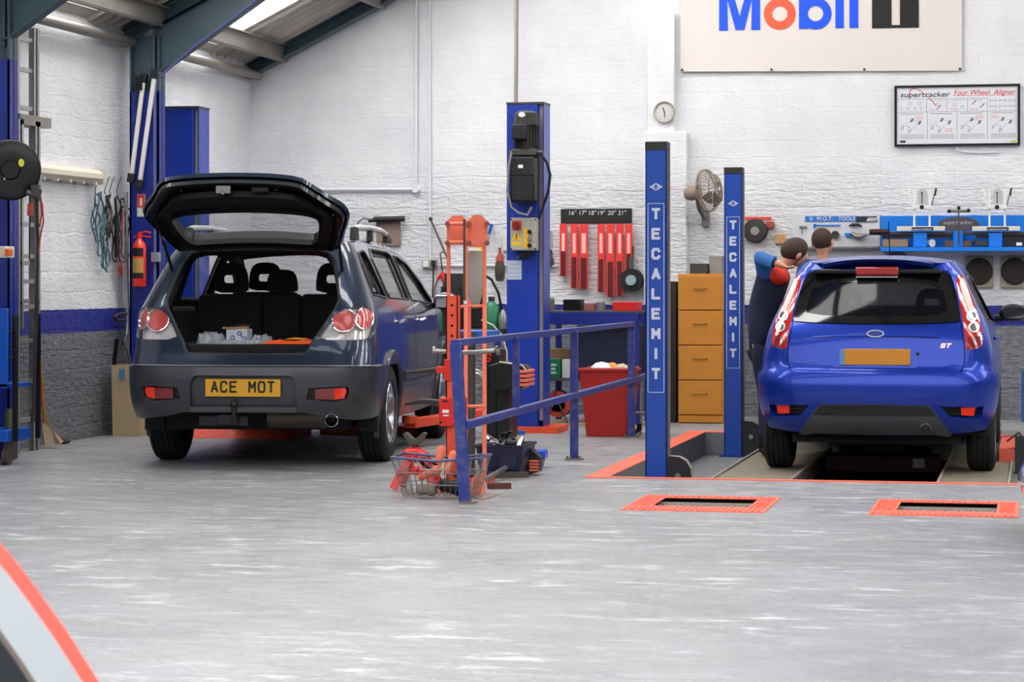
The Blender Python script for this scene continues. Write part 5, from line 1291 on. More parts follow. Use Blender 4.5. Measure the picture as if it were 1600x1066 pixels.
# wire basket full of tools
wb = thing('wire_basket', 'wire shopping basket with blue rim standing on the floor by the rail post', 'basket', tuple(gx(683, 14.1)))
db = 14.32; c = gx(680, db)
BWr = mat('basket_wire', '#8a8782', .4, metal=.8)
bl, bw2, tl, tw2, hb_ = .41, .24, .53, .34, .215
def bpt(t, u, v):
    return Vector((c.x + u * (bl + (tl - bl) * t) / 2 * 1.0, c.y + .16 + v * (bw2 + (tw2 - bw2) * t) / 2, .012 + t * hb_ + (.02 * abs(u) ** 3 if t == 1 else 0)))
for side in range(4):
    pass
mb = MB()
N_ = 13
for k in range(N_ + 1):
    u = -1 + 2 * k / N_
    for v in (-1, 1): mb.tube([bpt(0, u, v), bpt(1, u, v)], .0022, 5)
    mb.tube([bpt(0, u, -1), bpt(0, u, 1)], .002, 4)
for k in range(9):
    v = -1 + 2 * k / 8
    for u in (-1, 1): mb.tube([bpt(0, u, v), bpt(1, u, v)], .0022, 5)
for t_ in (0, .33, .66):
    mb.tube([bpt(t_, -1, -1), bpt(t_, 1, -1), bpt(t_, 1, 1), bpt(t_, -1, 1)], .003, 5, True)
tag(mb.build('wire_mesh', BWr, wb), kind='stuff')
mb = MB(); mb.tube([bpt(1, -1, -1), bpt(1, 0, -1), bpt(1, 1, -1), bpt(1, 1, 1), bpt(1, 0, 1), bpt(1, -1, 1)], .008, 8, True); mb.build('rim', mat('blue_grey_rim', '#51597a', .4, metal=.4), wb)
mb = MB(); mb.tube([bpt(1, -.4, -1), bpt(1, -.3, -1) + Vector((0, -.02, -.05)), bpt(1, .3, -1) + Vector((0, -.02, -.05)), bpt(1, .4, -1)], .005, 6); mb.build('carry_handle', BWr, wb)
items = [((-.17, -.02, .17), (-.1, .03, .13), .035, 'red_clamp_jaw', RED, 'short red clamp jaw at the left of the wire basket', 'clamp'),
         ((-.12, -.08, .12), (.02, -.1, .18), .028, 'red_strut_hook', ORANGEP, 'orange spring hook lying across the basket front', 'hook'),
         ((-.05, .02, .12), (-.01, .06, .30), .03, 'orange_handle', ORANGEP, 'orange flat handle poking up from the middle of the basket', 'handle'),
         ((.03, .0, .14), (.07, .05, .27), .032, 'red_grip_handle', ORANGEP, 'pale red rounded handle beside the wooden grip in the basket', 'handle'),
         ((.13, -.01, .13), (.09, .05, .27), .026, 'wooden_mallet_handle', mat('old_wood', '#8b7560', .7), 'worn wooden grip sticking up at the right of the basket', 'handle'),
         ((.0, -.05, .08), (.14, -.07, .06), .05, 'black_bottle_jack', BLACK, 'black bottle jack lying low in the basket', 'jack'),
         ((-.14, -.04, .05), (-.02, -.06, .05), .042, 'grey_rag_roll', mat('grey_rag', '#8f897f', .9, bump=.4), 'grey rag rolled up at the bottom of the basket', 'rag'),
         ((.10, -.07, .14), (.19, .03, .15), .03, 'steel_clamp', STEELD, 'dark steel clamp at the right end of the basket', 'clamp')]
for a, b, r_, nm, m_, lab, cat in items:
    o_ = Vector((c.x, c.y + .16, 0)); a, b = Vector(a) + o_, Vector(b) + o_
    mb = MB(); mb.tube([a, a.lerp(b, .15), a.lerp(b, .5), a.lerp(b, .85), b], [r_ * .6, r_ * .85, r_ * .75, r_, r_ * .6], 12); tag(mb.build(nm, m_), lab, cat)
mb = MB(); mb.torus((c.x - .07, c.y + .13, .2), (.3, .5, .8), .055, .011, 24, 8); tag(mb.build('black_cable_loop', SATIN), 'black cable loop resting on top of the basket tools', 'cable')
# axle stand behind the basket
ax = thing('axle_stand', 'red ratchet axle stand with a forked black saddle behind the wire basket', 'axle stand', tuple(gx(646, 14.9)))
da = 14.9; c2 = gx(646, da)
mb = MB()
for sx_, sy_ in ((-1, -1), (1, -1), (1, 1), (-1, 1)): mb.bar((c2.x + sx_ * .13, c2.y + sy_ * .10 + .1, .01), (c2.x + sx_ * .035, c2.y + sy_ * .03 + .1, .22), .05, .008, up=(0, 1, 0))
mb.box(c2.x - .1, c2.x + .1, c2.y + .0, c2.y + .02, .1, .12); mb.build('base', RED, ax)
mb = MB(); mb.ball((c2.x - .015, c2.y + .08, .215), .085, .06, .05); mb.cyl((c2.x + .02, c2.y + .02, .22), (c2.x + .06, c2.y + .02, .20), .03); mb.build('collar', RED, ax)
mb = MB(); mb.cyl((c2.x - .015, c2.y + .1, .2), (c2.x - .015, c2.y + .1, .30), .02, n=10); mb.prism([(c2.x - .07, .355), (c2.x - .085, .345), (c2.x - .045, .28), (c2.x + .015, .28), (c2.x + .055, .345), (c2.x + .04, .355), (c2.x + .0, .315), (c2.x - .03, .315)], c2.y + .06, c2.y + .14); mb.build('saddle', STEELD, ax)
# blue tub with scrap
tb = thing('plastic_tub', 'dark blue plastic storage tub crammed with small metal parts', 'tub', tuple(gx(779, 15.95)))
dt = 15.95; a, b = gx(743, dt), gx(821, dt); yt = a.y
TUB = mat('dark_blue_plastic', '#1a2440', .45, wear=.3, wearcol='#3a3f52', scale=6)
def tubshape(mb, x0, x1, y0_, y1_, z1, tp=.03, th=.008, z0=0.0):
    o = [(x0 + tp, y0_ + tp, z0), (x1 - tp, y0_ + tp, z0), (x1 - tp, y1_ - tp, z0), (x0 + tp, y1_ - tp, z0), (x0, y0_, z1), (x1, y0_, z1), (x1, y1_, z1), (x0, y1_, z1)]
    i_ = [(x0 + tp + th, y0_ + tp + th, z0 + th), (x1 - tp - th, y0_ + tp + th, z0 + th), (x1 - tp - th, y1_ - tp - th, z0 + th), (x0 + tp + th, y1_ - tp - th, z0 + th), (x0 + th, y0_ + th, z1), (x1 - th, y0_ + th, z1), (x1 - th, y1_ - th, z1), (x0 + th, y1_ - th, z1)]
    mb.add(o + i_, [(0, 3, 2, 1), (0, 1, 5, 4), (1, 2, 6, 5), (2, 3, 7, 6), (3, 0, 4, 7), (8, 9, 10, 11), (8, 12, 13, 9), (9, 13, 14, 10), (10, 14, 15, 11), (11, 15, 12, 8), (4, 5, 13, 12), (5, 6, 14, 13), (6, 7, 15, 14), (7, 4, 12, 15)])
zt_ = P(0, 697, dt).z
mb = MB(); tubshape(mb, a.x, b.x, yt, yt + .4, zt_); mb.build('body', TUB, tb, bevel=.006)
mb = MB(); mb.tube([(a.x, yt, zt_), (b.x, yt, zt_), (b.x, yt + .4, zt_), (a.x, yt + .4, zt_)], .012, 6, True); mb.build('rim', TUB, tb)
mb = MB(); mb.box((a.x + b.x) / 2 + .0, (a.x + b.x) / 2 + .11, yt + .008, yt + .022, .05, .15); mb.build('moulded_panel', TUB, tb, bevel=.006)
random.seed(4)
names = [('steel_socket', STEEL, 'shiny steel socket'), ('black_fitting', BLACK, 'black pipe fitting'), ('rusty_bracket', STEELD, 'dark rusty bracket'), ('chrome_coupling', CHROME, 'bright coupling')]
spots = ['at the tub\'s left corner', 'near the tub\'s left end', 'left of the middle of the tub', 'in the middle of the tub', 'right of the middle of the tub', 'near the tub\'s right end', 'at the back left of the tub', 'at the back right of the tub']
for k in range(8):
    nm, m_, lb = names[(k * 3) % 4] if k % 2 else names[(k + 1) % 4]
    x = a.x + .05 + (b.x - a.x - .1) * ((k % 6) / 5); y = yt + (.1 if k < 6 else .28); z = zt_ - .01 + random.uniform(0, .03)
    mb = MB(); dv = Vector((random.uniform(-1, 1), random.uniform(-.4, .4), random.uniform(-.2, .9))).normalized() * .06
    mb.cyl((x, y, z), Vector((x, y, z)) + dv, .022, .018, n=10); mb.cyl(Vector((x, y, z)) - dv * .7, (x, y, z), .03, .022, n=10)
    tag(mb.build(nm, m_), lb + ' heaped ' + spots[k], 'metal part', 'metal parts in the blue tub')
mb = MB(); mb.box(a.x + .01, b.x - .01, yt + .02, yt + .38, zt_ - .12, zt_ - .02); tag(mb.build('scrap_filling', mat('scrap_metal', '#3d3936', .6, metal=.5, bump=1.0, bscale=60), None), 'dark jumble of nuts and clips filling the blue tub', 'scrap', kind='stuff')
for px, py in ((790, 684), (798, 682)):
    q = P(px, py, dt + .15); mb = MB(); mb.torus(q, (.3, 1, .2), .03, .011, 16, 8, .3, 5.2); tag(mb.build('pipe_clamp', SATIN), 'black curved pipe clamp standing up from the tub, ' + ('left one' if px == 790 else 'right one'), 'clamp')
# clear bottle and blue items right of the tub
bo2 = thing('spray_bottle', 'clear plastic bottle with a blue cap behind the right end of the tub', 'bottle', tuple(gx(815, 16.6)))
q = gx(815, 16.6); mb = MB(); mb.lathe([(.10, 0), (.10, P(0, 706, 16.6).z), (.07, P(0, 694, 16.6).z), (.025, P(0, 679, 16.6).z)], q, (0, 0, 1), 20); mb.build('body', mat('cloudy_plastic'), bo2)
mb = MB(); mb.cyl((q.x, q.y, P(0, 680, 16.6).z), (q.x, q.y, P(0, 673, 16.6).z), .026); mb.build('cap', mat('mid_blue_paint'), bo2)
dd = 15.6
rs = thing('red_ribbed_lamp', 'small black box with pale red ribs leaning beside the blue tub', 'box', tuple(gx(833, 16.1)))
q0, q1 = P(828, 722, 16.1), P(843, 742, 16.1); mb = MB(); mb.prism([(q0.x - .015, q1.z), (q1.x, q1.z + .02), (q1.x + .005, q0.z + .03), (q0.x - .01, q0.z + .1)], q0.y, q0.y + .1); mb.build('case', BLACK, rs)
for k in range(4):
    mb = MB(); mb.box(q0.x - .002, q1.x - .002, q0.y - .012, q0.y, q1.z + .025 + k * .02, q1.z + .038 + k * .02); mb.build('rib', ORANGEP, rs)
bs = thing('blue_trolley_jack', 'small bright blue jack with a steel body on the floor right of the tub', 'jack', tuple(gx(840, 16.8)))
q = gx(845, 16.8); mb = MB(); mb.box(q.x - .06, q.x + .04, q.y - .05, q.y + .06, .06, .12); mb.build('top_cup', mat('gloss_blue', '#1a4fd0', .25), bs, bevel=.012)
mb = MB(); mb.cyl((q.x - .01, q.y, 0), (q.x - .01, q.y, .07), .03, .045); mb.build('body', STEEL, bs)
mb = MB(); mb.torus((q.x - .10, q.y, .13), (0, 1, .3), .04, .012, 16, 8); mb.build('loop_handle', mat('mid_blue_paint'), bs)
# bits of steel bar on the floor
g0, g1 = G(770, 748), G(824, 746)
mb = MB(); mb.bar(Vector((g0.x - .03, g0.y + .02, .02)), Vector((g1.x, g1.y, .02)), .06, .04); tag(mb.build('steel_channel', STEELD), 'longer dark steel channel on the floor in front of the tub', 'steel bar')
g0, g1 = G(762, 764), G(797, 764)
mb = MB(); mb.bar(Vector((g0.x, g0.y, .018)), Vector((g1.x, g1.y + .02, .018)), .055, .035); tag(mb.build('rusty_bar', mat('rust', '#5a3426', .7)), 'short rusty bar on the floor nearest the camera by the rail post', 'steel bar')
mb = MB(); mb.tube([G(758, 757) + Vector((0, 0, .03)), G(790, 748) + Vector((0, 0, .07))], .016, 10); tag(mb.build('steel_pipe', STEEL), 'bright steel pipe propped across the floor bars', 'pipe')
dr = thing('drilled_plate', 'pale orange drilled angle plate on the floor beside the rail post', 'plate', tuple(G(747, 776)))
g0, g1 = G(737, 778), G(758, 770)
ux = (g1 - g0).normalized(); fl = flatfn(g0 + Vector((0, 0, 0.004)), ux, (0, 0, 1)); Ln = (g1 - g0).length
mb = MB(); plate(mb, [(0, 0), (Ln, 0), (Ln, .13), (.02, .10)], [[(Ln * t_ + .012 * math.cos(k * PI / 4), .055 + .022 * math.sin(k * PI / 4)) for k in range(8)] for t_ in (.2, .45, .7)], fl, .01); mb.build('upright_face', ORANGEP, dr, smooth=False)
mb = MB(); mb.add([g0 + Vector((0, 0, .003)), g1 + Vector((0, 0, .003)), g1 + Vector((.12, -.05, .003)), g0 + Vector((.10, -.12, .003))], [(0, 1, 2, 3)]); mb.build('base_flange', mat('tan_edge'), dr, smooth=False)

# cross beam of the pit jack under the hatchback
jb = thing('jack_beam', 'dark red-brown jacking beam with a white label across the pit under the hatchback', 'jacking beam', (-1.15, 18.9, -.19))
mb = MB(); mb.box(-1.60, -.72, 18.9, 19.2, -.19, -.06); mb.build('beam', mat('red_brown_steel', '#4a1d18', .5, wear=.5), jb, bevel=.01)
mb = MB(); mb.box(-.93, -.84, 18.892, 18.899, -.15, -.08); mb.build('label', PAPER, jb)
mb = MB(); mb.box(-1.5, -1.3, 18.95, 19.15, -.06, .0).box(-1.0, -.8, 18.95, 19.15, -.06, .0); mb.build('lifting_pad', DARK, jb, bevel=.01)
# ------------------------------------------------------------------ back wall
def wbox(mb, px0, py0, px1, py1, off0, off1):
    a, b = W(px0, py1, off1), W(px1, py0, off1)
    return mb.box(a.x, b.x, BY - off1, BY - off0, a.z, b.z)
def wt(name, label, cat, px, py, off=0.0, group=None):
    q = W(px, py, off); return thing(name, label, cat, tuple(q), group=group)
def wrect(px0, py0, px1, py1, off):
    a, b = W(px0, py1, off), W(px1, py0, off); return a, b

# advertising banner
bn = wt('advertising_banner', 'big off-white banner with blue and red lettering and a black numeral block', 'banner', 1283, 112)
sc_ = 23.0 / 3800
bl_, br_ = W(1063, 112, .03), W(1503, 110.5, .03)
ux = (br_ - bl_).normalized(); fb = flatfn(bl_, ux, (0, 0, 1))
bw_ = (br_ - bl_).length; U = lambda px: (px - 1063) / 440 * bw_; V = lambda py: (111.5 - py) * (bw_ / 440) * 1.0
mb = MB()
wob = lambda u, v, o_: fb(u, v, o_ + .006 * math.sin(u * 2.3) * max(0, 1 - v / 1.0) + .004 * math.sin(u * 7 + v * 3))
panel(mb, [(0, 0), (bw_, 0), (bw_, V(-95)), (0, V(-95))], [], wob, .08, 0, .004); mb.build('sheet', mat('banner_vinyl', '#d9d0ca', .55), bn)
BB = mat('banner_blue', '#0a50f0', .5); BR = mat('banner_red', '#fb5a3c', .5); BK = mat('banner_black', '#141414', .5)
def ring(cx_, cz_, ro, ri): return [(cx_ + ro * math.cos(a * PI / 20), cz_ + ro * math.sin(a * PI / 20)) for a in range(40)], [(cx_ + ri * math.cos(a * PI / 20), cz_ + ri * math.sin(a * PI / 20)) for a in range(40)]
fo_ = lambda u, v, o_: wob(u, v, o_ + .006)
def shape(name, m_, outl, holes=()):
    mb = MB(); panel(mb, [(U(x), V(y)) for x, y in outl], [[(U(x), V(y)) for x, y in h] for h in holes], fo_, .12, 0, .002); return mb.build(name, m_, bn, smooth=False)
shape('letter', BB, [(1125, 47), (1125, -24), (1144, -24), (1157.5, 24), (1171, -24), (1190, -24), (1190, 46), (1176, 46), (1177, -2), (1165, 46), (1151, 46), (1138, -2), (1139, 47)])
o1, i1 = ring(1221, 21, 25, 12); shape('letter', BR, o1, [i1])
o1, i1 = ring(1277, 21, 25, 12)
shape('letter', BB, [(1251, 45), (1251, -24), (1266, -24), (1266, -1.5)] + [p for p in o1 if p[0] > 1267][::-1][:0] + [(1277 + 25 * math.cos(math.radians(a)), 21 + 25 * math.sin(math.radians(a))) for a in range(-115, 116, 10)] + [(1266, 43), (1266, 45)], [i1])
shape('letter', BB, [(1308, 44), (1308, -4), (1321, -4), (1321, 44)]); shape('letter', BB, [(1308, -10), (1308, -24), (1321, -24), (1321, -10)])
shape('letter', BB, [(1330, 44), (1330, -24), (1343.5, -24), (1343.5, 44)])
shape('numeral_block', BK, [(1365, 45), (1365, -30), (1437, -30), (1437, 44)], [[(1395, 40), (1395, -14), (1384, -8), (1384, -15), (1399, -24), (1408, -24), (1408, 40)]])
for px in (1066, 1208, 1353, 1500):
    mb = MB(); q = fo_(U(px), V(109), .002); mb.lathe([(.006, 0), (.013, .002), (.013, 0)], q, (0, -1, 0), 10); mb.build('eyelet', STEELD, bn)
# framed instruction board
fd = wt('instruction_board', 'black-framed wheel aligner instruction board with red title and small diagrams', 'sign', 1495, 229)
A_, B_ = W(1397.5, 229, .04), W(1594, 229.5, .04); ux = Vector((1, 0, 0)); Lw = (B_ - A_).length; Lh = (W(1397, 134, .04) - A_).z
fs = flatfn(A_, ux, (0, 0, 1)); u_ = lambda px: (px - 1397.5) / 196.5 * Lw; v_ = lambda py: (229 - py) / 95 * Lh
mb = MB(); plate(mb, [(0, 0), (Lw, 0), (Lw, Lh), (0, Lh)], [[(.022, .02), (Lw - .022, .02), (Lw - .022, Lh - .02), (.022, Lh - .02)]], fs, .035); mb.build('frame', SATIN, fd, smooth=False)
fs2 = lambda u, v, o_: fs(u, v, o_ - .012)
mb = MB(); plate(mb, [(.02, .018), (Lw - .02, .018), (Lw - .02, Lh - .018), (.02, Lh - .018)], [], fs2, .01); mb.build('printed_panel', mat('board_white', '#d5d7dd', .4), fd, smooth=False)
GR = mat('print_grey', '#8d9098', .6); GD = mat('print_dark', '#26262c', .6); PR_ = mat('print_red', '#d2302c', .6); PP = mat('print_pink', '#e9a9a2', .6); PG = mat('print_light_grey', '#b3b8bd', .6); PT = mat('print_tan', '#c2ae88', .6)
def ptext(s, px, py, hpx, wpx, m_, shear=0.0, name='lettering', bold=0):
    f3 = flatfn(fs2(u_(px), v_(py), .001), (1, 0, 0), (0, 0, 1)); return text(name, s, hpx / 95 * Lh, m_, fd, f3, width=wpx / 196.5 * Lw, shear=shear, bold=bold)
ptext('Four Wheel  Aligner', 1539, 150, 8.2, 96, PR_, .25)
ptext('supertracker', 1446, 152, 8, 78, GD, .12)
ptext('supertracker', 1445.2, 152.7, 7.6, 77, PG, .12)
sets = {}
def pl(m_, pts, w=.35):
    mbx = sets.setdefault(m_.name, (MB(), m_))[0]
    for (x0, y0), (x1, y1) in zip(pts, pts[1:]):
        a, b = (u_(x0), v_(y0)), (u_(x1), v_(y1)); l = math.hypot(b[0] - a[0], b[1] - a[1]) or 1; dx, dz = (b[0] - a[0]) / l, (b[1] - a[1]) / l; h = w / 95 * Lh / 2
        mbx.add([fs2(a[0] - dz * h, a[1] + dx * h, .0015), fs2(b[0] - dz * h, b[1] + dx * h, .0015), fs2(b[0] + dz * h, b[1] - dx * h, .0015), fs2(a[0] + dz * h, a[1] - dx * h, .0015)], [(0, 3, 2, 1)])
pl(PR_, [(1490, 151), (1587, 151)], .5)
pl(PR_, [(1421, 147), (1423, 140), (1430, 138.5), (1438, 142), (1446, 149), (1456, 158), (1463, 166)], 1.1)
pl(GR, [(1403, 175.5), (1591, 175.5)], .6); pl(GR, [(1403, 155.5), (1543, 155.5)], .5)
for x in (1448, 1480, 1512, 1543): pl(GR, [(x, 155), (x, 175)], .6)
for x in (1449, 1496, 1543): pl(GR, [(x, 176), (x, 219)], .6)
for x0 in (1405, 1452, 1499, 1547):
    pl(GD, [(x0 + 2, 178.5), (x0 + 36, 178.5)], .5)
    cx0 = x0 + 18
    for (dx, dy), m_ in zip(((-13, 18), (-2, 23), (2, 6), (14, 10)), (GR, GR, GD, GD)):
        pl(m_, [(cx0 + dx + 1.8 * math.cos(k * PI / 4), 182 + dy + 2.6 * math.sin(k * PI / 4)) for k in range(9)], .6)
        pl(m_, [(cx0 + dx - 2.5, 182 + dy + 3.5), (cx0 + dx + 2.5, 182 + dy - 2.5)], 1.1 if m_ is GD else .5)
    pl(PT, [(cx0 - 13, 198), (cx0 + 2, 187), (cx0 + 14, 191), (cx0 - 1, 205)], .4)
    pl(GR, [(cx0 - 8, 196), (cx0 + 0, 201)], .6)
    for k in range(3): pl(PP, [(x0 + 1 + (24 if x0 < 1500 else 0), 182.5 + k * 2 + (20 if x0 == 1452 else 0)), (x0 + 13 + (24 if x0 < 1500 else 0), 182.5 + k * 2 + (20 if x0 == 1452 else 0))], .8)
    for k in range(4): pl(PG, [(x0 + 2, 211 + k * 2), (x0 + 40, 211 + k * 2)], 1.0)
for x in (1408, 1419, 1430, 1439): pl(GR, [(x + 1.6 * math.cos(k * PI / 3), 170 + 2 * math.sin(k * PI / 3)) for k in range(7)], .5)
for x, y in ((1422, 162), (1437, 162), (1465, 165), (1492, 165), (1504, 169)): pl(GR, [(x + 2.4 * math.cos(k * PI / 4), y + 2.6 * math.sin(k * PI / 4)) for k in range(9)], .5)
for x, y in ((1464, 170), (1519, 163), (1532, 168)): pl(GD, [(x, y + 2), (x + 7, y - 5)], 1.0)
for x in (1452, 1484, 1515): pl(PP, [(x, 172), (x + 14, 172)], 1.2); pl(PP, [(x, 158), (x + 20, 158)], .6)
for y in (159, 168):
    for x in (1547, 1562, 1577): pl(GR, [(x, y + 3), (x, y - 2), (x, y), (x + 10, y), (x + 10, y - 2), (x + 10, y + 3)], .5); pl(PP, [(x + 2, y + .6), (x + 8, y + .6)], .4)
pl(GD, [(1406.5, 221.5), (1415, 221.5)], 3.4); pl(mat('print_yellow', '#c8c22a', .5), [(1579, 223), (1588, 223)], 2.6)
for k, (mb_, m_) in sets.items(): tag(mb_.build('diagram_print', m_, fd, smooth=False), kind='stuff')
mb = MB(); mb.tube([W(1495, 229, .03), W(1495, 233, .03), W(1503, 237, .02), W(1530, 239, .01), W(1560, 238, .01)], .006, 6); tag(mb.build('hanging_wire', PIPEW), 'thin white lead hanging from the bottom of the framed board', 'wire')
# clock
ck = wt('wall_clock', 'small round pale-rimmed wall clock on the white pier', 'clock', 1038, 192, .1)
cc = W(1038, 175, .13); cc.y = BY - .1
Rr = 17 / 3800 * 23.2
mb = MB(); mb.lathe([(Rr * .3, 0), (Rr, 0), (Rr, .03), (Rr * .93, .04), (Rr * .84, .032)], cc, (0, -1, 0), 36, cap=False); mb.build('rim', mat('pale_brass', '#b3ab9c', .4, metal=.3), ck)
mb = MB(); mb.cyl(cc, cc + Vector((0, -.025, 0)), Rr * .86, n=32); fc = mb.build('face', mat('clock_face', '#c9c5c4', .5), ck)
for ln, w_, a_ in ((.055, .007, 175), (.045, .009, -20)):
    a = math.radians(a_); d_ = Vector((math.sin(a), 0, math.cos(a))); mb = MB(); mb.bar(cc + Vector((0, -.028, 0)) - d_ * .012, cc + Vector((0, -.028, 0)) + d_ * ln, w_, .002, up=(0, 1, 0)); mb.build('hand', INK, fc)
mb = MB()
for k in range(12):
    a = k * PI / 6; d_ = Vector((math.sin(a), 0, math.cos(a))); mb.bar(cc + Vector((0, -.0265, 0)) + d_ * Rr * .68, cc + Vector((0, -.0265, 0)) + d_ * Rr * .78, .004, .001, up=(0, 1, 0))
tag(mb.build('hour_mark', INK, fc), kind='stuff')
# wall fan
fn_ = wt('wall_fan', 'old brown-grey wall fan turned sideways next to the farther lift post', 'fan', 1105, 350)
q = W(1112, 297, .42); ax_ = Vector((.93, -.33, .12)).normalized()
RF = 33 / 3800 * 22.7
FG = mat('dusty_fan_grey', '#8a7a6c', .6, wear=.5, wearcol='#5e5044', scale=9)
for o_, r_ in ((-.06, RF), (-.03, RF * 1.0), (.04, RF * .7), (.07, RF * .35)):
    mb = MB(); mb.torus(q + ax_ * o_, ax_, r_, .006, 36, 6); mb.build('cage_ring', FG, fn_)
mb = MB(); u1, v1 = ortho(ax_)
for k in range(28):
    a = 2 * PI * k / 28; e = u1 * math.cos(a) + v1 * math.sin(a); mb.tube([q + ax_ * .08 + e * .02, q + ax_ * .05 + e * RF * .65, q - ax_ * .05 + e * RF, q - ax_ * .12 + e * RF * .5, q - ax_ * .13 + e * .05], .003, 4)
tag(mb.build('cage_wire', FG, fn_), kind='stuff')
for k in range(4):
    a = 2 * PI * k / 4 + .4; e = u1 * math.cos(a) + v1 * math.sin(a); g = u1 * math.cos(a + .6) + v1 * math.sin(a + .6)
    mb = MB(); mb.add([q + e * .03, q + g * .03 + ax_ * .01, q + g * RF * .85 + ax_ * .035, q + (e + g).normalized() * RF * .92, q + e * RF * .85 - ax_ * .035], [(0, 1, 2, 3, 4)]); mb.build('blade', mat('dark_blade', '#4c3d33', .5), fn_)
mb = MB(); mb.lathe([(.02, -.13), (.065, -.14), (.07, -.22), (.05, -.27), (.01, -.28)], q, ax_, 18); mb.build('motor', FG, fn_)
mb = MB(); mb.tube([q - ax_ * .16, q - ax_ * .15 + Vector((0, .1, -.14)), W(1100, 340, .08)], .022, 10); a, b = wrect(1096, 328, 1107, 354, .08); mb.box(a.x, b.x, BY - .08, BY, a.z, b.z); mb.build('wall_bracket', mat('grey_bracket', '#6d6a68', .5), fn_, bevel=.005)

# double socket with plug
so = wt('wall_socket', 'double power socket with a black plug, below the thin conduit', 'socket', 671, 419)
mb = MB(); wbox(mb, 659, 405, 683, 419, 0, .04); mb.build('box', mat('grey_enclosure'), so, bevel=.004)
mb = MB(); wbox(mb, 673, 407, 680, 417, .04, .09); mb.build('plug', BLACK, so, bevel=.008)
mb = MB(); wbox(mb, 661, 407, 669, 417, .04, .048); mb.build('socket_face', WHITE, so)
mb = MB(); mb.tube([W(677, 417, .06), W(677, 440, .04), W(675, 470, .04), W(684, 520, .1)], .007, 6); mb.build('plug_lead', SATIN, so)
# work light on its board
mb = MB(); wbox(mb, 588, 346, 625, 384, 0, .03); tag(mb.build('wooden_board', BROWNB), 'bare brown wooden board on the wall behind the roof rail', 'board')
wl = wt('inspection_lamp', 'long black inspection lamp with a wire hook lying across the brown board', 'lamp', 604, 348, .05)
mb = MB(); mb.cyl(W(584, 343, .07), W(632, 342, .07), .028, n=14); mb.build('tube', BLACK, wl)
mb = MB(); mb.cyl(W(576, 345, .07), W(590, 344, .07), .02, n=10); mb.build('handle', SATIN, wl)
mb = MB(); mb.tube([W(632, 341, .07), W(635, 338, .07), W(639, 339, .07), W(638, 344, .07), W(634, 343, .07)], .004, 6); mb.build('hook', STEEL, wl)
mb = MB(); mb.tube([W(578, 344, .07), W(568, 341, .05), W(560, 347, .04), W(556, 360, .03)], .006, 6); mb.build('lead', SATIN, wl)
# leaning rod, hooked tool, gun
mb = MB(); mb.tube([W(673, 343, .06), W(701, 408, .10)], .010, 8); mb.ball(W(673, 342, .06), .02); tag(mb.build('breaker_bar', STEELD), 'long thin steel bar leaning on the wall left of the spring compressor', 'bar')
mb = MB(); mb.tube([W(692, 430, .06), W(688, 397, .06), W(690, 394, .06), W(697, 395, .06)], .006, 6); tag(mb.build('bent_rod', SATIN), 'thin black bent rod hooked above the red gun', 'rod')
gg = wt('grease_gun', 'red grease gun with a silver barrel hanging below the wall socket', 'grease gun', 693, 452, .06)
mb = MB(); mb.tube([W(684, 436, .07), W(692, 426, .07), W(699, 432, .07)], .016, 8); mb.cyl(W(691, 428, .07), W(694, 440, .07), .024, n=10); mb.build('body', RED, gg, bevel=.003)
mb = MB(); mb.cyl(W(694, 440, .07), W(694, 452, .07), .02, n=10); mb.build('barrel', STEEL, gg)
mb = MB(); mb.tube([W(684, 436, .06), W(680, 448, .05), W(677, 470, .05), W(676, 500, .05)], .008, 6); tag(mb.build('hanging_strap', mat('brown_strap', '#6d5a50', .7)), 'brown strap hanging down the wall below the socket', 'strap')
# screwdriver
sd = wt('screwdriver', 'blue-handled screwdriver stuck on the wall right of the compressor plate', 'screwdriver', 765, 372, .04)
mb = MB(); mb.cyl(W(768, 350, .05), W(764, 366, .05), .020, .014, n=10); mb.build('handle', mat('mid_blue_paint'), sd)
mb = MB(); mb.cyl(W(764, 366, .05), W(762, 384, .05), .005, n=8); mb.build('shaft', STEEL, sd)
mb = MB(); wbox(mb, 743, 386, 757, 398, 0, .01); tag(mb.build('warning_sticker', YEL), 'small yellow warning sticker on the wall behind the compressor rods', 'sticker')
# pump sprayer
ps = wt('pump_sprayer', 'pump sprayer bottle with a red top hanging left of the motor column', 'sprayer', 782, 440, .08)
q = W(781, 420, .12)
mb = MB(); mb.lathe([(.03, .07), (.045, .06), (.05, 0), (.048, -.08), (.035, -.12)], q, (0, 0, 1), 16); mb.build('bottle', mat('brown_bottle', '#4a4038', .35), ps)
mb = MB(); mb.lathe([(.04, .07), (.036, .11), (.018, .14), (.012, .19), (.022, .2)], q, (0, 0, 1), 14); mb.build('pump_top', mat('dull_red', '#a33a2e', .5), ps)
mb = MB(); mb.tube([q + Vector((0, .0, .09)), q + Vector((0, .12, .13))], .01, 6); mb.build('wall_hook', STEELD, ps)
mb = MB(); wbox(mb, 786, 365, 792, 392, 0, .03); tag(mb.build('switch_box', OFFW), 'narrow pale switch box half hidden by the left edge of the motor column', 'switch')
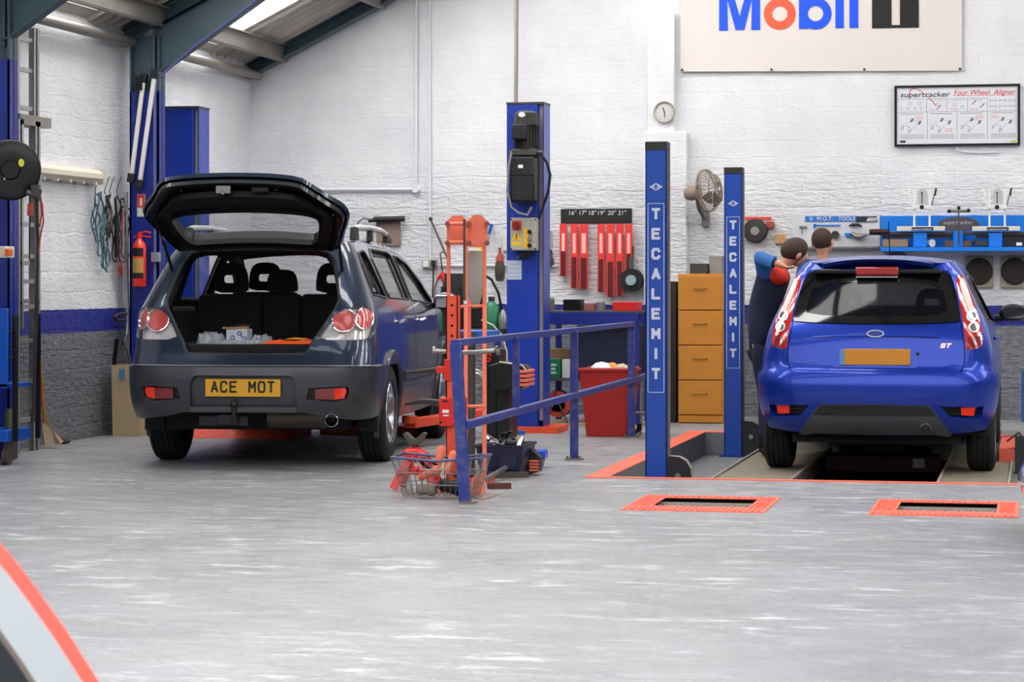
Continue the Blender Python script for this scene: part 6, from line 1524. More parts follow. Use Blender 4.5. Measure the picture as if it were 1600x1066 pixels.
# clutter at wall foot behind the compressor
dk = 20.8
for nm, px, w_, z0_, z1_, m_, lab in (('black_bucket', 706, .22, .95, 1.20, BLACK, 'black bucket on the bench behind the orange rods'),):
    pass
ub = thing('wall_bench', 'low dark workbench against the back wall behind the spring compressor', 'bench', tuple(gx(735, 21.9)))
a, b = gx(690, 21.9), gx(790, 21.9)
mb = MB(); mb.box(a.x, b.x, a.y, a.y + .6, .80, .85); mb.build('worktop', mat('dark_worktop', '#26262a', .6), ub)
for x in (a.x + .03, b.x - .08):
    for y in (a.y + .02, a.y + .5): mb = MB(); mb.box(x, x + .05, y, y + .05, 0, .80); mb.build('leg', NAVY, ub)
bk = thing('black_bucket', 'upturned black tub on the bench left behind the orange rods', 'tub', tuple(gx(706, 22.1, .85)))
q = gx(706, 22.1, .85); mb = MB(); mb.lathe([(.12, 0), (.10, .38)], q, (0, 0, 1), 20); mb.lathe([(.125, .3), (.105, .5)], q + Vector((.0, .15, 0)), (0, 0, 1), 20); mb.build('body', BLACK, bk)
gb = thing('green_gas_bottle', 'green gas bottle standing on the dark bench beside the motor column', 'bottle', tuple(gx(768, 22.0, .85)))
q = gx(768, 22.0, .85); mb = MB(); mb.lathe([(.07, 0), (.07, .19), (.035, .24), (.02, .25)], q, (0, 0, 1), 18); mb.build('body', GREEN, gb); mb = MB(); mb.cyl(q + Vector((0, 0, .25)), q + Vector((0, 0, .29)), .03); mb.build('valve', STEELD, gb)
mb = MB(); mb.tube([gx(738, 22.0, 1.36), P(752, 427, 22.0), P(768, 437, 22.0), P(779, 458, 22.0), P(783, 480, 22.0), P(780, 500, 22.0)], .012, 8); tag(mb.build('rubber_hose', SATIN), 'black rubber hose arching from behind the compressor down to the bench', 'hose')
mb = MB(); q = gx(742, 22.2, .85); mb.prism([(q.x - .08, .85), (q.x + .1, .85), (q.x + .06, 1.2), (q.x + .03, 1.22), (q.x - .08, 1.0)], q.y, q.y + .15); tag(mb.build('black_case', BLACK, bevel=.01), 'black angular tool case upright on the dark bench behind the rods', 'case')
mb = MB(); q = gx(786, 21.95, .85); mb.lathe([(.04, 0), (.045, .1), (.02, .16), (.012, .17)], q, (0, 0, 1), 14); tag(mb.build('grey_canister', mat('grey_tin', '#8a8d90', .3, metal=.5)), 'small grey canister at the right end of the dark bench', 'canister')

# blade rack
br = wt('wiper_blade_rack', 'black size board with chalk numbers above red wiper blade packs', 'rack', 931, 349)
mb = MB(); wbox(mb, 876, 326, 987, 349, 0, .02); mb.build('board', mat('blackboard', '#1c1a19', .7), br, bevel=.003)
for s_, px in (('16"', 895), ('17"', 911), ('18"', 926), ('19"', 940), ('20"', 956), ('21"', 972)):
    f3 = flatfn(W(px, 336, .021), (1, 0, 0), (0, 0, 1)); text('size_mark', s_, .042, mat('chalk', '#d8d8d4', .9), br, f3, shear=.1)
mb = MB(); mb.tube([W(892, 356, .05), W(985, 356, .05)], .004, 6); mb.tube([W(892, 351, .02), W(892, 356, .05)], .004, 6); mb.tube([W(985, 351, .02), W(985, 356, .05)], .004, 6); mb.build('hanging_rail', STEELD, br)
for k, (x0_, x1_, yb) in enumerate(((875, 886, 432), (892, 903, 450), (906, 919, 452), (934, 945, 456), (948, 960, 464), (963, 974, 462), (977, 988, 440))):
    pos = ['leftmost', 'second from left', 'third from left', 'fourth from left', 'fifth from left', 'sixth from left', 'rightmost'][k]
    t = wt('wiper_blade_pack', pos + ' of the seven red wiper blade packs hanging under the black size board', 'blade pack', (x0_ + x1_) / 2, yb, .05, group='red wiper blade packs under the size board')
    a, b = wrect(x0_, 350, x1_, yb, .06)
    mb = MB(); mb.box(a.x, b.x, BY - .075, BY - .045, a.z, b.z); mb.build('sleeve', mat('blade_pack_red', '#e23c36', .4), t, bevel=.003)
    mb = MB(); mb.box(a.x + .012, b.x - .012, BY - .079, BY - .0755, a.z, a.z + (b.z - a.z) * .48); mb.build('blade', mat('dark_red_blade', '#5e1a1a', .4), t)
    mb = MB(); mb.box(a.x + .02, b.x - .02, BY - .0765, BY - .0752, b.z - .28, b.z - .09); mb.build('pack_print', mat('pale_pack_print', '#f2b4ac', .6), t)
# sticker panel and disc right of the motor column
mb = MB(); wbox(mb, 852, 361, 863, 386, 0, .012); o = mb.build('wall_notice', mat('grey_panel', '#9b9996', .5)); tag(o, 'small grey notice with a red circle just right of the motor column', 'notice')
mb = MB(); mb.cyl(W(857, 367, .012), W(857, 367, .016), .03, n=16); mb.build('red_circle', PR_, o)
mb = MB(); mb.cyl(W(857, 409, 0), W(857, 409, .05), .055, n=24); mb.cyl(W(857, 395, 0), W(857, 395, .04), .04, n=20); tag(mb.build('sanding_disc', STEELD), 'pair of dark round discs on the wall under the grey notice', 'disc')
# black round thing right of the blade packs
t = wt('hanging_reel', 'black hanging cable reel with a pale centre, left of the nearer lift post', 'reel', 988, 460, .1)
q = W(986, 438, .12); mb = MB(); mb.cyl(q + Vector((0, .1, 0)), q, .11, n=28); mb.build('drum', BLACK, t); mb = MB(); mb.cyl(q, q - Vector((0, .02, 0)), .05, n=20); mb.build('hub', mat('pale_blue_hub', '#8fa5ae', .4), t)
mb = MB(); mb.bar(W(986, 425, .1), W(987, 385, .03), .04, .03, up=(0, 1, 0)); mb.build('strap', BLACK, t)

# bench with shelf behind the guard rail
bch = thing('workbench', 'blue-edged steel workbench with a lower shelf behind the guard rail', 'workbench', tuple(gx(925, 21.7)))
a, b = gx(846, 21.6), gx(1003, 21.6); zt_ = P(0, 486, 21.6).z; zs_ = P(0, 592, 21.6).z
mb = MB(); mb.box(a.x, b.x, a.y, a.y + .75, zt_ - .02, zt_); mb.build('worktop', mat('bench_top', '#4a4a4e', .6, wear=.5), bch)
mb = MB(); mb.box(a.x, b.x, a.y - .01, a.y + .03, zt_ - .12, zt_ - .015); mb.build('front_rail', NAVY, bch)
mb = MB(); mb.box(a.x, b.x, a.y + .05, a.y + .7, zs_ - .02, zs_); mb.build('shelf', mat('bench_shelf', '#3a3a40', .6), bch)
mb = MB(); mb.box(a.x + .3, b.x, a.y + .1, a.y + .7, zs_ + .02, zt_ - .13); mb.build('drawer_unit', mat('dark_navy_steel', '#1b2038', .5), bch, bevel=.005)
for x in (a.x, b.x - .05):
    for y in (a.y, a.y + .65): mb = MB(); mb.box(x, x + .05, y, y + .05, 0, zt_ - .02); mb.build('leg', NAVY, bch)
mb = MB(); mb.box(a.x, b.x + .1, a.y + .3, a.y + .75, 0, .02) if False else mb.box(a.x - .1, b.x, a.y - .02, a.y + .70, 0, .018); tag(mb.build('floor_board', mat('plywood', '#b49a76', .7)), 'pale plywood sheet on the floor under the workbench', 'board')
def onb(name, label, cat, px0, py0, px1, d, zb, m_, dep=.15, shape_='box', group=None):
    a, b = P(px0, py0, d), P(px1, py0, d); mb = MB()
    if shape_ == 'box': mb.box(a.x, b.x, a.y, a.y + dep, zb, a.z)
    else:
        r_ = (b.x - a.x) / 2; mb.lathe([(r_, 0), (r_, (a.z - zb) * .85), (r_ * .6, (a.z - zb) * .95), (r_ * .55, a.z - zb)], ((a.x + b.x) / 2, a.y + r_, zb), (0, 0, 1), 20)
    return tag(mb.build(name, m_, bevel=.004 if shape_ == 'box' else 0), label, cat, group)
onb('red_toolbox', 'red toolbox at the right end of the workbench top', 'toolbox', 957, 472, 998, 21.7, zt_, RED, .25)
onb('black_toolbox', 'black case standing at the left on the workbench top', 'case', 880, 468, 908, 21.8, zt_, SATIN, .2)
onb('grey_can', 'grey can on the workbench between the cases', 'can', 930, 470, 945, 21.8, zt_, mat('grey_tin'), .1, 'cyl')
onb('olive_canister', 'olive canister at the far left of the workbench top', 'canister', 854, 465, 866, 21.8, zt_, mat('olive_plastic', '#5d6040', .5), .1, 'cyl')
onb('pink_rag_box', 'dull pink box on the workbench behind the top rail', 'box', 912, 474, 928, 21.8, zt_, mat('dull_pink', '#9a5a58', .6), .12)
gc = onb('green_oil_can', 'green oil can with pale lettering on the lower bench shelf', 'can', 855, 561, 876, 21.75, zs_, GREEN, .14)
mb = MB()
g0 = P(861, 572, 21.74)
for k, w_ in enumerate((.05, .04, .05)): mb.box(g0.x, g0.x + w_, g0.y - .002, g0.y, g0.z - k * .035, g0.z + .02 - k * .035)
tag(mb.build('can_print', mat('pale_print', '#c9d8cc', .6), gc), kind='stuff')
onb('white_oil_can', 'white oil can next to the green one on the lower shelf', 'can', 878, 562, 896, 21.75, zs_, WHITE, .14)
onb('brown_carton', 'brown carton behind the cans on the lower shelf', 'carton', 852, 545, 900, 22.1, zs_, mat('carton', '#8c6b4a', .8), .2)
rl = thing('hose_reel', 'red hose reel on the floor under the workbench', 'hose reel', tuple(gx(871, 21.5, .018)))
q = P(871, 632, 21.62); mb = MB(); mb.cyl(q, q + Vector((0, .03, 0)), .115, n=28); mb.cyl(q + Vector((0, .12, 0)), q + Vector((0, .15, 0)), .115, n=28); mb.cyl(q, q + Vector((0, .15, 0)), .07, n=20); mb.build('drum', mat('dull_orange_red', '#b03a26', .5), rl)
mb = MB(); mb.torus(q + Vector((0, .07, 0)), (0, 1, 0), .09, .03, 28, 8); mb.build('hose', SATIN, rl)
mb = MB(); mb.tube([(q.x - .14, q.y - .02, .02), (q.x - .03, q.y - .02, q.z + .0), (q.x - .01, q.y - .02, q.z + .14)], .008, 6); mb.tube([(q.x + .1, q.y - .02, .02), (q.x + .02, q.y - .02, q.z)], .008, 6); mb.build('stand', STEELD, rl)
# red waste bin
rb = thing('waste_bin', 'tall tapered red plastic waste bin overflowing with paper, behind the guard rail', 'bin', tuple(gx(948, 20.0)))
a, b = gx(905, 20.0), gx(990, 20.0); zt2 = P(0, 578, 20.0).z
mb = MB(); tubshape(mb, a.x, b.x, a.y, a.y + .42, zt2, tp=.05, th=.012); mb.build('body', REDP, rb, bevel=.02)
mb = MB(); mb.tube([(a.x, a.y, zt2), (b.x, a.y, zt2), (b.x, a.y + .42, zt2), (a.x, a.y + .42, zt2)], .016, 8, True); mb.build('rim', REDP, rb)
for k, (px, py, r_, m_, lab) in enumerate(((940, 568, .10, PAPER, 'crumpled white paper at the left of the red bin'), (956, 563, .08, mat('orange_paper', '#d98a4a', .8), 'orange-brown paper on top of the red bin'), (972, 570, .07, mat('pale_carton', '#c8b49a', .8), 'pale carton scrap at the right of the red bin'))):
    q = P(px, py, 20.2); q.z = zt2 - .02; mb = MB(); mb.ball(q, r_, r_, r_ * .8, n=9, rot=Matrix.Rotation(k, 3, 'X')); tag(mb.build('waste_paper', m_, smooth=False), lab, 'paper')
# castored frame right of bin
tf = thing('trolley_jack', 'black-hooked trolley frame low on the floor between the bin and the lift post', 'trolley', tuple(gx(995, 20.2)))
mb = MB(); mb.tube([P(987, 655, 20.2), P(986, 672, 20.2), P(993, 676, 20.2), P(999, 670, 20.2), P(999, 662, 20.2)], .022, 8); mb.build('hook', SATIN, tf)
mb = MB(); mb.tube([gx(1001, 20.2), P(1001, 600, 20.3)], .012, 8); mb.tube([P(990, 645, 20.2), P(1012, 645, 20.2)], .012, 8); mb.build('frame', mat('grey_frame', '#7b7a78', .5), tf)
# wooden drawers
cb_ = thing('filing_cabinet', 'tall orange wooden cabinet of four drawers between the lift posts', 'cabinet', tuple(gx(1093, 22.0)))
dc = 21.9; a, b = gx(1059, dc), gx(1131, dc); zt3 = P(0, 428, dc).z
mb = MB(); mb.box(a.x, b.x, a.y + .02, a.y + .5, 0, zt3); mb.build('carcass', WOOD, cb_, bevel=.004)
mb = MB(); mb.box(a.x + .01, b.x - .0, a.y + .0, a.y + .02, 0.01, .07); mb.build('plinth', WOOD, cb_)
hh = (zt3 - .09) / 4
for k in range(4):
    z0 = .075 + k * hh; mb = MB(); mb.box(a.x + .008, b.x - .008, a.y, a.y + .019, z0 + .006, z0 + hh - .006); dr_ = mb.build('drawer', WOOD, cb_, bevel=.003)
    xm = (a.x + b.x) / 2; mb = MB(); mb.tube([(xm - .06, a.y, z0 + hh * .62), (xm - .055, a.y - .02, z0 + hh * .62), (xm + .055, a.y - .02, z0 + hh * .62), (xm + .06, a.y, z0 + hh * .62)], .006, 6); mb.build('handle', mat('dark_brass', '#7a5a2a', .4, metal=.6), dr_)
mb = MB(); mb.box(a.x - .11, a.x - .03, a.y + .1, a.y + .4, 0, P(0, 440, dc).z); tag(mb.build('dark_gap_filler', mat('dark_gap_brown', '#2c2622', .6), bevel=.003), 'narrow dark locker squeezed left of the orange wooden cabinet', 'filler')  # plain dark box filling the dark gap beside the cabinet
onb('black_radio', 'black box lying on top of the orange wooden cabinet', 'box', 1078, 412, 1105, 22.0, zt3, mat('soft_black', '#3a393a', .6), .2)
onb('grey_carton', 'pale grey carton beside the black box on the wooden cabinet', 'carton', 1108, 400, 1128, 22.05, zt3, mat('soft_grey', '#8c8a88', .7), .2)
# reel and small things right of the farther post
mb = MB(); wbox(mb, 1164, 339, 1205, 344, 0, .008); o = mb.build('red_sign_strip', mat('strip_red', '#d9463c', .5)); tag(o, 'thin red sign strip above the black wall reel', 'sign')
t = wt('cable_reel', 'round black cable reel on the wall right of the farther lift post', 'reel', 1180, 380, .05)
q = W(1180, 361, .08); mb = MB(); mb.lathe([(.03, -.03), (.10, -.02), (.115, .0), (.115, .05), (.06, .06)], q, (0, 1, 0), 30); mb.build('drum', mat('dusty_black', '#33302f', .55), t); mb = MB(); mb.cyl(q - Vector((0, .035, 0)), q - Vector((0, .02, 0)), .04, n=18); mb.build('hub', mat('grey_hub', '#8e8b88', .5), t)
mb = MB(); mb.torus(q, (0, 1, 0), .105, .01, 28, 6); mb.build('cable', SATIN, t)
mb = MB(); wbox(mb, 1197, 346, 1209, 357, 0, .06); o = mb.build('alarm_box', mat('brick_red', '#9c4433', .5), bevel=.008); tag(o, 'small brick-red box to the upper right of the black wall reel', 'box')
mb = MB(); mb.tube([W(1199, 357, .03), W(1196, 368, .04), W(1189, 378, .05)], .006, 6); mb.build('lead', SATIN, o)
mb = MB(); wbox(mb, 1211, 366, 1227, 381, 0, .04); o = mb.build('timber_block', mat('tan_card', '#b98d5e', .7), bevel=.004); tag(o, 'tan square plate fixed to the wall left of the tools board', 'plate')
# M.O.T. TOOLS shadow board
mt = wt('tool_board', 'white tool board headed M.O.T. TOOLS with a blue title strip', 'tool board', 1306, 386)
mb = MB(); wbox(mb, 1238, 334, 1375, 386, 0, .02); mb.build('board', mat('board_offwhite', '#c9c9cd', .5), mt, bevel=.002)
mb = MB(); wbox(mb, 1258, 337.5, 1340, 346.5, .02, .026); ti = mb.build('title_strip', mat('title_blue', '#2a70c0', .5), mt)
for wd_, px_, w_ in (('M.O.T.', 1289, .145), ('TOOLS', 1323, .155)): text('lettering', wd_, .036, WHITE, ti, flatfn(W(px_, 344.6, .0265), (1, 0, 0), (0, 0, 1)), width=w_, off=.003)
mb = MB(); wbox(mb, 1338, 338, 1370, 347, .02, .027); wbx = mb.build('strip_end', mat('strip_black', '#1c2630', .5), mt)
mb = MB()
for k in range(5):
    a_, b_ = W(1354 + k * 3, 346, .028), W(1358 + k * 3, 340, .028); mb.bar(a_, b_, .008, .001, up=(0, 1, 0))
tag(mb.build('strip_stripes', PAPER, wbx), kind='stuff')
f3 = flatfn(W(1267.5, 342, .0265), (1, 0, 0), (0, 0, 1)); mb = MB()
for k in range(3):
    a = k * PI / 3 + .5; mb.bar(f3(-.02 * math.cos(a), -.02 * math.sin(a), .001), f3(.02 * math.cos(a), .02 * math.sin(a), .001), .006, .001, up=(0, 1, 0))
tag(mb.build('title_symbol', mat('pale_symbol', '#a9c4e6', .5), ti), 'pale three-part symbol')
GT = mat('grey_tool', '#7d7d80', .5)
mb = MB(); wbox(mb, 1249, 353, 1261, 356, .02, .04); mb.cyl(W(1253, 356, .03), W(1253, 366, .03), .004); tag(mb.build('small_hammer', GT), 'small grey hammer at the left of the tools board', 'hammer')
mb = MB(); wbox(mb, 1272, 351, 1313, 353, .02, .032); wbox(mb, 1271, 350, 1275, 356, .02, .032); tag(mb.build('blue_depth_gauge', mat('tool_blue', '#2b7fd8', .4)), 'long thin blue gauge under the M.O.T. title', 'gauge')
mb = MB(); mb.tube([W(1326, 353, .04), W(1332, 351, .04), W(1341, 351, .04), W(1347, 354, .04)], [.006, .014, .014, .006], 8); tag(mb.build('black_knife', BLACK), 'black folding knife on the right of the tools board', 'knife')
mb = MB(); mb.cyl(W(1305, 367, .02), W(1305, 367, .06), .04, n=6); mb.torus(W(1305, 367, .06), (0, 1, 0), .03, .008, 12, 6); tag(mb.build('hexagonal_nut_tool', STEELD), 'round knurled tool in the middle of the tools board', 'tool')
mb = MB(); wbox(mb, 1320, 364, 1330, 368, .02, .04); wbox(mb, 1322, 368, 1334, 371, .02, .035); tag(mb.build('blue_clip', mat('tool_blue')), 'blue clip left of the silver grip on the tools board', 'clip')
mb = MB(); mb.tube([W(1330, 364, .05), W(1336, 369, .05), W(1345, 370, .05), W(1352, 367, .05), W(1360, 366, .05)], [.02, .028, .028, .012, .008], 10); tag(mb.build('silver_grip', STEEL), 'silver handled gun grip low on the tools board', 'grip')
mb = MB(); wbox(mb, 1240, 386, 1372, 388.5, 0, .1); tag(mb.build('tool_shelf', mat('shelf_grey', '#77726c', .6)), 'thin grey shelf under the tools board', 'shelf')

# blue aligner rack
rk = wt('aligner_rack', 'bright blue wall rack holding wheel aligner heads, right end of the back wall', 'rack', 1500, 394)
mb = MB(); wbox(mb, 1376, 336, 1640, 364, 0, .03); mb.build('back_panel', RACK, rk, bevel=.003)
mb = MB(); wbox(mb, 1376, 386, 1640, 393, 0, .3); mb.build('lower_shelf', RACK, rk, bevel=.003)
mb = MB(); wbox(mb, 1376, 364, 1640, 386, 0, .015); mb.build('rear_sheet', RACK, rk)
for x0_, x1_ in ((1427, 1448), (1545, 1566), (1490, 1504)):
    mb = MB(); wbox(mb, x0_, 364 if x0_ != 1490 else 361, x1_, 386, .0, .24); mb.build('upright', RACK, rk, bevel=.003)
for x0_, x1_ in ((1358, 1489), (1505, 1640)):
    mb = MB(); wbox(mb, x0_, 362, x1_, 367.5, .1, .2); wbox(mb, x0_ + 20, 367.5, x1_ - 2, 373, .12, .16); mb.build('beam', mat('dark_beam', '#4f4a47', .45, metal=.4), rk, bevel=.003)
mb = MB(); wbox(mb, 1358, 358, 1388, 363, .2, .26); mb.build('dark_bar_end', mat('maroon_bar', '#4a2624', .5), rk)
ov = flatfn(W(1498, 350, .032), (1, 0, 0), (0, 0, 1)); k_ = 22.6 / 3800
mb = MB(); panel(mb, [(31 * k_ * math.cos(a * PI / 16), 11 * k_ * math.sin(a * PI / 16)) for a in range(32)], [], ov, .1, .004, .004); ovl = mb.build('oval_emblem', mat('emblem_grey_brown', '#544c50', .5), rk)
f3 = flatfn(W(1497, 350.5, .04), (1, 0, 0), (0, 0, 1)); text('lettering', 'supertracker', .036, PG, ovl, f3, width=.27, shear=.15)
for xc, lab in ((1440.5, 'left aligner head with white H-frame and disc on the blue rack'), (1558, 'right aligner head with white H-frame and disc on the blue rack')):
    t = wt('aligner_gauge', lab, 'aligner head', xc, 362, .2, group='wheel aligner heads on the blue rack')
    ws = lambda px, py, off: W(px + xc - 1440.5, py, off)
    mb = MB()
    a, b = W(xc - 39, 361, .26), W(xc + 36, 353.5, .26); mb.box(a.x, b.x, BY - .26, BY - .2, a.z, b.z); bar = mb.build('crossbar', mat('ivory_bar', '#cfcdbd', .4), t, bevel=.003)
    a, b = W(xc - 16, 360.5, .262), W(xc + 18, 355, .262); mb = MB(); mb.box(a.x, b.x, BY - .263, BY - .26, a.z, b.z); lb = mb.build('label', mat('label_black', '#1a1a1c', .5), bar)
    f3 = flatfn(W(xc + .5, 359.5, .264), (1, 0, 0), (0, 0, 1)); text('lettering', 'supertracker', .017, PAPER, lb, f3, width=.18, shear=.15)
    for dx in (-12, 12):
        mb = MB(); mb.bar(ws(1440.5 + dx, 354, .24), ws(1440.5 + dx, 296, .24), .018, .012, up=(0, 1, 0)); mb.build('side_tube', WHITE, t)
    a, b = W(xc - 15, 327, .25), W(xc + 15, 321, .25); mb = MB(); mb.box(a.x, b.x, BY - .27, BY - .23, a.z, b.z); mb.build('slider', WHITE, t, bevel=.003)
    mb = MB(); q = W(xc, 324, .28); mb.cyl(q, q - Vector((0, .03, 0)), .02, n=14); mb.build('clamp_knob', INK, t)
    mb = MB(); fd_ = flatfn(W(xc + 1, 321, .235), (1, 0, 0), (0, 0, 1)); plate(mb, arcp(0, .11, .045, 0, 180, 12) + [(-.045, 0), (.045, 0)], [], fd_, .006); mb.build('backplate', mat('pale_disc', '#b9bcbc', .35), t, smooth=False)
    mb = MB(); mb.tube([W(xc, 318, .25), W(xc, 302, .25)], .004, 6); mb.ball(W(xc, 301, .25), .008); mb.build('pendulum', INK, t)
    for s_ in (-1, 1):
        mb = MB(); mb.bar(W(xc + s_ * 15, 322, .24), W(xc + s_ * 22, 294, .24), .014, .010, up=(0, 1, 0)); cl_ = mb.build('claw_arm', WHITE if s_ < 0 else STEEL, t)
        mb = MB(); mb.cyl(W(xc + s_ * 20.5, 306, .25), W(xc + s_ * 22.3, 294, .25), .008, n=8); mb.build('claw_tip', WHITE if s_ < 0 else INK, cl_)
t = wt('clamp_key', 'T-handled clamp key with black ball ends standing in the middle of the rack', 'tool', 1498, 384, .25)
mb = MB(); mb.tube([W(1498, 383, .26), W(1498, 326, .26)], .007, 8); mb.build('stem', STEELD, t)
mb = MB(); mb.tube([W(1484, 329.5, .26), W(1498, 330, .26), W(1513, 329.5, .26)], .014, 8); mb.build('crosspiece', mat('brassy_steel', '#85806f', .4, metal=.6), t)
for px, py in ((1483, 330), (1513.5, 329), (1498, 325)):
    mb = MB(); mb.ball(W(px, py, .27), .018); mb.build('ball_knob', INK, t)
for x0_, y0_, x1_, m_, lab, nm in ((1379, 374, 1419, mat('carton2', '#94795f', .8), 'brown cardboard carton at the left on the lower rack shelf', 'cardboard_box'), (1476, 376, 1518, mat('brown_red_box', '#5d4a42', .7), 'dark brown parts box in the middle of the lower rack shelf', 'parts_box'), (1568, 371, 1612, BLACK, 'black box with a white label at the right end of the lower rack shelf', 'black_box')):
    a, b = W(x0_, 386, .2), W(x1_, y0_, .2); mb = MB(); mb.box(a.x, b.x, BY - .22, BY - .05, a.z, b.z); o = tag(mb.build(nm, m_, bevel=.003), lab, 'box')
    if nm != 'cardboard_box':
        a, b = (W(1588, 384, .22), W(1597, 379, .22)) if nm == 'black_box' else (W(1492, 385, .22), W(1502, 378, .22)); mb = MB(); mb.box(a.x, b.x, BY - .224, BY - .2205, a.z, b.z); mb.build('label', PAPER if nm == 'black_box' else mat('pinkish_label', '#e2a79c', .6), o)
mb = MB(); mb.cyl(W(1450, 380, .15), W(1457, 380, .2), .03, .036, n=18); tag(mb.build('white_cup', WHITE), 'white conical cup lying on the lower rack shelf', 'cup')
mb = MB(); q = W(1535, 383, .15); mb.box(q.x - .06, q.x + .05, BY - .2, BY - .1, q.z - .005, q.z + .035); mb.cyl(q + Vector((-.09, 0, .03)), q + Vector((-.03, 0, .03)), .015); tag(mb.build('steel_clamp_part', STEELD), 'small dark steel clamp lying between the uprights of the rack', 'clamp')
# turn plates
for xc, r_, lab in ((1530, 20, 'left square turn plate with round black disc below the blue rack'), (1585.5, 20.5, 'right square turn plate with round black disc below the blue rack')):
    t = wt('turn_plate', lab, 'turn plate', xc, 452, .02, group='turn plates hung below the blue rack')
    mb = MB(); wbox(mb, xc - 22, 400, xc + 22, 450, .0, .03); mb.build('base', mat('stained_plate', '#9a9080', .6, wear=.8, wearcol='#7a6340', scale=18), t, bevel=.008)
    q = W(xc, 424, .03); mb = MB(); mb.lathe([(.0, .03), (.105, .03), (.122, .02), (.125, 0)], q, (0, -1, 0), 40, cap=False); mb.build('disc', mat('rubbery_disc', '#2a2420', .8, wear=.5, wearcol='#4a4038', scale=22), t)
t = W(1403, 400, .1); mb = MB(); mb.cyl(W(1402, 410, .05), W(1402, 410, .12), .11, n=28); tag(mb.build('round_turn_disc', mat('brown_disc', '#6b5a50', .6, wear=.4)), 'brown round disc peeping up behind the roof of the blue hatchback', 'disc')
mb = MB(); a = W(1596, 660, .3); mb.box(a.x - .0, a.x + .08, BY - .35, BY - .28, 0, W(1596, 580, .3).z); tag(mb.build('blue_stand', mat('teal_blue_paint', '#1f4f86', .5, wear=.4)), 'blue upright stand against the grey dado at the far right edge', 'stand')

# ------------------------------------------------------------------ left wall side
def ladder(name, label, x, y0, y1, zb, zt, rungs, sw=.06, lean=.0):
    t = thing(name, label, 'ladder', (x, (y0 + y1) / 2, zb), group='aluminium ladders on the left wall')
    for y in (y0, y1):
        mb = MB(); mb.box(x - .03, x + .03, y - .012, y + .012, zb, zt); mb.box(x + .022, x + .03, y - sw / 2, y + sw / 2, zb, zt); mb.build('stile', ALU, t, smooth=False)
    for k, z in enumerate(rungs):
        mb = MB(); mb.box(x - .012, x + .02, y0, y1, z - .016, z + .016); mb.build('rung', ALU, t, smooth=False)
    return t
Zl = lambda py, d=18.2: CH + (HOR - py) / F * d
ladder('aluminium_ladder', 'tall aluminium ladder standing flat against the left wall', -7.44, 16.90, 17.26, 0.0, 3.2, [Zl(p) for p in (657, 597, 533, 471, 411, 350, 290, 230, 168, 108, 60)], .10)
t = ladder('ladder_section', 'shorter aluminium ladder section hung in front of the tall ladder', -7.33, 16.72, 17.03, Zl(515, 17.8), Zl(185, 17.8), [Zl(p, 17.8) for p in (480, 440, 400, 350)], .09)
for y in (16.72, 17.03):
    for p in (350, 411, 474):
        mb = MB(); mb.box(-7.302, -7.297, y - .014, y + .014, Zl(p, 17.8) - .014, Zl(p, 17.8) + .014); mb.build('rung_socket', INK, t)
mb = MB(); mb.box(-7.45, -7.30, 16.7, 17.28, Zl(198), Zl(182)); mb.build('hanging_hook', GALV, t)
# hose reel near the left edge
hr = thing('air_hose_reel', 'large round black air hose reel with a yellow sticker at the left edge', 'hose reel', tuple(P(22, 316, 17.0)))
q = P(16, 266, 17.0); av = Vector((sa * .2 - 0, -1, 0)); av = (Vector((.45, -1, 0))).normalized(); R_ = 46 / 3800 * 17
mb = MB(); mb.lathe([(.02, .05), (.06, .05), (.07, .025), (R_ * .85, .03), (R_ * .97, .02), (R_, 0), (R_ * .98, -.02), (R_ * .9, -.12), (R_, -.15), (R_ * .9, -.18), (.05, -.18)], q, av, 44); dr_ = mb.build('drum', mat('reel_black', '#101012', .3), hr)
mb = MB(); mb.torus(q, av, R_, .008, 44, 6); mb.build('flange', SATIN, dr_)
fr_ = flatfn(q, Vector((1, .45, 0)).normalized(), (0, 0, 1))
mb = MB(); plate(mb, [(.045 + .02 * math.cos(a * PI / 10), .05 + .028 * math.sin(a * PI / 10)) for a in range(20)], [], lambda u, v, o_: fr_(u + .03, v, o_ + .045), .003); mb.build('sticker', mat('yellow_green_sticker', '#c8c234', .5), dr_, smooth=False)
mb = MB(); 
for k in range(5): mb.box(0, 0, 0, 0, 0, 0) if False else mb.add([fr_(-.045 + k * .016, -.07 + k * .006, .032), fr_(-.035 + k * .016, -.068 + k * .006, .032), fr_(-.035 + k * .016, -.052 + k * .006, .032), fr_(-.045 + k * .016, -.054 + k * .006, .032)], [(0, 1, 2, 3)])
tag(mb.build('maker_print', PAPER, dr_, smooth=False), kind='stuff')
mb = MB(); mb.tube([P(42, 300, 16.9), P(52, 306, 16.9), P(60, 312, 16.9), P(62, 296, 16.9)], .018, 8); mb.cb(P(56, 298, 16.9), .05, .05, .08); mb.build('hose_guide', STEELD, hr)
mb = MB(); mb.box(q.x - .2, q.x - .1, q.y + .15, q.y + .3, q.z - .1, q.z + .1); mb.build('mount', GALV, hr)
mb = MB(); mb.tube([P(57, 310, 16.95), P(59, 380, 16.95), P(57, 500, 16.95), P(54, 600, 16.95), P(53, 640, 16.95)], .012, 8); mb.cyl(P(53, 640, 16.95), P(52, 660, 16.95), .018); tag(mb.build('air_hose', mat('dark_hose', '#241c1c', .6)), 'long dark air hose hanging straight down from the black reel', 'hose')
mb = MB(); mb.tube([P(60, 300, 16.9), P(66, 320, 16.9), P(68, 345, 16.9), P(63, 370, 16.9), P(60, 392, 16.9)], .006, 6); mb.tube([P(58, 298, 16.9), P(64, 310, 16.9), P(65, 335, 16.9), P(62, 355, 16.9)], .006, 6); tag(mb.build('red_air_line', mat('dark_red_line', '#8e2426', .5)), 'thin red air line looping beside the black reel', 'hose')
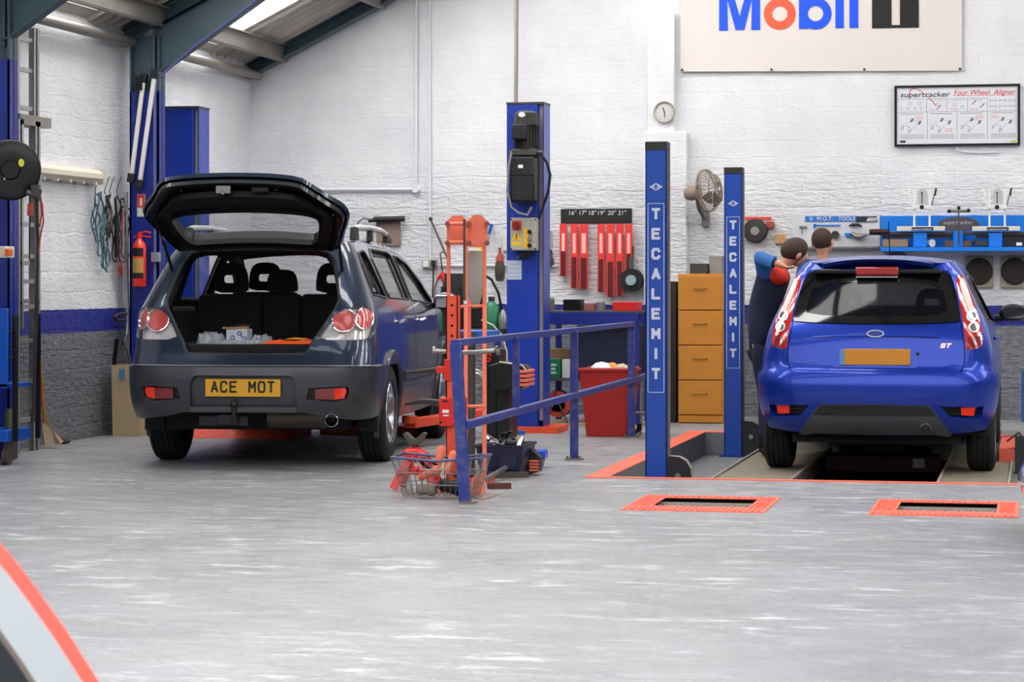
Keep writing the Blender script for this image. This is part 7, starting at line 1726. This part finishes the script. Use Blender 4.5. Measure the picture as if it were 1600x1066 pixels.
t = thing('air_gun', 'small red air gun hanging on a cord in front of the ladders', 'air gun', tuple(P(47, 338, 17.0)))
mb = MB(); mb.cyl(P(47, 318, 17), P(47, 337, 17), .018, .022, n=10); mb.build('handle', mat('dull_red'), t); mb = MB(); mb.tube([P(48, 300, 17), P(47, 318, 17)], .006, 6); mb.tube([P(47, 337, 17), P(46, 405, 17)], .005, 6); mb.build('cord', SATIN, t)
t = thing('isolator_switch', 'cream isolator switch with an orange lever at the left edge', 'switch', tuple(P(7, 403, 16.4)))
a = P(-4, 403, 16.4); b = P(10, 385, 16.4); mb = MB(); mb.box(a.x, b.x, a.y, a.y + .15, a.z, b.z); mb.build('box', CREAM, t, bevel=.006)
mb = MB(); a = P(7, 400, 16.35); b = P(15, 389, 16.35); mb.box(a.x, b.x, a.y, a.y + .06, a.z, b.z); mb.build('lever', mat('orange_lever', '#d8632a', .4), t, bevel=.004)
# blue tool trolley
tt = thing('tool_trolley', 'blue tool trolley with dark corner post and castor cut by the left edge', 'trolley', tuple(gx(8, 17.0)))
dt_ = 17.0; zq = lambda py: CH + (HOR - py) / F * dt_
a, b = gx(-70, dt_), gx(20, dt_)
TB = mat('trolley_blue', '#1550b4', .35)
mb = MB(); mb.box(a.x, b.x, a.y, a.y + .02, zq(605), zq(482)); mb.build('side_panel', TB, tt, bevel=.004)
mb = MB(); mb.box(a.x, b.x, a.y, a.y + .4, zq(690), zq(672)); mb.build('bottom_tray', TB, tt, bevel=.004)
mb = MB(); mb.box(a.x, b.x, a.y, a.y + .4, zq(606), zq(600)); mb.build('middle_shelf', TB, tt)
mb = MB(); c2 = gx(22, dt_ - .05); mb.box(c2.x - .015, c2.x + .018, c2.y, c2.y + .03, zq(690), zq(492)); mb.build('corner_post', SATIN, tt, bevel=.003)
mb = MB(); mb.box(c2.x - .015, c2.x + .015, c2.y + .4, c2.y + .43, zq(690), zq(492)); mb.build('corner_post', SATIN, tt)
for py in (520, 540, 561):
    mb = MB(); mb.tube([P(-10, py, dt_ - .06), P(20, py, dt_ - .06)], .012, 8); mb.build('handle_bar', SATIN, tt)
for px, dd_ in ((11, dt_), (18, dt_ + .45)):
    q = gx(px, dd_); r_ = .062; mb = MB(); mb.cyl((q.x - .018, q.y, r_), (q.x + .018, q.y, r_), r_, n=20); w_ = mb.build('castor', mat('brown_rubber', '#4a3f38', .6), tt)
    mb = MB(); mb.bar((q.x, q.y, r_), (q.x, q.y, zq(688)), .03, .05, up=(0, 1, 0)); mb.build('fork', STEELD, w_)
mb = MB(); q = P(8, 640, 17.1); mb.lathe([(.045, 0), (.045, q.z - zq(672) - .02), (.035, q.z - zq(672))], (q.x, q.y + .1, zq(672)), (0, 0, 1), 16); tag(mb.build('glass_jar', mat('murky_green', '#4f5a3c', .4)), 'murky green jar standing in the bottom of the blue trolley', 'jar')
# batten light
bt_ = thing('batten_light', 'long cream batten light fixed level along the left wall', 'light fitting', tuple(L(107, 282, .06)))
a, b = L(56, 269, .07), L(158, 273, .07); zc = (a.z + b.z) / 2
mb = MB(); mb.prism([(LX, zc - .06), (LX + .06, zc - .06), (LX + .1, zc - .02), (LX + .1, zc + .02), (LX + .06, zc + .055), (LX, zc + .055)], a.y, b.y, 'xz') if False else mb.add([(x, y, z) for y in (a.y, b.y) for x, z in [(LX, zc - .06), (LX + .06, zc - .06), (LX + .1, zc - .02), (LX + .1, zc + .02), (LX + .06, zc + .055), (LX, zc + .055)]], [tuple(range(6)), tuple(range(6, 12))[::-1]] + [(i, 6 + i, 6 + (i + 1) % 6, (i + 1) % 6) for i in range(6)])
mb.build('diffuser', CREAM, bt_, smooth=False)
for y in (a.y, b.y): mb = MB(); mb.box(LX, LX + .105, y - .02, y + .02, zc - .065, zc + .06); mb.build('end_cap', OFFW, bt_)
for k in range(5):
    y = a.y + (b.y - a.y) * (k + .5) / 5; mb = MB(); mb.box(LX + .02, LX + .085, y - .015, y + .015, zc - .072, zc - .05); mb.build('clip', OFFW, bt_)
# cables on hooks
hk = thing('cable_hooks', 'row of bent wire hooks holding cables beneath the end of the batten light', 'hook', tuple(L(170, 290, .03)))
for px in (148, 163, 171, 182):
    mb = MB(); mb.tube([L(px + 8, 276, .02), L(px + 3, 288, .05), L(px, 300, .06), L(px + 2, 304, .06)], .004, 6); mb.build('hook', STEELD, hk)
random.seed(11)
def loops(name, label, pts_list, r, m_):
    mb = MB()
    for pts in pts_list: mb.tube([L(x, y, o_) for x, y, o_ in pts], r, 6, True)
    return tag(mb.build(name, m_), label, 'cable')
def loop(cx_, ty, w_, h_, o_, ph=0, n=22): return [(cx_ + w_ * math.sin(2 * PI * k / n) * (.55 + .45 * (k / n if k < n / 2 else 1 - k / n) * 2) + 2 * math.sin(5 * k + ph), ty + h_ / 2 - h_ / 2 * math.cos(2 * PI * k / n), o_ + .015 * math.sin(k + ph)) for k in range(n)]
loops('teal_rope', 'tangled teal cord hanging from the leftmost wall hook', [loop(153, 303, 11, 75, .06, 0), loop(157, 300, 8, 100, .07, 1), loop(163, 330, 6, 90, .06, 2), loop(150, 320, 6, 40, .07, 3), loop(166, 360, 5, 65, .06, 4)], .007, mat('teal_cord', '#3c6472', .7))
loops('brown_cable', 'brown and grey cable bundle hanging in the middle of the wall hooks', [loop(168, 306, 3, 70, .07, 0), loop(170, 305, 4, 60, .06, 2)], .009, mat('brown_cable', '#463835', .7))
loops('black_jump_leads', 'black jump leads hanging from the rightmost wall hook', [loop(184, 306, 8, 90, .07, 0), loop(192, 310, 12, 100, .06, 1), loop(180, 330, 6, 80, .06, 3), loop(196, 320, 14, 85, .05, 5)], .006, SATIN)
mb = MB(); mb.cyl(L(182, 338, .09), L(183, 402, .09), .022, n=10); mb.cyl(L(180, 310, .09), L(182, 338, .09), .012, n=8); tag(mb.build('strip_lamp', BLACK), 'short black lead lamp hanging among the jump leads', 'lamp')
mb = MB(); mb.cyl(L(188, 416, .08), L(190, 430, .08), .02, .014, n=10); mb.tube([L(192, 330, .08), L(189, 416, .08)], .006, 6); tag(mb.build('red_clamp', mat('dull_red')), 'dull red clamp dangling at the end of a lead', 'clamp')
mb = MB(); mb.tube([L(197, 300, .09), L(198, 420, .09), L(199, 500, .09), L(198, 522, .09), L(194, 533, .1), L(192, 537, .1)], .018, 10); tag(mb.build('chrome_waste_pipe', mat('dull_chrome', '#a8a8a8', .25, metal=.9)), 'chromed bent pipe hanging on the wall left of the blue steel column', 'pipe')
mb = MB(); mb.tube([L(198, 490, .1), L(185, 491, .11), L(178, 496, .11), L(182, 501, .11), L(196, 500, .1)], .012, 8); tag(mb.build('pipe_bracket', STEELD), 'looped steel bracket holding the chromed pipe', 'bracket')
# wooden box and its contents
wbx_ = thing('wooden_box', 'tall pale plywood box on the floor, half behind the estate car', 'box', tuple(gx(195, 20.1)))
a, b = gx(174, 20.1), gx(222, 20.1)
mb = MB(); tubshape(mb, a.x, b.x, a.y, a.y + .25, P(0, 571, 20.1).z, tp=.008, th=.012); mb.build('box_body', BEIGE, wbx_)
mb = MB(); q0 = P(186, 592, 20.08); mb.box(q0.x, q0.x + .05, q0.y - .004, q0.y - .001, q0.z, q0.z + .08); mb.build('blue_sticker', mat('washed_blue', '#4a7f9c', .6), wbx_)
mb = MB(); mb.tube([P(178, 600, 20.2), P(179, 560, 20.2), P(183, 530, 20.2)], .018, 8); tag(mb.build('black_pipe', SATIN), 'short black hose end sticking up out of the plywood box at its left', 'hose')
mb = MB(); mb.tube([P(208, 600, 20.2), P(203, 560, 20.2), P(195, 538, 20.2), P(192, 528, 20.2)], .012, 8); tag(mb.build('black_lever', STEELD), 'black steel lever leaning out of the plywood box at its right', 'lever')
# shovel and brush
sh = thing('shovel', 'worn shovel with an ash handle standing against the grey dado', 'shovel', tuple(G(78, 697)))
mb = MB(); mb.tube([P(62, 560, 18.7), P(66, 620, 18.75), P(71, 668, 18.8)], .016, 8); mb.build('handle', HANDLE, sh)
q0 = G(70, 698); mb = MB(); pts = [P(64, 655, 18.8), P(72, 652, 18.8), P(82, 672, 18.72), P(99, 690, 18.65), P(95, 694, 18.6), P(70, 698, 18.6), P(67, 690, 18.7)]
slab(mb, pts, .006); mb.build('blade', mat('muddy_steel', '#8b7862', .65, metal=.2), sh, smooth=False)
br2 = thing('hand_brush', 'small brown hand brush on the floor beside the shovel blade', 'brush', tuple(G(96, 695)))
q = G(96, 694); mb = MB(); mb.ball(q + Vector((.02, 0, .022)), .06, .04, .02); mb.build('bristles', mat('bristle_brown', '#4f3a2a', .9, bump=.8, bscale=150), br2); mb = MB(); mb.cb(q + Vector((-.03, 0, .045)), .09, .04, .015); mb.build('block', mat('brick_red'), br2)
# fluorescent tubes leaning by the column
for k, (p0, p1, lab) in enumerate((((224, 128), (206, 272), 'left of two white strip lights leaning on the blue steel column'), ((241, 122), (219, 282), 'right of two white strip lights leaning on the blue steel column'))):
    t = thing('strip_light', lab, 'light fitting', tuple(PY(p1[0], p1[1], 19.3)), group='strip lights on the blue column')
    a, b = PY(p0[0], p0[1], 19.34), PY(p1[0], p1[1], 19.32)
    mb = MB(); mb.bar(a, b, .036, .03, up=(0, 1, 0)); mb.build('batten', mat('batten_white', '#dcd8d2', .4), t, bevel=.005)
    for e, f in ((a, b), (b, a)):
        mb = MB(); dv = (e - f).normalized(); mb.bar(e - dv * .005, e + dv * .07, .06, .05, up=(0, 1, 0)); mb.build('end_cap', BLACK, t, bevel=.006)
mb = MB(); mb.tube([PY(216, 118, 19.33), PY(214, 150, 19.33), PY(212, 165, 19.33), PY(218, 172, 19.33), PY(217, 185, 19.33), PY(208, 195, 19.33)], .006, 6); mb.cb(PY(218, 130, 19.33), .06, .05, .12); tag(mb.build('cable_bundle', SATIN), 'black cable and box hanging above the leaning strip lights', 'cable')
yc_ = 19.45 - .075
mb = MB(); mb.tube([Vector((-7.25, yc_ - .02, .4)), Vector((-7.25, yc_ - .02, 2.85)), Vector((-7.23, yc_ - .02, 2.98)), Vector((-6.9, yc_ - .02, 3.25)), Vector((-6.3, yc_ - .02, 3.66))], .012, 8); o = mb.build('conduit_pipe', mat('blue_grey_pipe', '#59608c', .4)); tag(o, 'blue-grey conduit climbing the edge of the steel column and up the rafter', 'pipe')
mb = MB(); q = PY(247, 402, 19.3); mb.box(-7.27, -7.20, yc_ - .06, yc_, q.z - .04, q.z + .04); tag(mb.build('switch_box', mat('grey_metal_box', '#8c8f94', .4, metal=.4), bevel=.004), 'small grey metal switch box low on the blue steel column', 'switch')
# extinguisher and sign
q = PY(220, 321, yc_ - .01); fe_ = facing((q.x, yc_ - .004, q.z))
mb = MB(); plate(mb, [(-.036, -.095), (.036, -.095), (.036, .095), (-.036, .095)], [], fe_, .003); es = mb.build('extinguisher_sign', mat('sign_cream', '#d9cfc0', .5), smooth=False); tag(es, 'red and white extinguisher notice above the fire extinguisher', 'sign')
mb = MB(); plate(mb, [(-.034, -.02), (.034, -.02), (.034, .093), (-.034, .093)], [], lambda u, v, o_: fe_(u, v, o_ + .001), .001); mb.build('red_panel', mat('sign_red', '#d2492e', .5), es, smooth=False)
mb = MB()
for k in range(3): mb.add([fe_(-.025, -.04 - k * .018, .002), fe_(.025, -.04 - k * .018, .002), fe_(.025, -.034 - k * .018, .002), fe_(-.025, -.034 - k * .018, .002)], [(0, 1, 2, 3)])
mb.add([fe_(-.008, .0, .002), fe_(.008, .0, .002), fe_(.008, .06, .002), fe_(-.008, .06, .002)], [(0, 1, 2, 3)])
tag(mb.build('notice_print', PAPER, es, smooth=False), kind='stuff')
ex = thing('fire_extinguisher', 'red fire extinguisher mounted on the blue steel column', 'fire extinguisher', tuple(PY(218, 448, 19.3)))
q = PY(218, 448, yc_ - .08); r_ = 10.8 / 3800 * 20.4; H_ = 72 / 3800 * 20.4
mb = MB(); mb.lathe([(r_ * .9, 0), (r_, .01), (r_, H_ * .85), (r_ * .85, H_ * .94), (r_ * .45, H_), (r_ * .35, H_ + .02)], q, (0, 0, 1), 28); bdy = mb.build('cylinder', mat('extinguisher_red', '#e0321f', .3, coat=.4), ex)
for z0, z1, m_ in ((H_ * .18, H_ * .30, INK), (H_ * .30, H_ * .62, mat('gold_label', '#b08a4a', .5)), (H_ * .66, H_ * .84, INK)):
    mb = MB(); vs = []; n = 10
    for z in (z0, z1):
        for k in range(n + 1):
            a = -PI / 2 - .95 + 1.9 * k / n; vs.append((q.x + (r_ + .001) * math.cos(a), q.y + (r_ + .001) * math.sin(a), q.z + z))
    mb.add(vs, [(i, i + 1, n + 2 + i, n + 1 + i) for i in range(n)]); mb.build('label', m_, bdy)
zt4 = q.z + H_ + .02
mb = MB(); mb.cyl((q.x, q.y, zt4), (q.x, q.y, zt4 + .05), .02); mb.build('valve', RED, ex)
mb = MB(); mb.tube([(q.x, q.y, zt4 + .04), (q.x + .05, q.y, zt4 + .055), (q.x + .10, q.y, zt4 + .045)], .009, 6); mb.tube([(q.x - .05, q.y, zt4 + .01), (q.x + .0, q.y, zt4 + .02), (q.x + .10, q.y, zt4 + .01)], .008, 6); mb.build('lever', RED, ex)
mb = MB(); mb.box(q.x - .03, q.x + .03, q.y + r_ - .01, yc_, q.z + .1, q.z + .2); mb.build('wall_bracket', SATIN, ex)

# ------------------------------------------------------------------ things in the boot of the estate car
cm = Matrix.LocRotScale(car.location, car.rotation_euler, None)
C_ = lambda x, y, z: cm @ Vector((x, y, z))
mb = MB(cm); mb.box(-.235, -.085, .50, .66, .846, .95); o = mb.build('parts_carton', mat('white_carton', '#c9cdd8', .7), bevel=.003); tag(o, 'white carton of parts with blue marks, open at the top, in the boot', 'carton')
mb = MB(cm)
for x, z in ((-.20, .87), (-.15, .90), (-.115, .865)): mb.torus((x + .01, .4985, z + .02), (0, 1, 0), .013, .003, 12, 5); mb.box(x + .02, x + .026, .498, .4995, z - .01, z + .015)
tag(mb.build('blue_print', NAVY, o), kind='stuff')
mb = MB(cm)
mb.box(-.26, -.16, .49, .60, .952, .965); mb.add([(-.24, .48, .965), (-.09, .47, .985), (-.07, .62, .975), (-.2, .64, .96)], [(0, 1, 2, 3)]); mb.box(-.17, -.09, .5, .58, .95, .97)
mb.build('torn_flap', mat('torn_card', '#a98d66', .8), o)
def crumple(name, label, cat, x0, x1, y0, y1, z, h, m_, seed, n=9):
    random.seed(seed); mb = MB(cm); vs = []
    for i in range(n + 1):
        for j in range(n + 1):
            e = min(i, j, n - i, n - j); vs.append((x0 + (x1 - x0) * i / n + random.uniform(-.01, .01), y0 + (y1 - y0) * j / n, z + (0.003 if e == 0 else random.uniform(.2, 1) * h)))
    mb.add(vs, [(i * (n + 1) + j, (i + 1) * (n + 1) + j, (i + 1) * (n + 1) + j + 1, i * (n + 1) + j + 1) for i in range(n) for j in range(n)]); return tag(mb.build(name, m_, smooth=False), label, cat)
CP = mat('crinkly_clear_plastic', '#b6bcc2', .12, alpha=.5, coat=.6)
crumple('plastic_bag', 'crumpled clear plastic bag at the left of the boot', 'bag', -.42, -.24, .36, .6, .847, .09, CP, 3)
crumple('plastic_bag', 'crumpled clear plastic bag in front of the white carton', 'bag', -.25, .0, .30, .48, .847, .035, CP, 5)
crumple('plastic_bag', 'crumpled clear plastic bag right of the white carton', 'bag', -.06, .08, .42, .62, .847, .07, CP, 8)
crumple('safety_vest', 'orange and red folded safety vest on the right of the boot floor', 'vest', .05, .43, .36, .62, .847, .035, mat('hi_vis_orange', '#ef5a1e', .8), 9)
crumple('yellow_cloth', 'yellow-orange cloth lying on the folded vest', 'cloth', .2, .36, .40, .52, .88, .015, mat('yellow_orange_cloth', '#f2a22a', .8), 12, 5)

# ------------------------------------------------------------------ people
def skinned(name, chains, radii, root, m_, parent, lvl=2):
    """one continuous surface grown over connected joints; chains share joints by name"""
    names = list(radii); idx = {k: i for i, k in enumerate(names)}
    im = pmat(parent).inverted(); vs = [tuple(im @ J[k]) for k in names]; es = []
    for ch in chains: es += [(idx[a], idx[b]) for a, b in zip(ch, ch[1:])]
    me = bpy.data.meshes.new(name); me.from_pydata(vs, es, []); o = bpy.data.objects.new(name, me); COL.objects.link(o); o.parent = parent
    sm = o.modifiers.new('skin', 'SKIN'); sm.use_smooth_shade = True
    lay = me.skin_vertices[0].data
    for k, i in idx.items():
        r_ = radii[k]; lay[i].radius = r_ if isinstance(r_, tuple) else (r_, r_)
    lay[idx[root]].use_root = True
    ss = o.modifiers.new('smooth', 'SUBSURF'); ss.levels = lvl; ss.render_levels = lvl
    me.materials.append(m_); return o
def person(label, J_, cloth, head_dir, loc, yoke=None, yoke_pts=None):
    global J; J = J_
    t = thing('person', label, 'person', tuple(loc))
    # fingers
    arms = []
    rad = {'pelvis': .11, 'waist': .10, 'chest': .115, 'neck0': .055, 'neck': .05, 'jaw': .062, 'head': .085, 'crown': .055}
    chains = [['pelvis', 'waist', 'chest', 'neck0', 'neck', 'jaw', 'head', 'crown']]
    for s_ in ('l', 'r'):
        for k, r_ in (('sh', .05), ('el', .036), ('wr', .024), ('palm', .028), ('hip', .075), ('kn', .05), ('an', .035)): rad[k + s_] = r_
        chains += [['chest', 'sh' + s_, 'el' + s_, 'wr' + s_, 'palm' + s_], ['pelvis', 'hip' + s_, 'kn' + s_, 'an' + s_]]
        dv = (J['palm' + s_] - J['wr' + s_]).normalized(); u, v = ortho(dv)
        for k, (off, ln) in enumerate(((-.028, .055), (-.010, .068), (.009, .062), (.026, .05))):
            b = J['palm' + s_] + dv * .02 + u * off; m2 = b + dv * ln * .55 - v * .005; e = m2 + dv * ln * .45 - v * .022
            for nm, p, r_ in (('a', b, .011), ('b', m2, .009), ('c', e, .007)): J['f%d%s%s' % (k, nm, s_)] = p; rad['f%d%s%s' % (k, nm, s_)] = r_
            chains.append(['palm' + s_] + ['f%d%s%s' % (k, q, s_) for q in 'abc'])
        J['tha' + s_] = J['wr' + s_].lerp(J['palm' + s_], .55) + u * -.04; J['thb' + s_] = J['tha' + s_] + dv * .04 - u * .012 - v * .01; rad['tha' + s_] = .012; rad['thb' + s_] = .009
        chains.append(['wr' + s_, 'tha' + s_, 'thb' + s_])
    body = skinned('body', chains, rad, 'pelvis', SKIN, t)
    r2 = {'pelvis': .155, 'waist': .135, 'chest': .165, 'neck0': .085}; c2_ = [['pelvis', 'waist', 'chest', 'neck0']]
    for s_ in ('l', 'r'):
        for k, r_ in (('sh', .075), ('el', .055), ('wr', .042), ('hip', .105), ('kn', .078), ('an', .062)): r2[k + s_] = r_
        c2_ += [['chest', 'sh' + s_, 'el' + s_, 'wr' + s_], ['pelvis', 'hip' + s_, 'kn' + s_, 'an' + s_]]
    skinned('overalls', c2_, r2, 'pelvis', cloth, t)
    hd = J['head']; fd2 = Vector(head_dir).normalized(); up2 = (J['crown'] - J['jaw']).normalized(); sd2 = fd2.cross(up2).normalized(); rm = Matrix((sd2, fd2, up2)).transposed()
    mb = MB(); mb.ball(hd + up2 * .018 - fd2 * .012, .094, .108, .102, n=20, rot=rm)
    mb.build('hair', HAIR, t)
    mb = MB(); mb.ball(hd + fd2 * .075 - up2 * .03, .062, .04, .085, n=16, rot=rm); mb.ball(hd + fd2 * .118 - up2 * .03, .014, .018, .024, n=10, rot=rm)
    for s_ in (-1, 1): mb.ball(hd + sd2 * s_ * .092 - up2 * .02 - fd2 * .0, .012, .02, .032, n=10, rot=rm)
    mb.build('face', SKIN, t)
    for s_ in (-1, 1):
        mb = MB(); mb.ball(hd + fd2 * .105 + sd2 * s_ * .03 - up2 * .005, .012, .01, .008, n=8, rot=rm); mb.build('eye', PAPER, t)
    mb = MB(); mb.ball(hd + fd2 * .108 - up2 * .075, .022, .008, .006, n=8, rot=rm); mb.build('mouth', mat('lip', '#9c5a50', .6), t)
    for s_ in ('l', 'r'):
        a = J['an' + s_]; mb = MB(); mb.ball(Vector((a.x, a.y + .06, loc[2] + .045)), .05, .14, .045, n=14); mb.cyl((a.x, a.y, loc[2] + .03), (a.x, a.y, loc[2] + .14), .052, .055); mb.build('boot', BLACK, t)
    return t
# mechanic leaning at the near side of the hatchback
d1 = 19.3; p = lambda px, py, dd=0: P(px, py, d1 + dd)
g1 = gx(1200, d1, -.10)
J1 = {'pelvis': p(1186, 520), 'waist': p(1190, 488), 'chest': p(1203, 452), 'neck0': p(1217, 426), 'neck': p(1226, 414), 'jaw': p(1234, 404), 'head': p(1241, 393), 'crown': p(1245, 385),
      'shl': p(1197, 430, -.1), 'ell': p(1190, 405, -.2), 'wrl': p(1213, 412, -.26), 'palml': p(1224, 416, -.27),
      'shr': p(1222, 434, .12), 'elr': p(1212, 470, .2), 'wrr': p(1226, 500, .25), 'palmr': p(1231, 514, .25),
      'hipl': p(1189, 540, -.06), 'knl': p(1199, 618, -.03), 'anl': Vector((g1.x - .01, g1.y - .08, -.0)),
      'hipr': p(1197, 540, .08), 'knr': p(1202, 616, .1), 'anr': Vector((g1.x + .04, g1.y + .14, -.0))}
t = person('person in navy overalls with a red shoulder panel leaning beside the blue hatchback', J1, OVERALL, (.75, .6, -.25), g1)
mb = MB(); mb.ball(p(1212, 430, -.05), .115, .15, .085, n=16, rot=Matrix.Rotation(.5, 3, 'Y')); mb.build('red_shoulder_panel', REDCLOTH, t)
mb = MB(); mb.tube([p(1197, 428, -.11), p(1190, 404, -.2), p(1209, 411, -.25)], [.075, .066, .052], 12); mb.build('blue_sleeve', mat('blue_sleeve', '#235a9a', .8), t)
# person behind the hatchback
d2 = 21.8; p = lambda px, py, dd=0: P(px, py, d2 + dd)
g2 = gx(1285, d2, 0)
J2 = {'pelvis': p(1285, 502), 'waist': p(1285, 478), 'chest': p(1285, 438), 'neck0': p(1285, 410), 'neck': p(1285, 399), 'jaw': p(1285, 389, -.01), 'head': p(1285, 377), 'crown': p(1285, 368)}
for s_, k in (('l', -1), ('r', 1)):
    J2.update({'sh' + s_: p(1285 + k * 31, 417), 'el' + s_: p(1285 + k * 37, 460, .05), 'wr' + s_: p(1285 + k * 26, 492, .16), 'palm' + s_: p(1285 + k * 21, 497, .22), 'hip' + s_: p(1285 + k * 15, 515), 'kn' + s_: p(1285 + k * 16, 590), 'an' + s_: Vector((g2.x + k * .1, g2.y, .1))})
person('person with short brown hair in blue overalls standing behind the blue hatchback, back turned', J2, OVERB, (.3, 1, -.1), g2)
